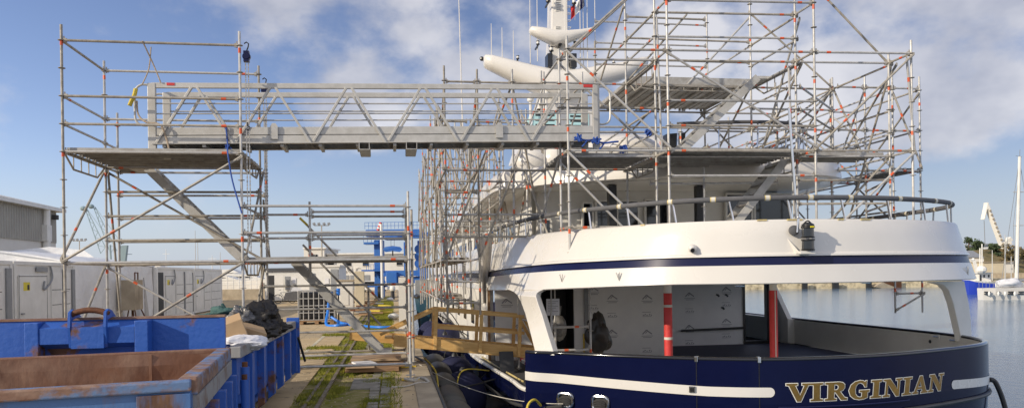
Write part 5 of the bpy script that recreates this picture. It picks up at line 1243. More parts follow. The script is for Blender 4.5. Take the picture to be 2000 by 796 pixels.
for t, z0, z1 in ((.97, .6, .98), (.995, .3, 1.1), (.05, .7, .86)):
    m = MB(); c = NR.lerp(FR, t) - dl * .16; m.tube(up(c, z0), up(c, z1), .045, 12); m.tube(up(c, z1), up(c, z1 + .05), .028, 10, 1); m.bar(up(c, (z0 + z1) / 2), up(c + dl * .12, (z0 + z1) / 2), .05, .09); m.build('hinge', ['skipblue', 'rustbar'], E1, smooth=40)

# rubbish in the far skip
def lump(c, r, sq, amp, seed, nn=64):
    m = MB(); m.ball((0, 0, 0), 1, nn); 
    for i, v in enumerate(m.v):
        n = v.normalized(); k = 1 + amp * NZ.noise(n * 1.7 + Vector((seed, 0, 0))) + amp * .6 * abs(NZ.noise(n * 4.3 + Vector((0, seed, 0)))) - amp * .35 * abs(NZ.noise(n * 9 + Vector((0, 0, seed)))) + amp * .30 * (.5 - abs(NZ.noise(n * 6.5 + Vector((seed, seed, 0))))) * (.5 - abs(NZ.noise(n * 3. + Vector((seed, 2, 0))))) 
        m.v[i] = Vector(c) + Vector((n.x * sq[0], n.y * sq[1], n.z * sq[2])) * r * k
    return m
def trash(name, px, py, Y, r, sq, mt, lb, cat, seed, amp=.5):
    p = atY(px, py, Y); one(name, lump(p, r, sq, amp, seed), mt, lb, cat, smooth=180)
trash('rubbish_bag', 507, 624, 11.6, .25, (1.15, 1, .95), 'bin', 'biggest black rubbish bag heaped on top of the far skip', 'bag', 3)
trash('rubbish_bag', 540, 638, 12.2, .13, (1.3, 1, .7), 'bin', 'small crumpled black bag at the right end of the rubbish heap', 'bag', 8, .7)
trash('rubbish_bag', 495, 645, 11.0, .2, (1.3, 1, .6), 'bin', 'flattened black bag under the boxes in the far skip', 'bag', 15, .7)
trash('foil_bag', 470, 618, 10.9, .11, (1.2, 1, 1.1), 'silverbag', 'shiny silvery plastic sack beside the big black rubbish bag', 'bag', 5, .7)
trash('green_net', 440, 617, 11.3, .16, (1.7, 1, .6), 'greennet', 'bundle of dark green netting at the left of the rubbish heap', 'netting', 12, .9)
p = atY(434, 604, 11.3); line('green_strap', crom([p + Vector((.12, 0, -.1)), p + Vector((.05, 0, .0)), p + Vector((0, 0, .08)), p + Vector((.06, .05, -.08))], 5), .022, 'greennet', 'dark green strap end sticking up from the netting', 'strap')
for px, py, Y, sx, sz, rt, lb in ((452, 643, 10.2, .16, .13, .35, 'upright brown cardboard box against the headboard of the far skip'), (487, 651, 10.6, .19, .10, -.3, 'tilted brown cardboard box under the big black rubbish bag')):
    p = atY(px, py, Y); ca, sa = math.cos(rt), math.sin(rt); m = MB(); m.obox(p, (sx * ca, .08 * sa, sx * sa), (-.05, .2, .03), (-sz * sa, 0, sz * ca)); one('cardboard_box', m, 'card', lb, 'box', 'cardboard boxes in the far skip', bevel=.008)
p = atY(475, 668, 9.9); m = lump(p, .28, (1, 1.2, .32), .25, 21); one('white_sheet', m, 'cloth', 'crumpled white sheet lying in the near end of the far skip', 'sheet', smooth=50)
m = lump((-3.6, 11.6, .75), 1.0, (1.1, 2.2, .32), .4, 2.2, 30); one('rubble_heap', m, 'bin', 'dark heap of mixed rubbish filling the far skip', 'rubbish', smooth=50)
# ------------------------------------------------------------------ storage and site cabins on the quay
ib = thing('liquid_tank', (-3.2, 34, 0), 'black plastic liquid tank in a galvanised cage on a wooden pallet', 'tank')
x0, x1, y0, y1 = -3.96, -2.47, 33.4, 34.8
m = MB(); m.box(x0 + .06, x1 - .06, y0 + .06, y1 - .06, .24, 1.36); m.lathe(((x0 + x1) / 2, (y0 + y1) / 2, 1.36), [(.2, 0), (.18, .06), (0, .06)], 14); m.build('tank', 'ibcblack', ib, bevel=.08)
m = MB()
for k in range(8):
    x = x0 + (x1 - x0) * k / 7; m.tube((x, y0, .2), (x, y0, 1.42), .022, 6); m.tube((x, y1, .2), (x, y1, 1.42), .022, 6); y = y0 + (y1 - y0) * k / 7; m.tube((x0, y, .2), (x0, y, 1.42), .022, 6); m.tube((x1, y, .2), (x1, y, 1.42), .022, 6)
for z in (.2, .5, .8, 1.1, 1.42): m.path([(x0, y0, z), (x1, y0, z), (x1, y1, z), (x0, y1, z)], .024, 6, closed=True)
m.build('cage', 'galv', ib)
m = MB()
for k in range(3): x = x0 + .04 + k * .63; m.box(x, x + .16, y0, y1, .02, .13)
m.box(x0, x1, y0 + .005, y1, .131, .18); m.build('pallet', 'woodold', ib)
line('blue_hose', crom([atY(647, 570, 33.2), atY(643, 585, 33.1), atY(640, 610, 33.0), Vector((-2.7, 32.2, .05)), Vector((-2.2, 31.6, .04)), Vector((-1.9, 32.4, .05)), Vector((-2.3, 33.0, .05))], 7), .06, 'bluehose', 'thick blue hose looping from the tank top to the ground', 'hose', 8)
line('blue_hose', crom([Vector((-2.6, 33.4, .3)), Vector((-2.1, 32.8, .06)), Vector((-1.4, 31.2, .05)), Vector((-.6, 29.8, .05)), Vector((.1, 29.9, .05)), Vector((.45, 30.6, .06))], 7), .055, 'bluehose', 'long blue hose crossing the grassy track towards the quay edge', 'hose', 8)
m = MB(); p = Vector((-2.35, 34.2, 0)); m.tube(p, p + Zv * 1.2, .03, 8, 0); m.tube(p + Zv * 1.2, p + Zv * 1.5, .08, 10, 1); one('blue_pump', m, ['rubber', 'bluehose'], 'blue hand pump standing beside the caged tank', 'pump')
m = MB(); m.box(-2.9, -2.08, 41.2, 42.0, 0, 1.75); m.box(-2.95, -2.03, 41.15, 42.05, 1.75, 1.85, 1); m.box(-2.75, -2.3, 41.17, 41.2, .5, 1.3, 0); one('service_pillar', m, ['plaster', 'concrete'], 'squat white service pillar behind the caged tank', 'pillar', bevel=.02)
m = MB(); p0 = at(693, 585, 50); m.box(p0.x, p0.x + .62, p0.y, p0.y + .6, 0, 2.35); one('concrete_pylon', m, 'sand', 'beige concrete block standing upright behind the service pillar', 'block', bevel=.03)
p = atZ(788, 641, 0); m = MB(); m.box(p.x - .16, p.x + .16, p.y, p.y + .12, 0, 1.95); m.box(p.x + .16, p.x + .2, p.y - .03, p.y + .15, 0, 1.95); one('white_plank', m, 'plaster', 'white plank standing upright on the quay near the yacht', 'plank')
for x, y, r, lb in ((769, 617, .2, 'white plastic buoy lying by the upright plank'), (762, 581, .2, 'farther white plastic buoy lying near the quay edge')):
    p = atZ(x, y + 6, 0); m = MB(); m.ball(p + Zv * r * .7, r, 14, 0, (1.35, 1, .75)); one('white_buoy', m, 'white2', lb, 'buoy', smooth=True)
p = atZ(767, 584, 0); m = MB(); m.lathe(p, [(.2, 0), (.18, .3), (.16, .7), (.2, .72), (.24, .8), (.24, 1.05), (.16, 1.15), (0, 1.18)], 12, 0, mis=[1, 1, 1, 0, 0, 0, 0]); one('quay_bollard', m, ['white2', 'rubber'], 'white headed mooring bollard on the quay beyond the grass', 'bollard', smooth=40)
for k in range(5):
    m = MB(); q0 = [(R.uniform(-2.6, -1.2), R.uniform(39, 58)) for _ in range(1)][0]; x, y = q0
    for j in range(4): m.obox((x + R.uniform(-.6, .6), y + R.uniform(-.8, .8), .1 + .08 * j), (R.uniform(.2, .7), R.uniform(-.2, .2), R.uniform(-.05, .1)), (0, .1, 0), (0, 0, .04), j % 3)
    one('scrap_pile', m, ['woodold', 'contgrey', 'rustbar'], ['scrap timber and metal behind the service pillar', 'scrap pile at the left edge of the grassy track', 'low scrap heap near the concrete block', 'scattered boards half way to the blue crane', 'farthest scrap heap towards the blue crane'][k], 'scrap')
for k, (y, lb) in enumerate(((44, 'yellow hose lying on the near grass of the track'), (52, 'yellow hose lying farther along the grassy track'))):
    line('yellow_hose', crom([(-1.3, y, .06), (-.6, y - 1.2, .08), (-.1, y - 2.0, .06), (-.9, y - 2.8, .06)], 6), .05, 'ropeyellow', lb, 'hose')

def box_building(name, x0, x1, y0, y1, z1, mt, lb, cat, roof=None, rh=.2, over=.15, roofname='roof'):
    t = thing(name, ((x0 + x1) / 2, (y0 + y1) / 2, 0), lb, cat); m = MB(); m.box(x0, x1, y0, y1, 0, z1); m.build('wall', mt, t)
    if roof: m = MB(); m.box(x0 - over, x1 + over, y0 - over, y1 + over, z1, z1 + rh); m.build(roofname, roof, t)
    return t
def container(y0, y1, lb, lay, X0=-11.2, dep=2.44):
    t = thing('site_container', (X0 - dep / 2, (y0 + y1) / 2, 0), lb, 'container', 'white site containers along the shrink wrapped tent')
    m = MB(); m.box(X0 - dep, X0, y0 + .03, y1 - .03, .12, 2.55); m.build('body', 'cont', t)
    m = MB(); m.box(X0 - dep, X0 + .03, y0, y1, 2.50, 2.62); m.box(X0 - dep, X0 + .03, y0, y1, .05, .16)
    for y in (y0, y1 - .16): m.box(X0 - .14, X0 + .035, y, y + .16, .16, 2.5)
    m.build('frame', 'cont', t, bevel=.01); L_ = y1 - y0
    for kind, a, b in lay:
        ya, yb = y0 + a * L_, y0 + b * L_; m = MB()
        if kind == 'door':
            m.box(X0 + .004, X0 + .03, ya, yb, .2, 2.2); d = m.build('door', 'cont', t, bevel=.006); h = MB()
            h.box(X0 + .0305, X0 + .034, ya + .02, ya + .04, .2, 2.2); h.box(X0 + .0305, X0 + .034, yb - .04, yb - .02, .2, 2.2); h.box(X0 + .0305, X0 + .034, ya + .02, yb - .02, 2.15, 2.17); h.build('seam', 'gap', d)
            h = MB(); h.box(X0 + .03, X0 + .07, ya + .12, ya + .3, 1.0, 1.04); h.build('handle', 'contgrey', d)
            h = MB(); h.box(X0 + .0305, X0 + .036, ya + .3, ya + .72, 1.72, 1.98); h.box(X0 + .0365, X0 + .038, ya + .54, ya + .68, 1.74, 1.9, 1); h.build('sticker', ['sticker', 'gap'], d)
        elif kind == 'panel':
            m.box(X0 + .004, X0 + .02, ya, yb, .2, 2.3); d = m.build('panel', 'cont', t); h = MB()
            for z in (.7, 1.2, 1.7): h.box(X0 + .0205, X0 + .023, ya + .05, yb - .05, z, z + .02)
            h.build('seam', 'gap', d)
        elif kind == 'open': m.box(X0 + .004, X0 + .012, ya, yb, .18, 2.35); m.build('opening', 'darkint', t)
        elif kind == 'post': m.box(X0 + .004, X0 + .06, ya, yb, .16, 2.4); m.build('locking_bar', 'contgrey', t, bevel=.008)
        elif kind == 'cable':
            z = 2.5; m.path(crom([(X0 + .04, ya, z), (X0 + .07, ya + .05, 2.1), (X0 + .07, (ya + yb) / 2 - .1, 1.8), (X0 + .07, yb - .1, 1.75), (X0 + .06, yb, 2.0)], 6), .03, 6); m.build('cable', 'contgrey', t)
        elif kind == 'vent': m.box(X0 + .031, X0 + .05, ya, yb, 2.3, 2.46); m.build('vent', 'contgrey', t)
    return t
container(18.8, 24.88, 'white site container at the left edge behind the skips, grey locking bars at its end', [('panel', .1, .5), ('panel', .52, .9), ('post', .93, .98)])
container(24.95, 29.4, 'white site container with one closed door, yellow sticker and cable loop', [('door', .06, .50), ('vent', .32, .50), ('cable', .55, .44), ('panel', .57, .76), ('panel', .79, .92), ('post', .77, .785), ('post', .935, .985)])
container(39.0, 46.0, 'white site container with a dark open doorway next to the tent', [('open', .03, .16), ('door', .2, .45), ('cable', .42, .36), ('panel', .48, .68), ('panel', .74, .95), ('post', .70, .72), ('open', .955, .985)])
container(46.1, 53.2, 'farthest white site container at the end of the row', [('door', .03, .3), ('panel', .33, .55), ('panel', .58, .95), ('cable', .28, .2)])
def wrapgrid(P_, nu, nv, amp, sc=.7):
    rows = []
    for j in range(nv + 1):
        r = []
        for i in range(nu + 1):
            p = Vector(P_(i / nu, j / nv)); q = Vector((NZ.noise(p * sc), NZ.noise(p * sc + Vector((9, 0, 0))), NZ.noise(p * sc + Vector((0, 9, 0))) * .6)); r.append(p + q * amp)
        rows.append(r)
    return rows
t = thing('shrink_wrap_tent', (-17, 32, 0), 'big white shrink wrapped tent between and behind the site containers', 'tent')
def rz_(y): return 3.35 + .25 * math.sin((y - 20) * .33) + (.2 if 33 < y < 37 else 0)
m = MB(); m.loft(wrapgrid(lambda u, v: (-11.35, 29.45 + 9.5 * u, 2.62 * v), 30, 8, .06, 1.1)); m.loft(wrapgrid(lambda u, v: (-11.35 - v * 2.6, 29.45 - .1 * v, 2.62), 1, 1, 0)); m.build('front_sheet', 'wrap', t, smooth=50, fix=False)
m = MB(); m.loft(wrapgrid(lambda u, v: (-11.35 - 4.6 * v, 29.4 + 9.6 * u, 2.62 + (rz_(29.4 + 9.6 * u) - 2.62) * v ** .8), 30, 8, .07)); m.loft(wrapgrid(lambda u, v: (-13.7 - 2.3 * v, 12 + 17.4 * u, 2.60 + (rz_(12 + 17.4 * u) - 2.60) * v ** .8), 40, 8, .07)); m.loft(wrapgrid(lambda u, v: (-15.95 - 8 * v, 12 + 27 * u, rz_(12 + 27 * u) - .8 * v), 40, 6, .05)); m.build('roof_sheet', 'wrap', t, smooth=50, fix=False)
m = MB(); m.loft(wrapgrid(lambda u, v: (-11.4 - 12 * u, 39.0, (2.62 + (1.0 if .2 < u < .6 else .3) * (1 - abs(u - .38) * 1.4)) * v), 16, 4, .03)); m.build('end_sheet', 'wrap', t, smooth=50)
m = MB(); m.loft(wrapgrid(lambda u, v: (-11.35 - 4.6 * u, 29.40 + .1 * math.sin(5 * u), 2.3 + (.36 + (rz_(29.4) - 2.58) * u ** .8) * v), 14, 3, .03)); m.build('side_sheet', 'wrap', t, smooth=50)
m = MB(); p = atX(257, 590, -10.9); q = Vector((-10.9, p.y, 0)); 
for dy in (-.28, .28): m.box(q.x - .3, q.x + .3, q.y + dy - .02 - .26, q.y + dy + .24, .75, 2.0, 0)
for dx, dy in ((-.3, -.5), (.3, -.5), (-.3, .5), (.3, .5), (0, .05), (.1, -.1)): m.tube((q.x + dx * .8, q.y + dy * .8, .78), (q.x + dx * 1.6, q.y + dy * 1.5, 0), .03, 6, 1)
m.path([(q.x + .3, q.y - .5, 2.0), (q.x + .3, q.y - .5, 2.3), (q.x + .3, q.y - .12, 2.3), (q.x + .3, q.y - .12, 2.0)], .03, 6, 1)
one('work_stand', m, ['concrete', 'rustbar'], 'rusty legged stand carrying two beige panels before the tent', 'stand')
m = MB(); p = atX(287, 615, -11.0); m.prism([(-11.0, p.y - .32, 0), (-11.0, p.y + .3, 0), (-11.05, p.y + .05, 1.1), (-11.1, p.y - .15, 2.1), (-11.05, p.y - .2, 1.1)], (.05, 0, 0)); one('folded_parasol', m, 'tarp', 'narrow folded cover leaning on the tent wall', 'cover')
# warehouse
WH = thing('warehouse', (-32, 48, 0), 'long grey clad warehouse with white roof edge beyond the containers', 'building')
m = MB(); m.box(-45, -25.9, 25, 64.6, 0, 4.95); m.build('lower_wall', 'plaster', WH)
m = MB(); m.box(-45, -25.86, 25, 64.64, 4.95, 7.35); y = 25.
while y < 64.5: m.prism([(-25.86, y, 4.95), (-25.78, y + .07, 4.95), (-25.78, y + .18, 4.95), (-25.86, y + .25, 4.95)], (0, 0, 2.4)); y += .36
m.build('cladding', 'corr', WH)
m = MB(); m.box(-45.3, -25.3, 24.5, 65.1, 7.35, 7.62); m.build('gutter_edge', 'cont', WH); m = MB(); m.prism([(-25.35, 24.5, 7.62), (-36, 24.5, 10.2), (-45.2, 24.5, 7.62)], (0, 40.6, 0)); m.build('roof', 'plaster', WH)
m = MB(); m.tube((-25.62, 62.3, 3.6), (-25.62, 62.3, 7.35), .28, 10); m.box(-25.9, -25.4, 61.9, 62.7, 5.0, 6.2); m.build('downpipe', 'cont', WH); m = MB(); m.box(-25.6, -25.3, 63.2, 63.7, 6.7, 7.05); m.build('flood_light', 'gap', WH)

# ------------------------------------------------------------------ far end of the quay
def facing(name, px0, px1, D, z0, z1, dep, mt, lb=None, cat=None, parent=None, bevel=0):
    """a block square to the line of sight between two picture columns at a real distance"""
    a, b = at(px0, 540, D), at(px1, 540, D); a.z = b.z = 0; f = Vector((FWD.x, FWD.y, 0)); m = MB(); c = (a + b) / 2 + f * dep / 2 + Zv * (z0 + z1) / 2
    m.obox(c, (b - a) / 2, f * dep / 2, Zv * (z1 - z0) / 2); o = m.build(name, mt, parent, bevel=bevel)
    return tag(o, lb, cat) if lb else o
def zat(px, py, D): return at(px, py, D).z
def fthing(name, px, D, lb, cat, group=None): p = at(px, 540, D); return thing(name, (p.x, p.y, 0), lb, cat, group)
facing('low_wall', 395, 527, 72, 0, .98, .4, 'concrete', 'low grey concrete wall at the edge of the yard', 'wall')
f = fthing('railing', 480, 76, 'white railing on top of the low concrete wall', 'railing')
m = MB()
for k in range(12):
    p = at(398 + 11.5 * k, 540, 76); m.tube((p.x, p.y, 0), (p.x, p.y, 2.3), .04, 5)
for z in (1.4, 1.85, 2.3): a, b = at(398, 540, 76), at(526, 540, 76); m.tube((a.x, a.y, z), (b.x, b.y, z), .035, 5)
m.build('bars', 'cont', f)
c1 = fthing('site_cabin', 560, 64, 'white site cabin with an open door seen under the lower deck', 'cabin')
facing('wall', 517, 597, 64, .1, 2.55, 2.6, 'cont', parent=c1); facing('roof', 514, 600, 63.8, 2.55, 2.8, 3, 'roofdark', parent=c1); facing('doorway', 521, 535, 63.95, .15, 2.2, .04, 'darkint', parent=c1)
d = facing('door', 536, 553, 63.4, .15, 2.2, .05, 'white2', parent=c1); facing('window', 556, 566, 63.95, 1.0, 2.1, .04, 'contgrey', parent=c1); facing('sign', 571, 578, 63.95, 1.5, 1.95, .04, 'cloth', parent=c1)
c2 = fthing('site_cabin', 630, 60, 'white site cabin behind the caged tank', 'cabin')
facing('wall', 588, 662, 58, .1, 2.75, 2.5, 'cont', parent=c2); facing('roof', 586, 664, 57.9, 2.75, 2.9, 2.7, 'plaster', parent=c2); facing('door', 604, 615, 57.95, .2, 2.3, .04, 'contgrey', parent=c2); facing('sign', 634, 642, 57.95, 1.5, 1.9, .04, 'cloth', parent=c2); facing('wall_panel', 646, 660, 57.9, .2, 2.6, .05, 'contgrey', parent=c2)
# small bicycle and covered trailer before the cabin
bk = fthing('bicycle', 545, 60, 'bicycle leaning in front of the site cabin', 'bicycle'); p = at(543, 578, 60); p.z = .36
for dx in (0, 1.05):
    m = MB(); m.path([(p.x + dx + .33 * math.cos(t * math.pi / 8), p.y, .36 + .33 * math.sin(t * math.pi / 8)) for t in range(16)], .03, 5, closed=True); m.build('wheel', 'rubber', bk)
m = MB(); m.path([(p.x, p.y, .36), (p.x + .2, p.y, .85), (p.x + .75, p.y, .85), (p.x + 1.05, p.y, .36), (p.x + .5, p.y, .36), (p.x + .2, p.y, .85)], .025, 5); m.build('frame', 'contgrey', bk); m = MB(); m.tube((p.x + .1, p.y - .25, 1.05), (p.x + .2, p.y + .25, 1.05), .02, 5); m.build('handlebar', 'contgrey', bk); m = MB(); m.box(p.x + .62, p.x + .85, p.y - .06, p.y + .06, .95, 1.0); m.build('saddle', 'rubber', bk)
m = MB(); a = at(552, 570, 58); m.prism([(a.x, a.y, .3), (a.x + 2.0, a.y, .3), (a.x + 2.1, a.y, .75), (a.x + .9, a.y, .95), (a.x + .2, a.y, .85)], (0, .8, 0)); one('covered_load', m, 'foam', 'grey covered load standing before the site cabin', 'cover')
m = MB(); a = at(568, 572, 59); m.prism([(a.x, a.y, .95), (a.x + 1.4, a.y, 1.0), (a.x + 1.3, a.y, 1.35), (a.x + .5, a.y, 1.2), (a.x + .2, a.y, 1.4)], (0, .4, 0)); one('white_bags', m, 'cloth', 'white bags heaped on the grey covered load', 'bags')
# the harbour building
hb = fthing('harbour_office', 690, 112, 'long white two storey harbour office behind the blue crane', 'building'); DD = 112
facing('wall', 640, 812, DD, 0, zat(720, 496, DD), 9, 'plaster', parent=hb); facing('roof_edge', 638, 814, DD - .3, zat(720, 496, DD), zat(720, 493, DD), 9.6, 'cont', parent=hb)
facing('tower_wall', 594, 634, DD - 1, 0, zat(615, 486, DD), 9, 'plaster', parent=hb); facing('tower_roof', 592, 637, DD - 1.3, zat(615, 486, DD), zat(615, 483.5, DD), 9.6, 'cont', parent=hb); facing('link_wall', 634, 641, DD + .3, 0, zat(615, 500, DD), 6, 'contgrey', parent=hb)
for x0 in (640, 674, 708, 774):
    w = facing('window', x0 + 1, x0 + 12, DD - .08, zat(680, 519, DD), zat(680, 512.5, DD), .1, 'glass', parent=hb); facing('frame', x0, x0 + 13, DD - .14, zat(680, 519.6, DD), zat(680, 519, DD), .1, 'plaster', parent=w)
for x0, x1 in ((667, 681), (710, 722), (684, 692)): facing('door', x0, x1, DD - .08, 0, zat(680, 537, DD), .1, 'contgrey', parent=hb)
for x0 in (607, 612, 617): facing('window', x0, x0 + 3, DD - 1.1, zat(610, 510, DD), zat(610, 497, DD), .1, 'glass', parent=hb)
tx = bpy.data.curves.new('building_lettering', 'FONT'); tx.body = 'PALC'; tx.size = 1.05; tx.extrude = .05; tx.space_character = 1.25; to = bpy.data.objects.new('building_lettering', tx); COL.objects.link(to); tx.materials.append(M['soffit'])
p = at(662, 531, DD - .2); to.parent = hb; to.location = p - wloc(hb); to.rotation_euler = (math.radians(90), 0, -TH)
bpy.context.view_layer.update(); me_ = bpy.data.meshes.new_from_object(to); lt_ = bpy.data.objects.new('building_lettering', me_); COL.objects.link(lt_); lt_.parent = hb; lt_.location = to.location; lt_.rotation_euler = to.rotation_euler; bpy.data.objects.remove(to); lt_.name = 'building_lettering'
# parked cars in front of the office (tiny)
def car(px, D, mt, lb):
    t = fthing('parked_car', px, D, lb, 'car', 'cars parked before the harbour office'); p = at(px, 560, D); r = Vector((IR.x, IR.y, 0)).normalized(); f = Vector((FWD.x, FWD.y, 0)); o = Vector((p.x, p.y, 0))
    def pr(pts, w, n, mt): m = MB(); m.prism([o + r * a + Zv * b - f * w / 2 for a, b in pts], f * w); return m.build(n, mt, t, bevel=.05)
    pr([(-2, .35), (2, .35), (2.05, .75), (1.3, .9), (.7, 1.4), (-.9, 1.45), (-1.5, .95), (-2, .85)], 1.7, 'body', mt); pr([(-.85, .95), (.95, .95), (.6, 1.34), (-.75, 1.38)], 1.74, 'windows', 'glass')
    for a in (-1.25, 1.25): m = MB(); m.lathe(o + r * a + Zv * .33 - f * .9, [(0, 0), (.33, 0), (.33, 1.8), (0, 1.8)], 14, 0, f); m.build('wheel', 'rubber', t)
car(727, 95, 'cont', 'pale car parked at the foot of the blue crane'); car(690, 100, 'contgrey', 'grey car parked left of the blue crane')
# blue gantry crane
cr = fthing('boat_hoist', 775, 72, 'tall blue gantry boat hoist with railings at the end of the quay', 'crane'); D0 = 72
facing('leg', 731, 747, D0, 0, zat(745, 468, D0), 1.4, 'craneblue', parent=cr, bevel=.05); facing('leg', 789, 799, D0 + 5, 0, zat(745, 468, D0), 1.2, 'craneblue', parent=cr, bevel=.05); facing('leg', 816, 834, D0 + 9, 0, zat(745, 462, D0), 1.2, 'craneblue', parent=cr, bevel=.05)
facing('main_girder', 715, 826, D0 - .2, zat(745, 461, D0), zat(745, 448, D0), 1.6, 'craneblue', parent=cr, bevel=.05); facing('rear_girder', 730, 838, D0 + 7, zat(745, 458, D0), zat(745, 446, D0), 1.2, 'craneblue', parent=cr)
facing('platform', 706, 745, D0 - 1.2, zat(745, 529, D0), zat(745, 526, D0), 1.6, 'craneblue', parent=cr); facing('platform', 711, 740, D0 - .6, zat(720, 477, D0), zat(720, 473, D0), 1.4, 'craneblue', parent=cr)
m = MB()
for px0, px1, z, dd in ((714, 838, zat(745, 447, D0), D0 - .2), (711, 742, zat(720, 473, D0), D0 - .6)):
    n = max(4, int((px1 - px0) / 7))
    for k in range(n + 1): p = at(px0 + (px1 - px0) * k / n, 540, dd); m.tube((p.x, p.y, z), (p.x, p.y, z + .62), .025, 4)
    for q in (.3, .62): a, b = at(px0, 540, dd), at(px1, 540, dd); m.tube((a.x, a.y, z + q), (b.x, b.y, z + q), .025, 4)
m.build('railing', 'craneblue', cr)
a, b = at(748, 489, D0 - .5), at(786, 489, D0 - .5); m = MB(); m.prism([a + Zv * .1, a + Vector((.2, 0, .35)), (a + b) / 2 + Zv * .45, b + Vector((-.2, 0, .35)), b + Zv * .1, b + Vector((-.25, 0, -.12)), (a + b) / 2 + Zv * -.02, a + Vector((.25, 0, -.12))], (0, .4, 0)); m.build('spreader', 'craneblue', cr)
m = MB(); c = (a + b) / 2
for dx in (-.15, .15): m.tube(c + Vector((dx, 0, .4)), c + Vector((dx, 0, 1.6)), .02, 4)
m.tube(c, c - Zv * .5, .06, 6); m.build('hoist_cable', 'black', cr)
facing('machine_house', 754, 775, D0 - 1.5, zat(765, 552, D0), zat(765, 531, D0), 2, 'craneblue', parent=cr, bevel=.05); facing('sill_beam', 745, 828, D0 - 1, zat(765, 539, D0), zat(765, 528, D0), 1, 'craneblue', parent=cr)
m = MB(); a, b = at(731, 525, D0 - .6), at(743, 552, D0 - .6)
for dx in (0, .45): m.bar(a + Vector((dx, 0, 0)), b + Vector((dx, 0, 0)), .06, .14)
for k in range(9): c = a.lerp(b, k / 8); m.bar(c, c + Vector((.45, 0, 0)), .12, .03)
m.build('ladder', 'craneblue', cr)
for x in (742, 800): m = MB(); p = at(x, 560, D0); m.lathe((p.x - .2, p.y - .6, .55), [(0, 0), (.5, 0), (.55, .2), (.5, .4), (0, .4)], 16, 0, (1, 0, 0)); m.build('wheel', 'rubber', cr)
facing('trolley', 752, 800, D0 - .9, zat(745, 469, D0), zat(745, 461.5, D0), 1.2, 'craneblue', parent=cr, bevel=.05); facing('drive_unit', 776, 828, D0 - .7, zat(765, 553, D0), zat(765, 540, D0), 1, 'craneblue', parent=cr, bevel=.05); facing('lower_beam', 712, 754, D0 + .5, zat(765, 560, D0), zat(765, 553, D0), 1, 'craneblue', parent=cr, bevel=.05)
for y in (486, 500, 514):
    q = at(818, y, D0 + 1); m = MB(); m.lathe((q.x, q.y - .3, q.z), [(0, 0), (.42, 0), (.36, .12), (.42, .24), (.42, .5), (0, .5)], 14, 0, (0, 1, 0)); m.bar(q + Vector((0, -.2, -.6)), q + Vector((0, -.2, .6)), .3, .1); m.build('pulley_block', 'craneblue', cr)
m = MB()
for k in range(7): a, b = at(716 + 4.4 * k, 540, D0 - 1.2), at(716 + 4.4 * k, 540, D0 - 1.2); m.tube((a.x, a.y, zat(745, 526, D0)), (a.x, a.y, zat(745, 516, D0)), .025, 4)
a, b = at(708, 540, D0 - 1.2), at(744, 540, D0 - 1.2); m.tube((a.x, a.y, zat(745, 516, D0)), (b.x, b.y, zat(745, 516, D0)), .025, 4); m.build('railing', 'craneblue', cr)
p = at(746, 540, 68); m = MB(); m.tube((p.x, p.y, 0), (p.x, p.y, zat(746, 437, 68)), .12, 8); one('pale_post', m, 'cont', 'tall pale post before the leg of the blue boat hoist', 'post')
a, b = at(738, 450, 70), at(744, 434, 70); m = MB()
for k in range(5): m.tube(a.lerp(b, k / 5), a.lerp(b, (k + 1) / 5), .14, 8, k % 2)
one('wind_sock', m, ['red', 'cloth'], 'red and white striped boom sticking up from the blue boat hoist', 'marker')
wk = fthing('work_boat', 828, 52, 'dark teal work boat lying in the gap beyond the scaffold on the yacht side', 'boat')
hq_ = [at(806, 540, 50), at(852, 540, 50)]; m = MB(); rings = []
for k, w_ in enumerate((.5, .95, 1, .9, .3)):
    c = hq_[0].lerp(hq_[1], .5) + Vector((.15 * k, 1.6 * k, 0)); hw = .8 * w_; rings.append([Vector((c.x - hw, c.y, .55 + .1 * (k > 3))), Vector((c.x - hw * .6, c.y, -1.9)), Vector((c.x + hw * .6, c.y, -1.9)), Vector((c.x + hw, c.y, .55 + .1 * (k > 3)))])
m.loft(rings, closed=True); m.flat(rings[0]); m.build('hull', mat('boat_teal', (.02, .07, .11), .4), wk); c = hq_[0].lerp(hq_[1], .5); m = MB(); m.box(c.x - .5, c.x + .8, c.y + 2.5, c.y + 4.5, .55, 1.7); m.build('cabin', 'contgrey', wk); m = MB(); m.path([(p_[0].x, p_[0].y, .6) for p_ in rings], .12, 6); m.path([(p_[3].x, p_[3].y, .6) for p_ in rings], .12, 6); m.build('fendering', 'rubber', wk)
# tall lamps
def lamp(px, py, D, lb, wide=.9):
    t = fthing('flood_light_mast', px, D, lb, 'lamp mast', 'tall flood light masts over the yard'); p = at(px, py, D); m = MB(); m.tube((p.x, p.y, 0), p, .12, 6, r2=.07); m.build('mast', 'galv2', t)
    m = MB(); m.bar(p - Vector((wide, 0, 0)), p + Vector((wide, 0, 0)), .1, .1); m.build('cross_arm', 'galv2', t)
    for k in (-1, -.35, .35, 1): m = MB(); c = p + Vector((wide * k, 0, .2)); m.obox(c, (.16, 0, .05), (0, .12, 0), (-.05, 0, .14)); m.build('lamp_head', 'contgrey', t)
lamp(628, 440, 96, 'flood light mast above the harbour office'); lamp(155, 470, 120, 'flood light mast above the left end of the tent')
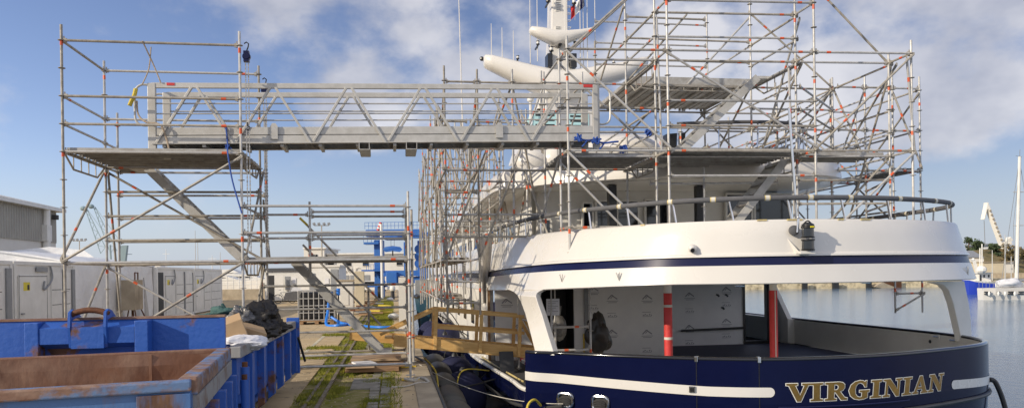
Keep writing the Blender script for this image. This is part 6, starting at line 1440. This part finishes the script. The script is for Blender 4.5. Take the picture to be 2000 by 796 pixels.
# lattice jib cranes
def jib(pts, D, lb, head):
    t = fthing('jib_crane', pts[1][0], D, lb, 'crane', 'haze-paled green lattice cranes across the harbour'); a, b = at(*pts[0], D), at(*pts[1], D); m = MB(); d = (b - a); n = Vector((d.z, 0, -d.x)).normalized(); N = 11
    for k in range(N):
        u, v = k / N, (k + 1) / N; w0, w1 = .4 + 1.6 * u, .4 + 1.6 * v
        for sg in (-1, 1): m.tube(a.lerp(b, u) + n * sg * w0 / 2, a.lerp(b, v) + n * sg * w1 / 2, .13, 4)
        sg = 1 if k % 2 else -1; m.tube(a.lerp(b, u) + n * sg * w0 / 2, a.lerp(b, v) - n * sg * w1 / 2, .08, 4)
    m.build('jib', 'craneteal', t); m = MB(); m.ball(a + Vector((head * .5, 0, .2)), .8, 10, 0, (1.2, 1, .9)); m.build('jib_head', 'craneteal', t)
    m = MB(); q = at(pts[1][0] + 14, 505, D); m.box(q.x - 1.5, q.x + 1.5, q.y - 2, q.y + 2, 0, 5); m.tube((q.x, q.y, 5), at(pts[1][0] + 12, 478, D), .3, 6); m.build('machine_house', 'craneteal', t)
    m = MB(); m.tube(a + Vector((.3, 0, 0)), at(pts[1][0] + 12, 470, D), .07, 4); m.build('stay_cable', 'craneteal', t)
jib(((168, 408), (203, 492)), 230, 'left haze-paled green lattice jib crane seen through the stair tower', -1.6); jib(((184, 404), (222, 492)), 236, 'right haze-paled green lattice jib crane seen through the stair tower', -1.8)
m = MB(); p = at(242, 512, 200)
m.obox(p + Zv * 2, (.7, 0, 0), (0, .7, 0), (.3, 0, 2.4)); m.bar(p + Vector((-.5, 0, 2.2)), p + Vector((2, 0, 2.1)), .15, .15); one('navigation_tower', m, 'craneteal', 'dark green dockside tower behind the tent ridge', 'tower')
# yachts far behind the containers
def boat(px, D, L_, lb, mast=0, ht=0.):
    t = fthing('motor_boat', px, D, lb, 'boat', 'white boats lying in the marina behind the yard'); p = at(px, 540, D); z = 1.0 + ht; r = Vector((IR.x, IR.y, 0)).normalized(); f = Vector((FWD.x, FWD.y, 0)); o = Vector((p.x, p.y, 0))
    def pr(pts, w, n, mt): m = MB(); m.prism([o + r * a * L_ + Zv * (b + z - 1) - f * w / 2 for a, b in pts], f * w); return m.build(n, mt, t, bevel=.1)
    pr([(-.5, -.4), (.42, -.4), (.56, 1.7), (.2, 1.3), (-.5, 1.2)], 4, 'hull', 'white2'); pr([(-.4, 1.3), (.28, 1.35), (.12, 2.4), (-.1, 2.7), (-.38, 2.6)], 3.4, 'cabin', 'white2'); pr([(-.3, 1.8), (.18, 1.8), (.1, 2.15), (-.3, 2.2)], 3.44, 'window_band', 'glass'); pr([(-.33, 2.75), (.02, 2.75), (-.05, 3.4), (-.3, 3.4)], 2.6, 'flybridge', 'white2')
    if mast: m = MB(); a = o + Zv * 3; m.tube(a, a + Zv * mast, .09, 5, r2=.04); m.bar(a + Zv * mast * .8 - r * .7, a + Zv * mast * .8 + r * .7, .06, .06); m.build('mast', 'cont', t)
boat(300, 120, 16, 'white motor boat seen just above the dark doorway of a container', 0, 1.0); boat(325, 150, 22, 'white motor boat with a short signal mast behind the containers', 5, 1.4); boat(415, 130, 20, 'white motor boat moored above the last container', 3, .2); boat(468, 135, 20, 'white motor boat seen beside the middle tower poles', 0, .2); boat(440, 180, 24, 'farthest white motor boat under the stair flight', 0, .8)
for px, yt, D, lb in ((381, 450, 150, 'thin yacht mast rising behind the stair flight'), (386, 470, 160, 'shorter thin yacht mast behind the stair flight'), (430, 492, 150, 'low yacht mast above the last container')):
    p = at(px, yt, D); m = MB(); m.tube((p.x, p.y, 0), p, .09, 5, r2=.05); one('yacht_mast', m, 'alu', lb, 'mast')
# trees
def leafy(m, c, rad, n, s, mi=0):
    for k in range(n):
        while True:
            v = Vector((R.uniform(-1, 1), R.uniform(-1, 1), R.uniform(-1, 1)))
            if .25 < v.length < 1: break
        q = Vector(c) + Vector((v.x * rad[0], v.y * rad[1], v.z * rad[2])) * (.75 + .35 * NZ.noise(v * 2.2 + Vector(c)))
        a = Vector((R.gauss(0, 1), R.gauss(0, 1), R.gauss(0, 1))).normalized() * s * R.uniform(.5, 1.2); b = a.orthogonal().normalized() * s * R.uniform(.4, 1)
        m.add([q - a, q + b, q + a, q - b], [(0, 1, 2, 3)])
def tree(px, D, ztop, w, lb, mt='leafdark', n=900, s=.45, zb=0):
    p = at(px, 540, D); t = thing('pine_tree', (p.x, p.y, zb), lb, 'tree', 'trees on the far bank'); m = MB(); m.tube((p.x, p.y, zb), (p.x, p.y, ztop - 1), .35, 8, r2=.12)
    for k in range(5): z = zb + (ztop - zb) * (.4 + .1 * k); m.tube((p.x, p.y, z), (p.x + R.uniform(-w, w) * .6, p.y + R.uniform(-w, w) * .6, z + 1.2), .12, 5, r2=.04)
    m.build('trunk', 'bark', t); m = MB(); h = ztop - zb
    for k in range(11): u = R.uniform(.15, 1); leafy(m, (p.x + R.uniform(-w, w) * (1.1 - u), p.y + R.uniform(-w, w) * .6, zb + h * (.35 + .6 * u)), (w * .5 * (1.35 - u * .8), w * .5, h * .13), n // 11, s)
    m.build('crown', mt, t, fix=False)
# ------------------------------------------------------------------ across the basin
def slab(name, px0, px1, D, z0, z1, dep, mt): return st(facing(name, px0, px1, D, z0, z1, dep, mt))
stone = mat('harbour_stone', (.62, .53, .36), .9, col2=(.26, .215, .14), scale=.9, thr=(.46, .66), bump=.5, bscale=1.5, dist=.3)
slab('far_bank', 1440, 2400, 150, -4, -.25, 260, stone)
slab('far_bank_edge', 1440, 2400, 149.7, -.35, -.1, .6, 'concrete')
sc = mat('scrub_bank', (.20, .15, .07), .95, col2=(.11, .10, .04), scale=.12, bump=.8, bscale=.6, dist=1.)
m = MB()
base = [at(1840 + 40 * k, 540, 205) for k in range(16)]
rows = []
for j in range(6):
    rows.append([Vector((p.x + FWD.x * j * 8, p.y + FWD.y * j * 8, -.5 + (1.35 if k > 2 else .6) * (5.4 * min(1, j / 3)) + 1.2 * NZ.noise((k * .9, j * .8, 0)))) for k, p in enumerate(base)])
m.loft(rows); st(m.build('far_slope', sc, smooth=True))
leafm = MB()
for k in range(34):
    p = at(1952 + R.uniform(0, 110), 540, 206 + R.uniform(0, 24)); leafy(leafm, (p.x, p.y, R.uniform(3., 7.6)), (R.uniform(1, 2.4), 1.5, R.uniform(.6, 1.4)), 70, .4)
tag(leafm.build('scrub', 'leafbrown', fix=False), 'brown scrub covering the slope across the basin', 'scrub', kind='stuff')
tree(1893, 235, zat(1893, 463, 235), 4.2, 'dark pine tree on the far bank right beside the yacht stern', n=1500); tree(1913, 240, zat(1913, 474, 240), 3, 'small dark pine tree touching the one nearest the yacht', n=900); tree(1945, 225, zat(1945, 472, 225), 3.4, 'dark pine tree on the far bank beside the white crane foot', n=1300); tree(2010, 230, zat(2000, 492, 230), 4, 'green tree at the right picture edge across the basin', n=900)
hs = fthing('harbour_shed', 1966, 165, 'low beige harbour shed across the basin', 'building'); facing('wall', 1921, 1962, 165, -.3, zat(1950, 511, 165), 14, 'sand', parent=hs); facing('wall', 1962, 1980, 165.3, -.3, zat(1950, 511, 165), 13, 'plaster', parent=hs); facing('roof', 1920, 1981, 164.6, zat(1950, 511, 165), zat(1950, 510, 165), 15, 'concrete', parent=hs); facing('vent', 1975, 1977, 165.2, zat(1970, 526, 165), zat(1970, 523, 165), .1, 'gap', parent=hs); facing('base_wall', 1905, 2010, 162, -.3, zat(1950, 533, 162), 2, 'concrete', parent=hs)
h2 = fthing('gabled_shed', 1910, 200, 'grey roofed shed behind the yacht stern across the basin', 'building'); facing('wall', 1885, 1922, 200, -.3, zat(1910, 501, 200), 10, 'plaster', parent=h2)
a, b = at(1884, 502, 199.5), at(1923, 502, 199.5); m = MB(); f = Vector((FWD.x, FWD.y, 0)); m.prism([a, a + f * 5 + Zv * 1.9, a + f * 11], b - a); m.build('roof', 'contgrey', h2)
h3 = fthing('white_hall', 1935, 300, 'large pale hall with a grey roof behind the far trees', 'building'); facing('wall', 1918, 1943, 300, 0, zat(1940, 478, 300), 30, 'plaster', parent=h3); facing('roof', 1914, 1950, 299, zat(1940, 478, 300), zat(1940, 475, 300), 32, 'contgrey', parent=h3); facing('door', 1922, 1936, 299.8, 0, zat(1940, 484, 300), .3, 'cloth', parent=h3)
w2 = fthing('white_store', 1800, 152, 'long pale store with brown doors on the far quay', 'building'); facing('wall', 1560, 1900, 175, -.3, 2.2, 8, 'plaster', parent=w2)
for x in (1598, 1660, 1742, 1770, 1860): facing('door', x, x + 9, 174.9, -.25, 1.6, .1, 'woodold', parent=w2)
for x, w_ in ((1630, 1.2), (1695, 1.0), (1570, 1)):
    p = at(x, 540, 149); m = MB(); m.box(p.x - w_ / 2, p.x + w_ / 2, p.y - .5, p.y, -3, -.3); one('quay_fender_pile', m, 'rubber', {1630: 'dark fender pile in the middle of the far quay wall', 1695: 'dark fender pile right of the middle of the far quay wall', 1570: 'dark fender pile at the left of the far quay wall'}[x], 'pile')
m = MB(); a = at(1722, 540, 148.6); m.prism([(a.x, a.y, -1.7), (a.x + 3.0, a.y, -1.7), (a.x + .2, a.y, -.6), (a.x - 1.5, a.y, -1.5)], (0, 3, 0)); one('slipway', m, 'concrete', 'small sloping slipway at the foot of the far quay wall', 'slipway')
p0 = at(1745, 540, 149); m = MB(); k = 0
while k < 22: q = at(1726 + k * 1.6, 540, 149.3); m.box(q.x - .05, q.x + .05, q.y - .1, q.y, -1.75, -.3); k += 1
one('sheet_piling', m, 'rustbar', 'rusty sheet piling in the far quay wall', 'piling')
# white dock crane
wc = fthing('dock_crane', 1968, 245, 'white jointed dock crane standing above the far trees', 'crane'); D1 = 245
def cb(a, b, w0, w1, nm):
    p, q = at(*a, D1), at(*b, D1); m = MB(); d = (q - p).normalized(); n = Vector((-d.z, 0, d.x)); m.prism([p - n * w0, q - n * w1, q + n * w1, p + n * w0], Vector((0, 1.6, 0))); m.build(nm, 'cream', wc, bevel=.1)
cb((1962, 482), (1931, 401), .55, .35, 'boom'); cb((1929.5, 395), (1932, 408), .25, .4, 'boom_head'); cb((1930.5, 398), (1923, 428), .32, .12, 'jib'); cb((1958, 480), (1977, 465), .5, .7, 'counter_arm'); cb((1959, 488), (1969, 488), 1.5, 1.5, 'machine_house'); cb((1964, 545), (1964, 490), .9, .9, 'column'); cb((1966, 478), (1977, 474), .4, .4, 'platform')
m = MB(); m.tube(at(1922, 430, D1), at(1924, 480, D1), .1, 4); m.build('hoist_cable', 'contgrey', wc)
m = MB()
for k in range(9): p = at(1959 - k * 3.1, 476 - k * 8.1, D1 - .4); m.obox(p, (.3, 0, .12), (0, .1, 0), (-.08, 0, .25))
m.build('boom_panel', 'concrete', wc)
# blue trawler
tr = fthing('trawler', 1915, 104, 'blue hulled fishing boat with a white wheelhouse across the basin', 'boat'); D2 = 104
def hullpr(par, px0, px1, D, z0, z1, dep, mt, nm='hull', bow=0, rise=0.):
    a, b = at(px0, 540, D), at(px1, 540, D); a.z = b.z = 0; f = Vector((FWD.x, FWD.y, 0)); d = b - a; m = MB(); rings = []
    for u, w, rs in ((0, .55, 0), (.1, .85, 0), (.5, 1, rise * .2), (.85, .9, rise * .6), (1, .7, rise)):
        c = a + d * u + f * dep / 2; rings.append([c - f * dep * w / 2 + Zv * (z1 + rs), c - f * dep * w * .4 + Zv * z0, c + f * dep * w * .4 + Zv * z0, c + f * dep * w / 2 + Zv * (z1 + rs)])
    m.loft(rings, closed=True); m.flat(rings[0]); m.flat(rings[-1]); return m.build(nm, mt, par)
hullpr(tr, 1966, 1896, D2, -2.1, zat(1915, 555, D2), 2.4, 'hullblue', rise=.6); hullpr(tr, 1965, 1897, D2 - .05, zat(1915, 555.5, D2), zat(1915, 552, D2), 2.4, 'cream', 'gunwale', rise=.6)
facing('wheelhouse', 1911, 1936, D2 + .8, zat(1930, 556, D2), zat(1930, 533, D2), 1.6, 'white2', parent=tr, bevel=.05); facing('wheelhouse_roof', 1909, 1939, D2 + .6, zat(1930, 533, D2), zat(1930, 531.5, D2), 1.9, 'cream', parent=tr)
for x in (1914, 1921, 1930): facing('window', x, x + 3, D2 + .75, zat(1930, 548 if x == 1914 else 541, D2), zat(1930, 536, D2), .06, 'glass', parent=tr)
m = MB(); a, b = at(1902, 508, D2), at(1909, 532, D2); m.bar(a, b, .3, .3); m.tube(at(1902, 505, D2), at(1899, 508, D2), .2, 6); m.build('deck_crane', 'cream', tr); m = MB(); m.ball(at(1916, 526, D2), .7, 10, 0, (1, 1, .8)); m.tube(at(1916, 533, D2), at(1916, 527, D2), .3, 8); m.build('radar_dome', 'cream', tr)
for x, yt in ((1914, 484), (1918, 476)): m = MB(); m.tube(at(x, 531, D2), at(x, yt, D2), .08, 5); m.build('mast', 'cream', tr)
# sailing yacht
sy = fthing('sailing_yacht', 1980, 86, 'white sailing yacht with covered boom moored on open water', 'boat'); D3 = 86
hullpr(sy, 1926, 2130, D3, -1.95, zat(1960, 562, D3), 2.2, 'white', rise=.3)
facing('coach_roof', 1966, 2070, D3 + 1, zat(1960, 562, D3), zat(1960, 553, D3), 2.2, 'white2', parent=sy, bevel=.1)
m = lump(at(1971, 553, D3 + .8), 1.1, (1.35, .6, .5), .3, 33, 30); m.build('boom_cover', 'cloth', sy, smooth=50); m = MB(); m.tube(at(1990, 547, D3 + 1), at(2050, 545, D3 + 1), .16, 8); m.build('boom', 'contgrey', sy)
m = MB(); m.tube(at(1985, 553, D3 + 1), at(1991.5, 306, D3 + 1), .20, 8, r2=.16); m.build('mast', 'white2', sy)
for yy in (440, 375): m = MB(); m.tube(at(1979, yy, D3 + 1), at(1999, yy - .4, D3 + 1), .05, 5); m.build('spreader', 'alu', sy)
m = MB()
for x in (1955, 2032): m.tube(at(x, 555, D3 + 1), at(1991, 312, D3 + 1), .028, 4)
m.tube(at(1979, 440, D3 + 1), at(1984, 553, D3 + 1), .022, 4); m.tube(at(1979, 440, D3 + 1), at(1991, 330, D3 + 1), .022, 4); m.build('rigging', 'contgrey', sy)
m = MB(); m.tube(at(1991.5, 306, D3 + 1), at(1992, 292, D3 + 1), .03, 4); m.tube(at(1984, 304, D3 + 1), at(1996, 306, D3 + 1), .03, 4); m.build('masthead_aerial', 'contgrey', sy)
for x, w_ in ((1927, 8), (1949, 4), (1970, 12), (1990, 10)):
    for dy in (0, 4): facing('hull_window', x, x + w_, D3 + .02, zat(x, 571 + dy - (x - 1923) * .01, D3), zat(x, 568.8 + dy - (x - 1923) * .01, D3), .5, 'glass', parent=sy)
for x in (1932, 1950, 1963, 1982): p = at(x, 573, D3 - .25); m = MB(); m.ball(p, .13, 10, 0, (1, 1, 2.2)); m.build('fender', 'cont', sy, smooth=True)
m = MB()
for k in range(7): p = at(1912 + k * 7, 561, D3 + .3); m.tube(p, p + Zv * .7, .02, 4)
m.tube(at(1912, 561, D3 + .3) + Zv * .7, at(1954, 561, D3 + .3) + Zv * .7, .015, 4); m.build('guard_rail', 'chrome', sy)
for px, yt, yb, D, lb in ((1963, 458, 540, 118, 'bare yacht mast behind the sailing yacht'), (1938, 488, 535, 128, 'short yacht mast above the trawler'), (1975, 500, 540, 125, 'thin stick mast right of the beige shed')):
    m = MB(); m.tube(at(px, yb + 12, D), at(px, yt, D), .1, 5, r2=.06); one('yacht_mast', m, 'alu', lb, 'mast')

# ------------------------------------------------------------------ light and sky
EL = math.radians(22.5)
sd = Vector((math.cos(EL) * .917, math.cos(EL) * .399, -math.sin(EL)))
sun = bpy.data.lights.new('sun', 'SUN'); sun.energy = 3.05; sun.angle = math.radians(.53); sun.color = (1.0, .88, .71)
so = bpy.data.objects.new('sun', sun); COL.objects.link(so); so.rotation_euler = sd.to_track_quat('-Z', 'Y').to_euler(); so.location = (-30, -10, 40)
w = bpy.data.worlds.new('World'); scene.world = w; w.use_nodes = True; nt = w.node_tree; N = nt.nodes; L = nt.links
bg = N['Background']; sky = N.new('ShaderNodeTexSky'); sky.sky_type = 'NISHITA'; sky.sun_disc = False; sky.sun_elevation = EL
sky.sun_rotation = -math.atan2(-sd.x, -sd.y); sky.altitude = 0; sky.air_density = 1.0; sky.dust_density = .25; sky.ozone_density = 1.2
tc = N.new('ShaderNodeTexCoord'); sep = N.new('ShaderNodeSeparateXYZ'); L.new(tc.outputs['Generated'], sep.inputs[0])
def math_(op, a, b=None, c=None):
    n = N.new('ShaderNodeMath'); n.operation = op
    for i, v in enumerate((a, b, c)):
        if v is None: continue
        if isinstance(v, (int, float)): n.inputs[i].default_value = v
        else: L.new(v, n.inputs[i])
    return n.outputs[0]
# clouds lie on a flat layer: direction divided by height
zz = math_('MAXIMUM', sep.outputs['Z'], .02); zz = math_('ADD', zz, .16)
cx = N.new('ShaderNodeCombineXYZ'); L.new(sep.outputs['X'], cx.inputs[0]); L.new(sep.outputs['Y'], cx.inputs[1]); L.new(math_('MULTIPLY', sep.outputs['Z'], 1.5), cx.inputs[2])
def fbm(scale, off, det=7, ro=.55):
    mp = N.new('ShaderNodeMapping'); mp.inputs['Location'].default_value = off; L.new(cx.outputs[0], mp.inputs[0])
    n = N.new('ShaderNodeTexNoise'); n.inputs['Scale'].default_value = scale; n.inputs['Detail'].default_value = det; n.inputs['Roughness'].default_value = ro; L.new(mp.outputs[0], n.inputs['Vector']); return n.outputs[0]
def patch(px, py, rad, gain):
    """a round region of the sky, given by its direction, where cloud gathers"""
    d = ray(px, py).normalized(); dp = N.new('ShaderNodeVectorMath'); dp.operation = 'DOT_PRODUCT'; nv = N.new('ShaderNodeVectorMath'); nv.operation = 'NORMALIZE'; L.new(tc.outputs['Generated'], nv.inputs[0]); L.new(nv.outputs[0], dp.inputs[0]); dp.inputs[1].default_value = d
    mr = N.new('ShaderNodeMapRange'); mr.interpolation_type = 'SMOOTHSTEP'; mr.inputs['From Min'].default_value = math.cos(rad); mr.inputs['From Max'].default_value = math.cos(rad * .15); mr.inputs['To Min'].default_value = 0; mr.inputs['To Max'].default_value = gain; L.new(dp.outputs['Value'], mr.inputs[0]); return mr.outputs[0]
f = fbm(6.5, (3.1, 1.7, 0)); tot_ = None
for a in ((650, 90, .17, .17), (760, 80, .12, .06), (450, 40, .12, .10), (960, 60, .14, .10), (1500, 60, .22, .18), (1780, 40, .20, .30), (1960, 80, .15, .24), (1300, 30, .2, .12), (60, -20, .2, .05)):
    o = patch(*a); tot_ = o if tot_ is None else math_('ADD', tot_, o)
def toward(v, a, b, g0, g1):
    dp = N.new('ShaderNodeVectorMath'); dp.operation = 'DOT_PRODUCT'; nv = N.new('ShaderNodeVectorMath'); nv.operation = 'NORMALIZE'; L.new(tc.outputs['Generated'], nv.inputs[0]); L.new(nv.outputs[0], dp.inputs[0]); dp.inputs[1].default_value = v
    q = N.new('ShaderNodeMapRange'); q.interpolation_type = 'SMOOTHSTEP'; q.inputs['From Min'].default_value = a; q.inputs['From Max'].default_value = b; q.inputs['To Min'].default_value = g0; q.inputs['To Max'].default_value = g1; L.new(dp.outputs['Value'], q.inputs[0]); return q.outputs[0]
# unseen bright cloud is added behind the viewer and overhead, lifting the shaded tones
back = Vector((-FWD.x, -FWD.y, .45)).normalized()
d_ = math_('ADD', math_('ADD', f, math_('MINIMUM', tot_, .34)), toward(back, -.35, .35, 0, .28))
mr = N.new('ShaderNodeMapRange'); mr.interpolation_type = 'SMOOTHSTEP'; mr.inputs['From Min'].default_value = .57; mr.inputs['From Max'].default_value = .80; L.new(d_, mr.inputs[0])
hi = N.new('ShaderNodeMapRange'); hi.inputs['From Min'].default_value = .02; hi.inputs['From Max'].default_value = .12; L.new(sep.outputs['Z'], hi.inputs[0])
al = math_('MULTIPLY', math_('MULTIPLY', mr.outputs[0], hi.outputs[0]), .80)
# thicker cloud is greyer underneath
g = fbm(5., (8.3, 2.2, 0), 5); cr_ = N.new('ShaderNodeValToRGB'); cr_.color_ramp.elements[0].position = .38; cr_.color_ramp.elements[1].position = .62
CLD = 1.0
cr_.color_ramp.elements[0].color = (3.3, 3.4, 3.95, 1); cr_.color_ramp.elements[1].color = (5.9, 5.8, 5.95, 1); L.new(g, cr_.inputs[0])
hz = N.new('ShaderNodeVectorMath'); hz.operation = 'MULTIPLY'; hz.inputs[1].default_value = (.735, .70, .855); L.new(sky.outputs[0], hz.inputs[0])
hq = N.new('ShaderNodeMapRange'); hq.interpolation_type = 'SMOOTHSTEP'; hq.inputs['From Min'].default_value = .16; hq.inputs['From Max'].default_value = -.02; hq.inputs['To Min'].default_value = 0; hq.inputs['To Max'].default_value = .85; L.new(sep.outputs['Z'], hq.inputs[0])
hm = N.new('ShaderNodeMix'); hm.data_type = 'RGBA'; L.new(hq.outputs[0], hm.inputs['Factor']); L.new(hz.outputs[0], hm.inputs['A']); hm.inputs['B'].default_value = (3.25, 3.9, 4.9, 1)
lum = N.new('ShaderNodeVectorMath'); lum.operation = 'SCALE'; L.new(cr_.outputs[0], lum.inputs[0]); L.new(toward(back, -.35, .4, 1.0, 1.35), lum.inputs['Scale'])  # brightens the added cloud out of view, for more fill light
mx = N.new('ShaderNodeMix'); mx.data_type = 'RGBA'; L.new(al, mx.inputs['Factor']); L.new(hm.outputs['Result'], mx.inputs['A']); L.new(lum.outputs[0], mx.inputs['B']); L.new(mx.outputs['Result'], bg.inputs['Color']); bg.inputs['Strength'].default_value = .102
scene.view_settings.view_transform = 'Standard'; scene.view_settings.look = 'None'; scene.view_settings.gamma = 1; scene.view_settings.exposure = .52
scene.render.engine = 'CYCLES'; scene.cycles.use_denoising = True; scene.cycles.max_bounces = 10; scene.cycles.diffuse_bounces = 7; scene.cycles.caustics_reflective = False; scene.cycles.caustics_refractive = False
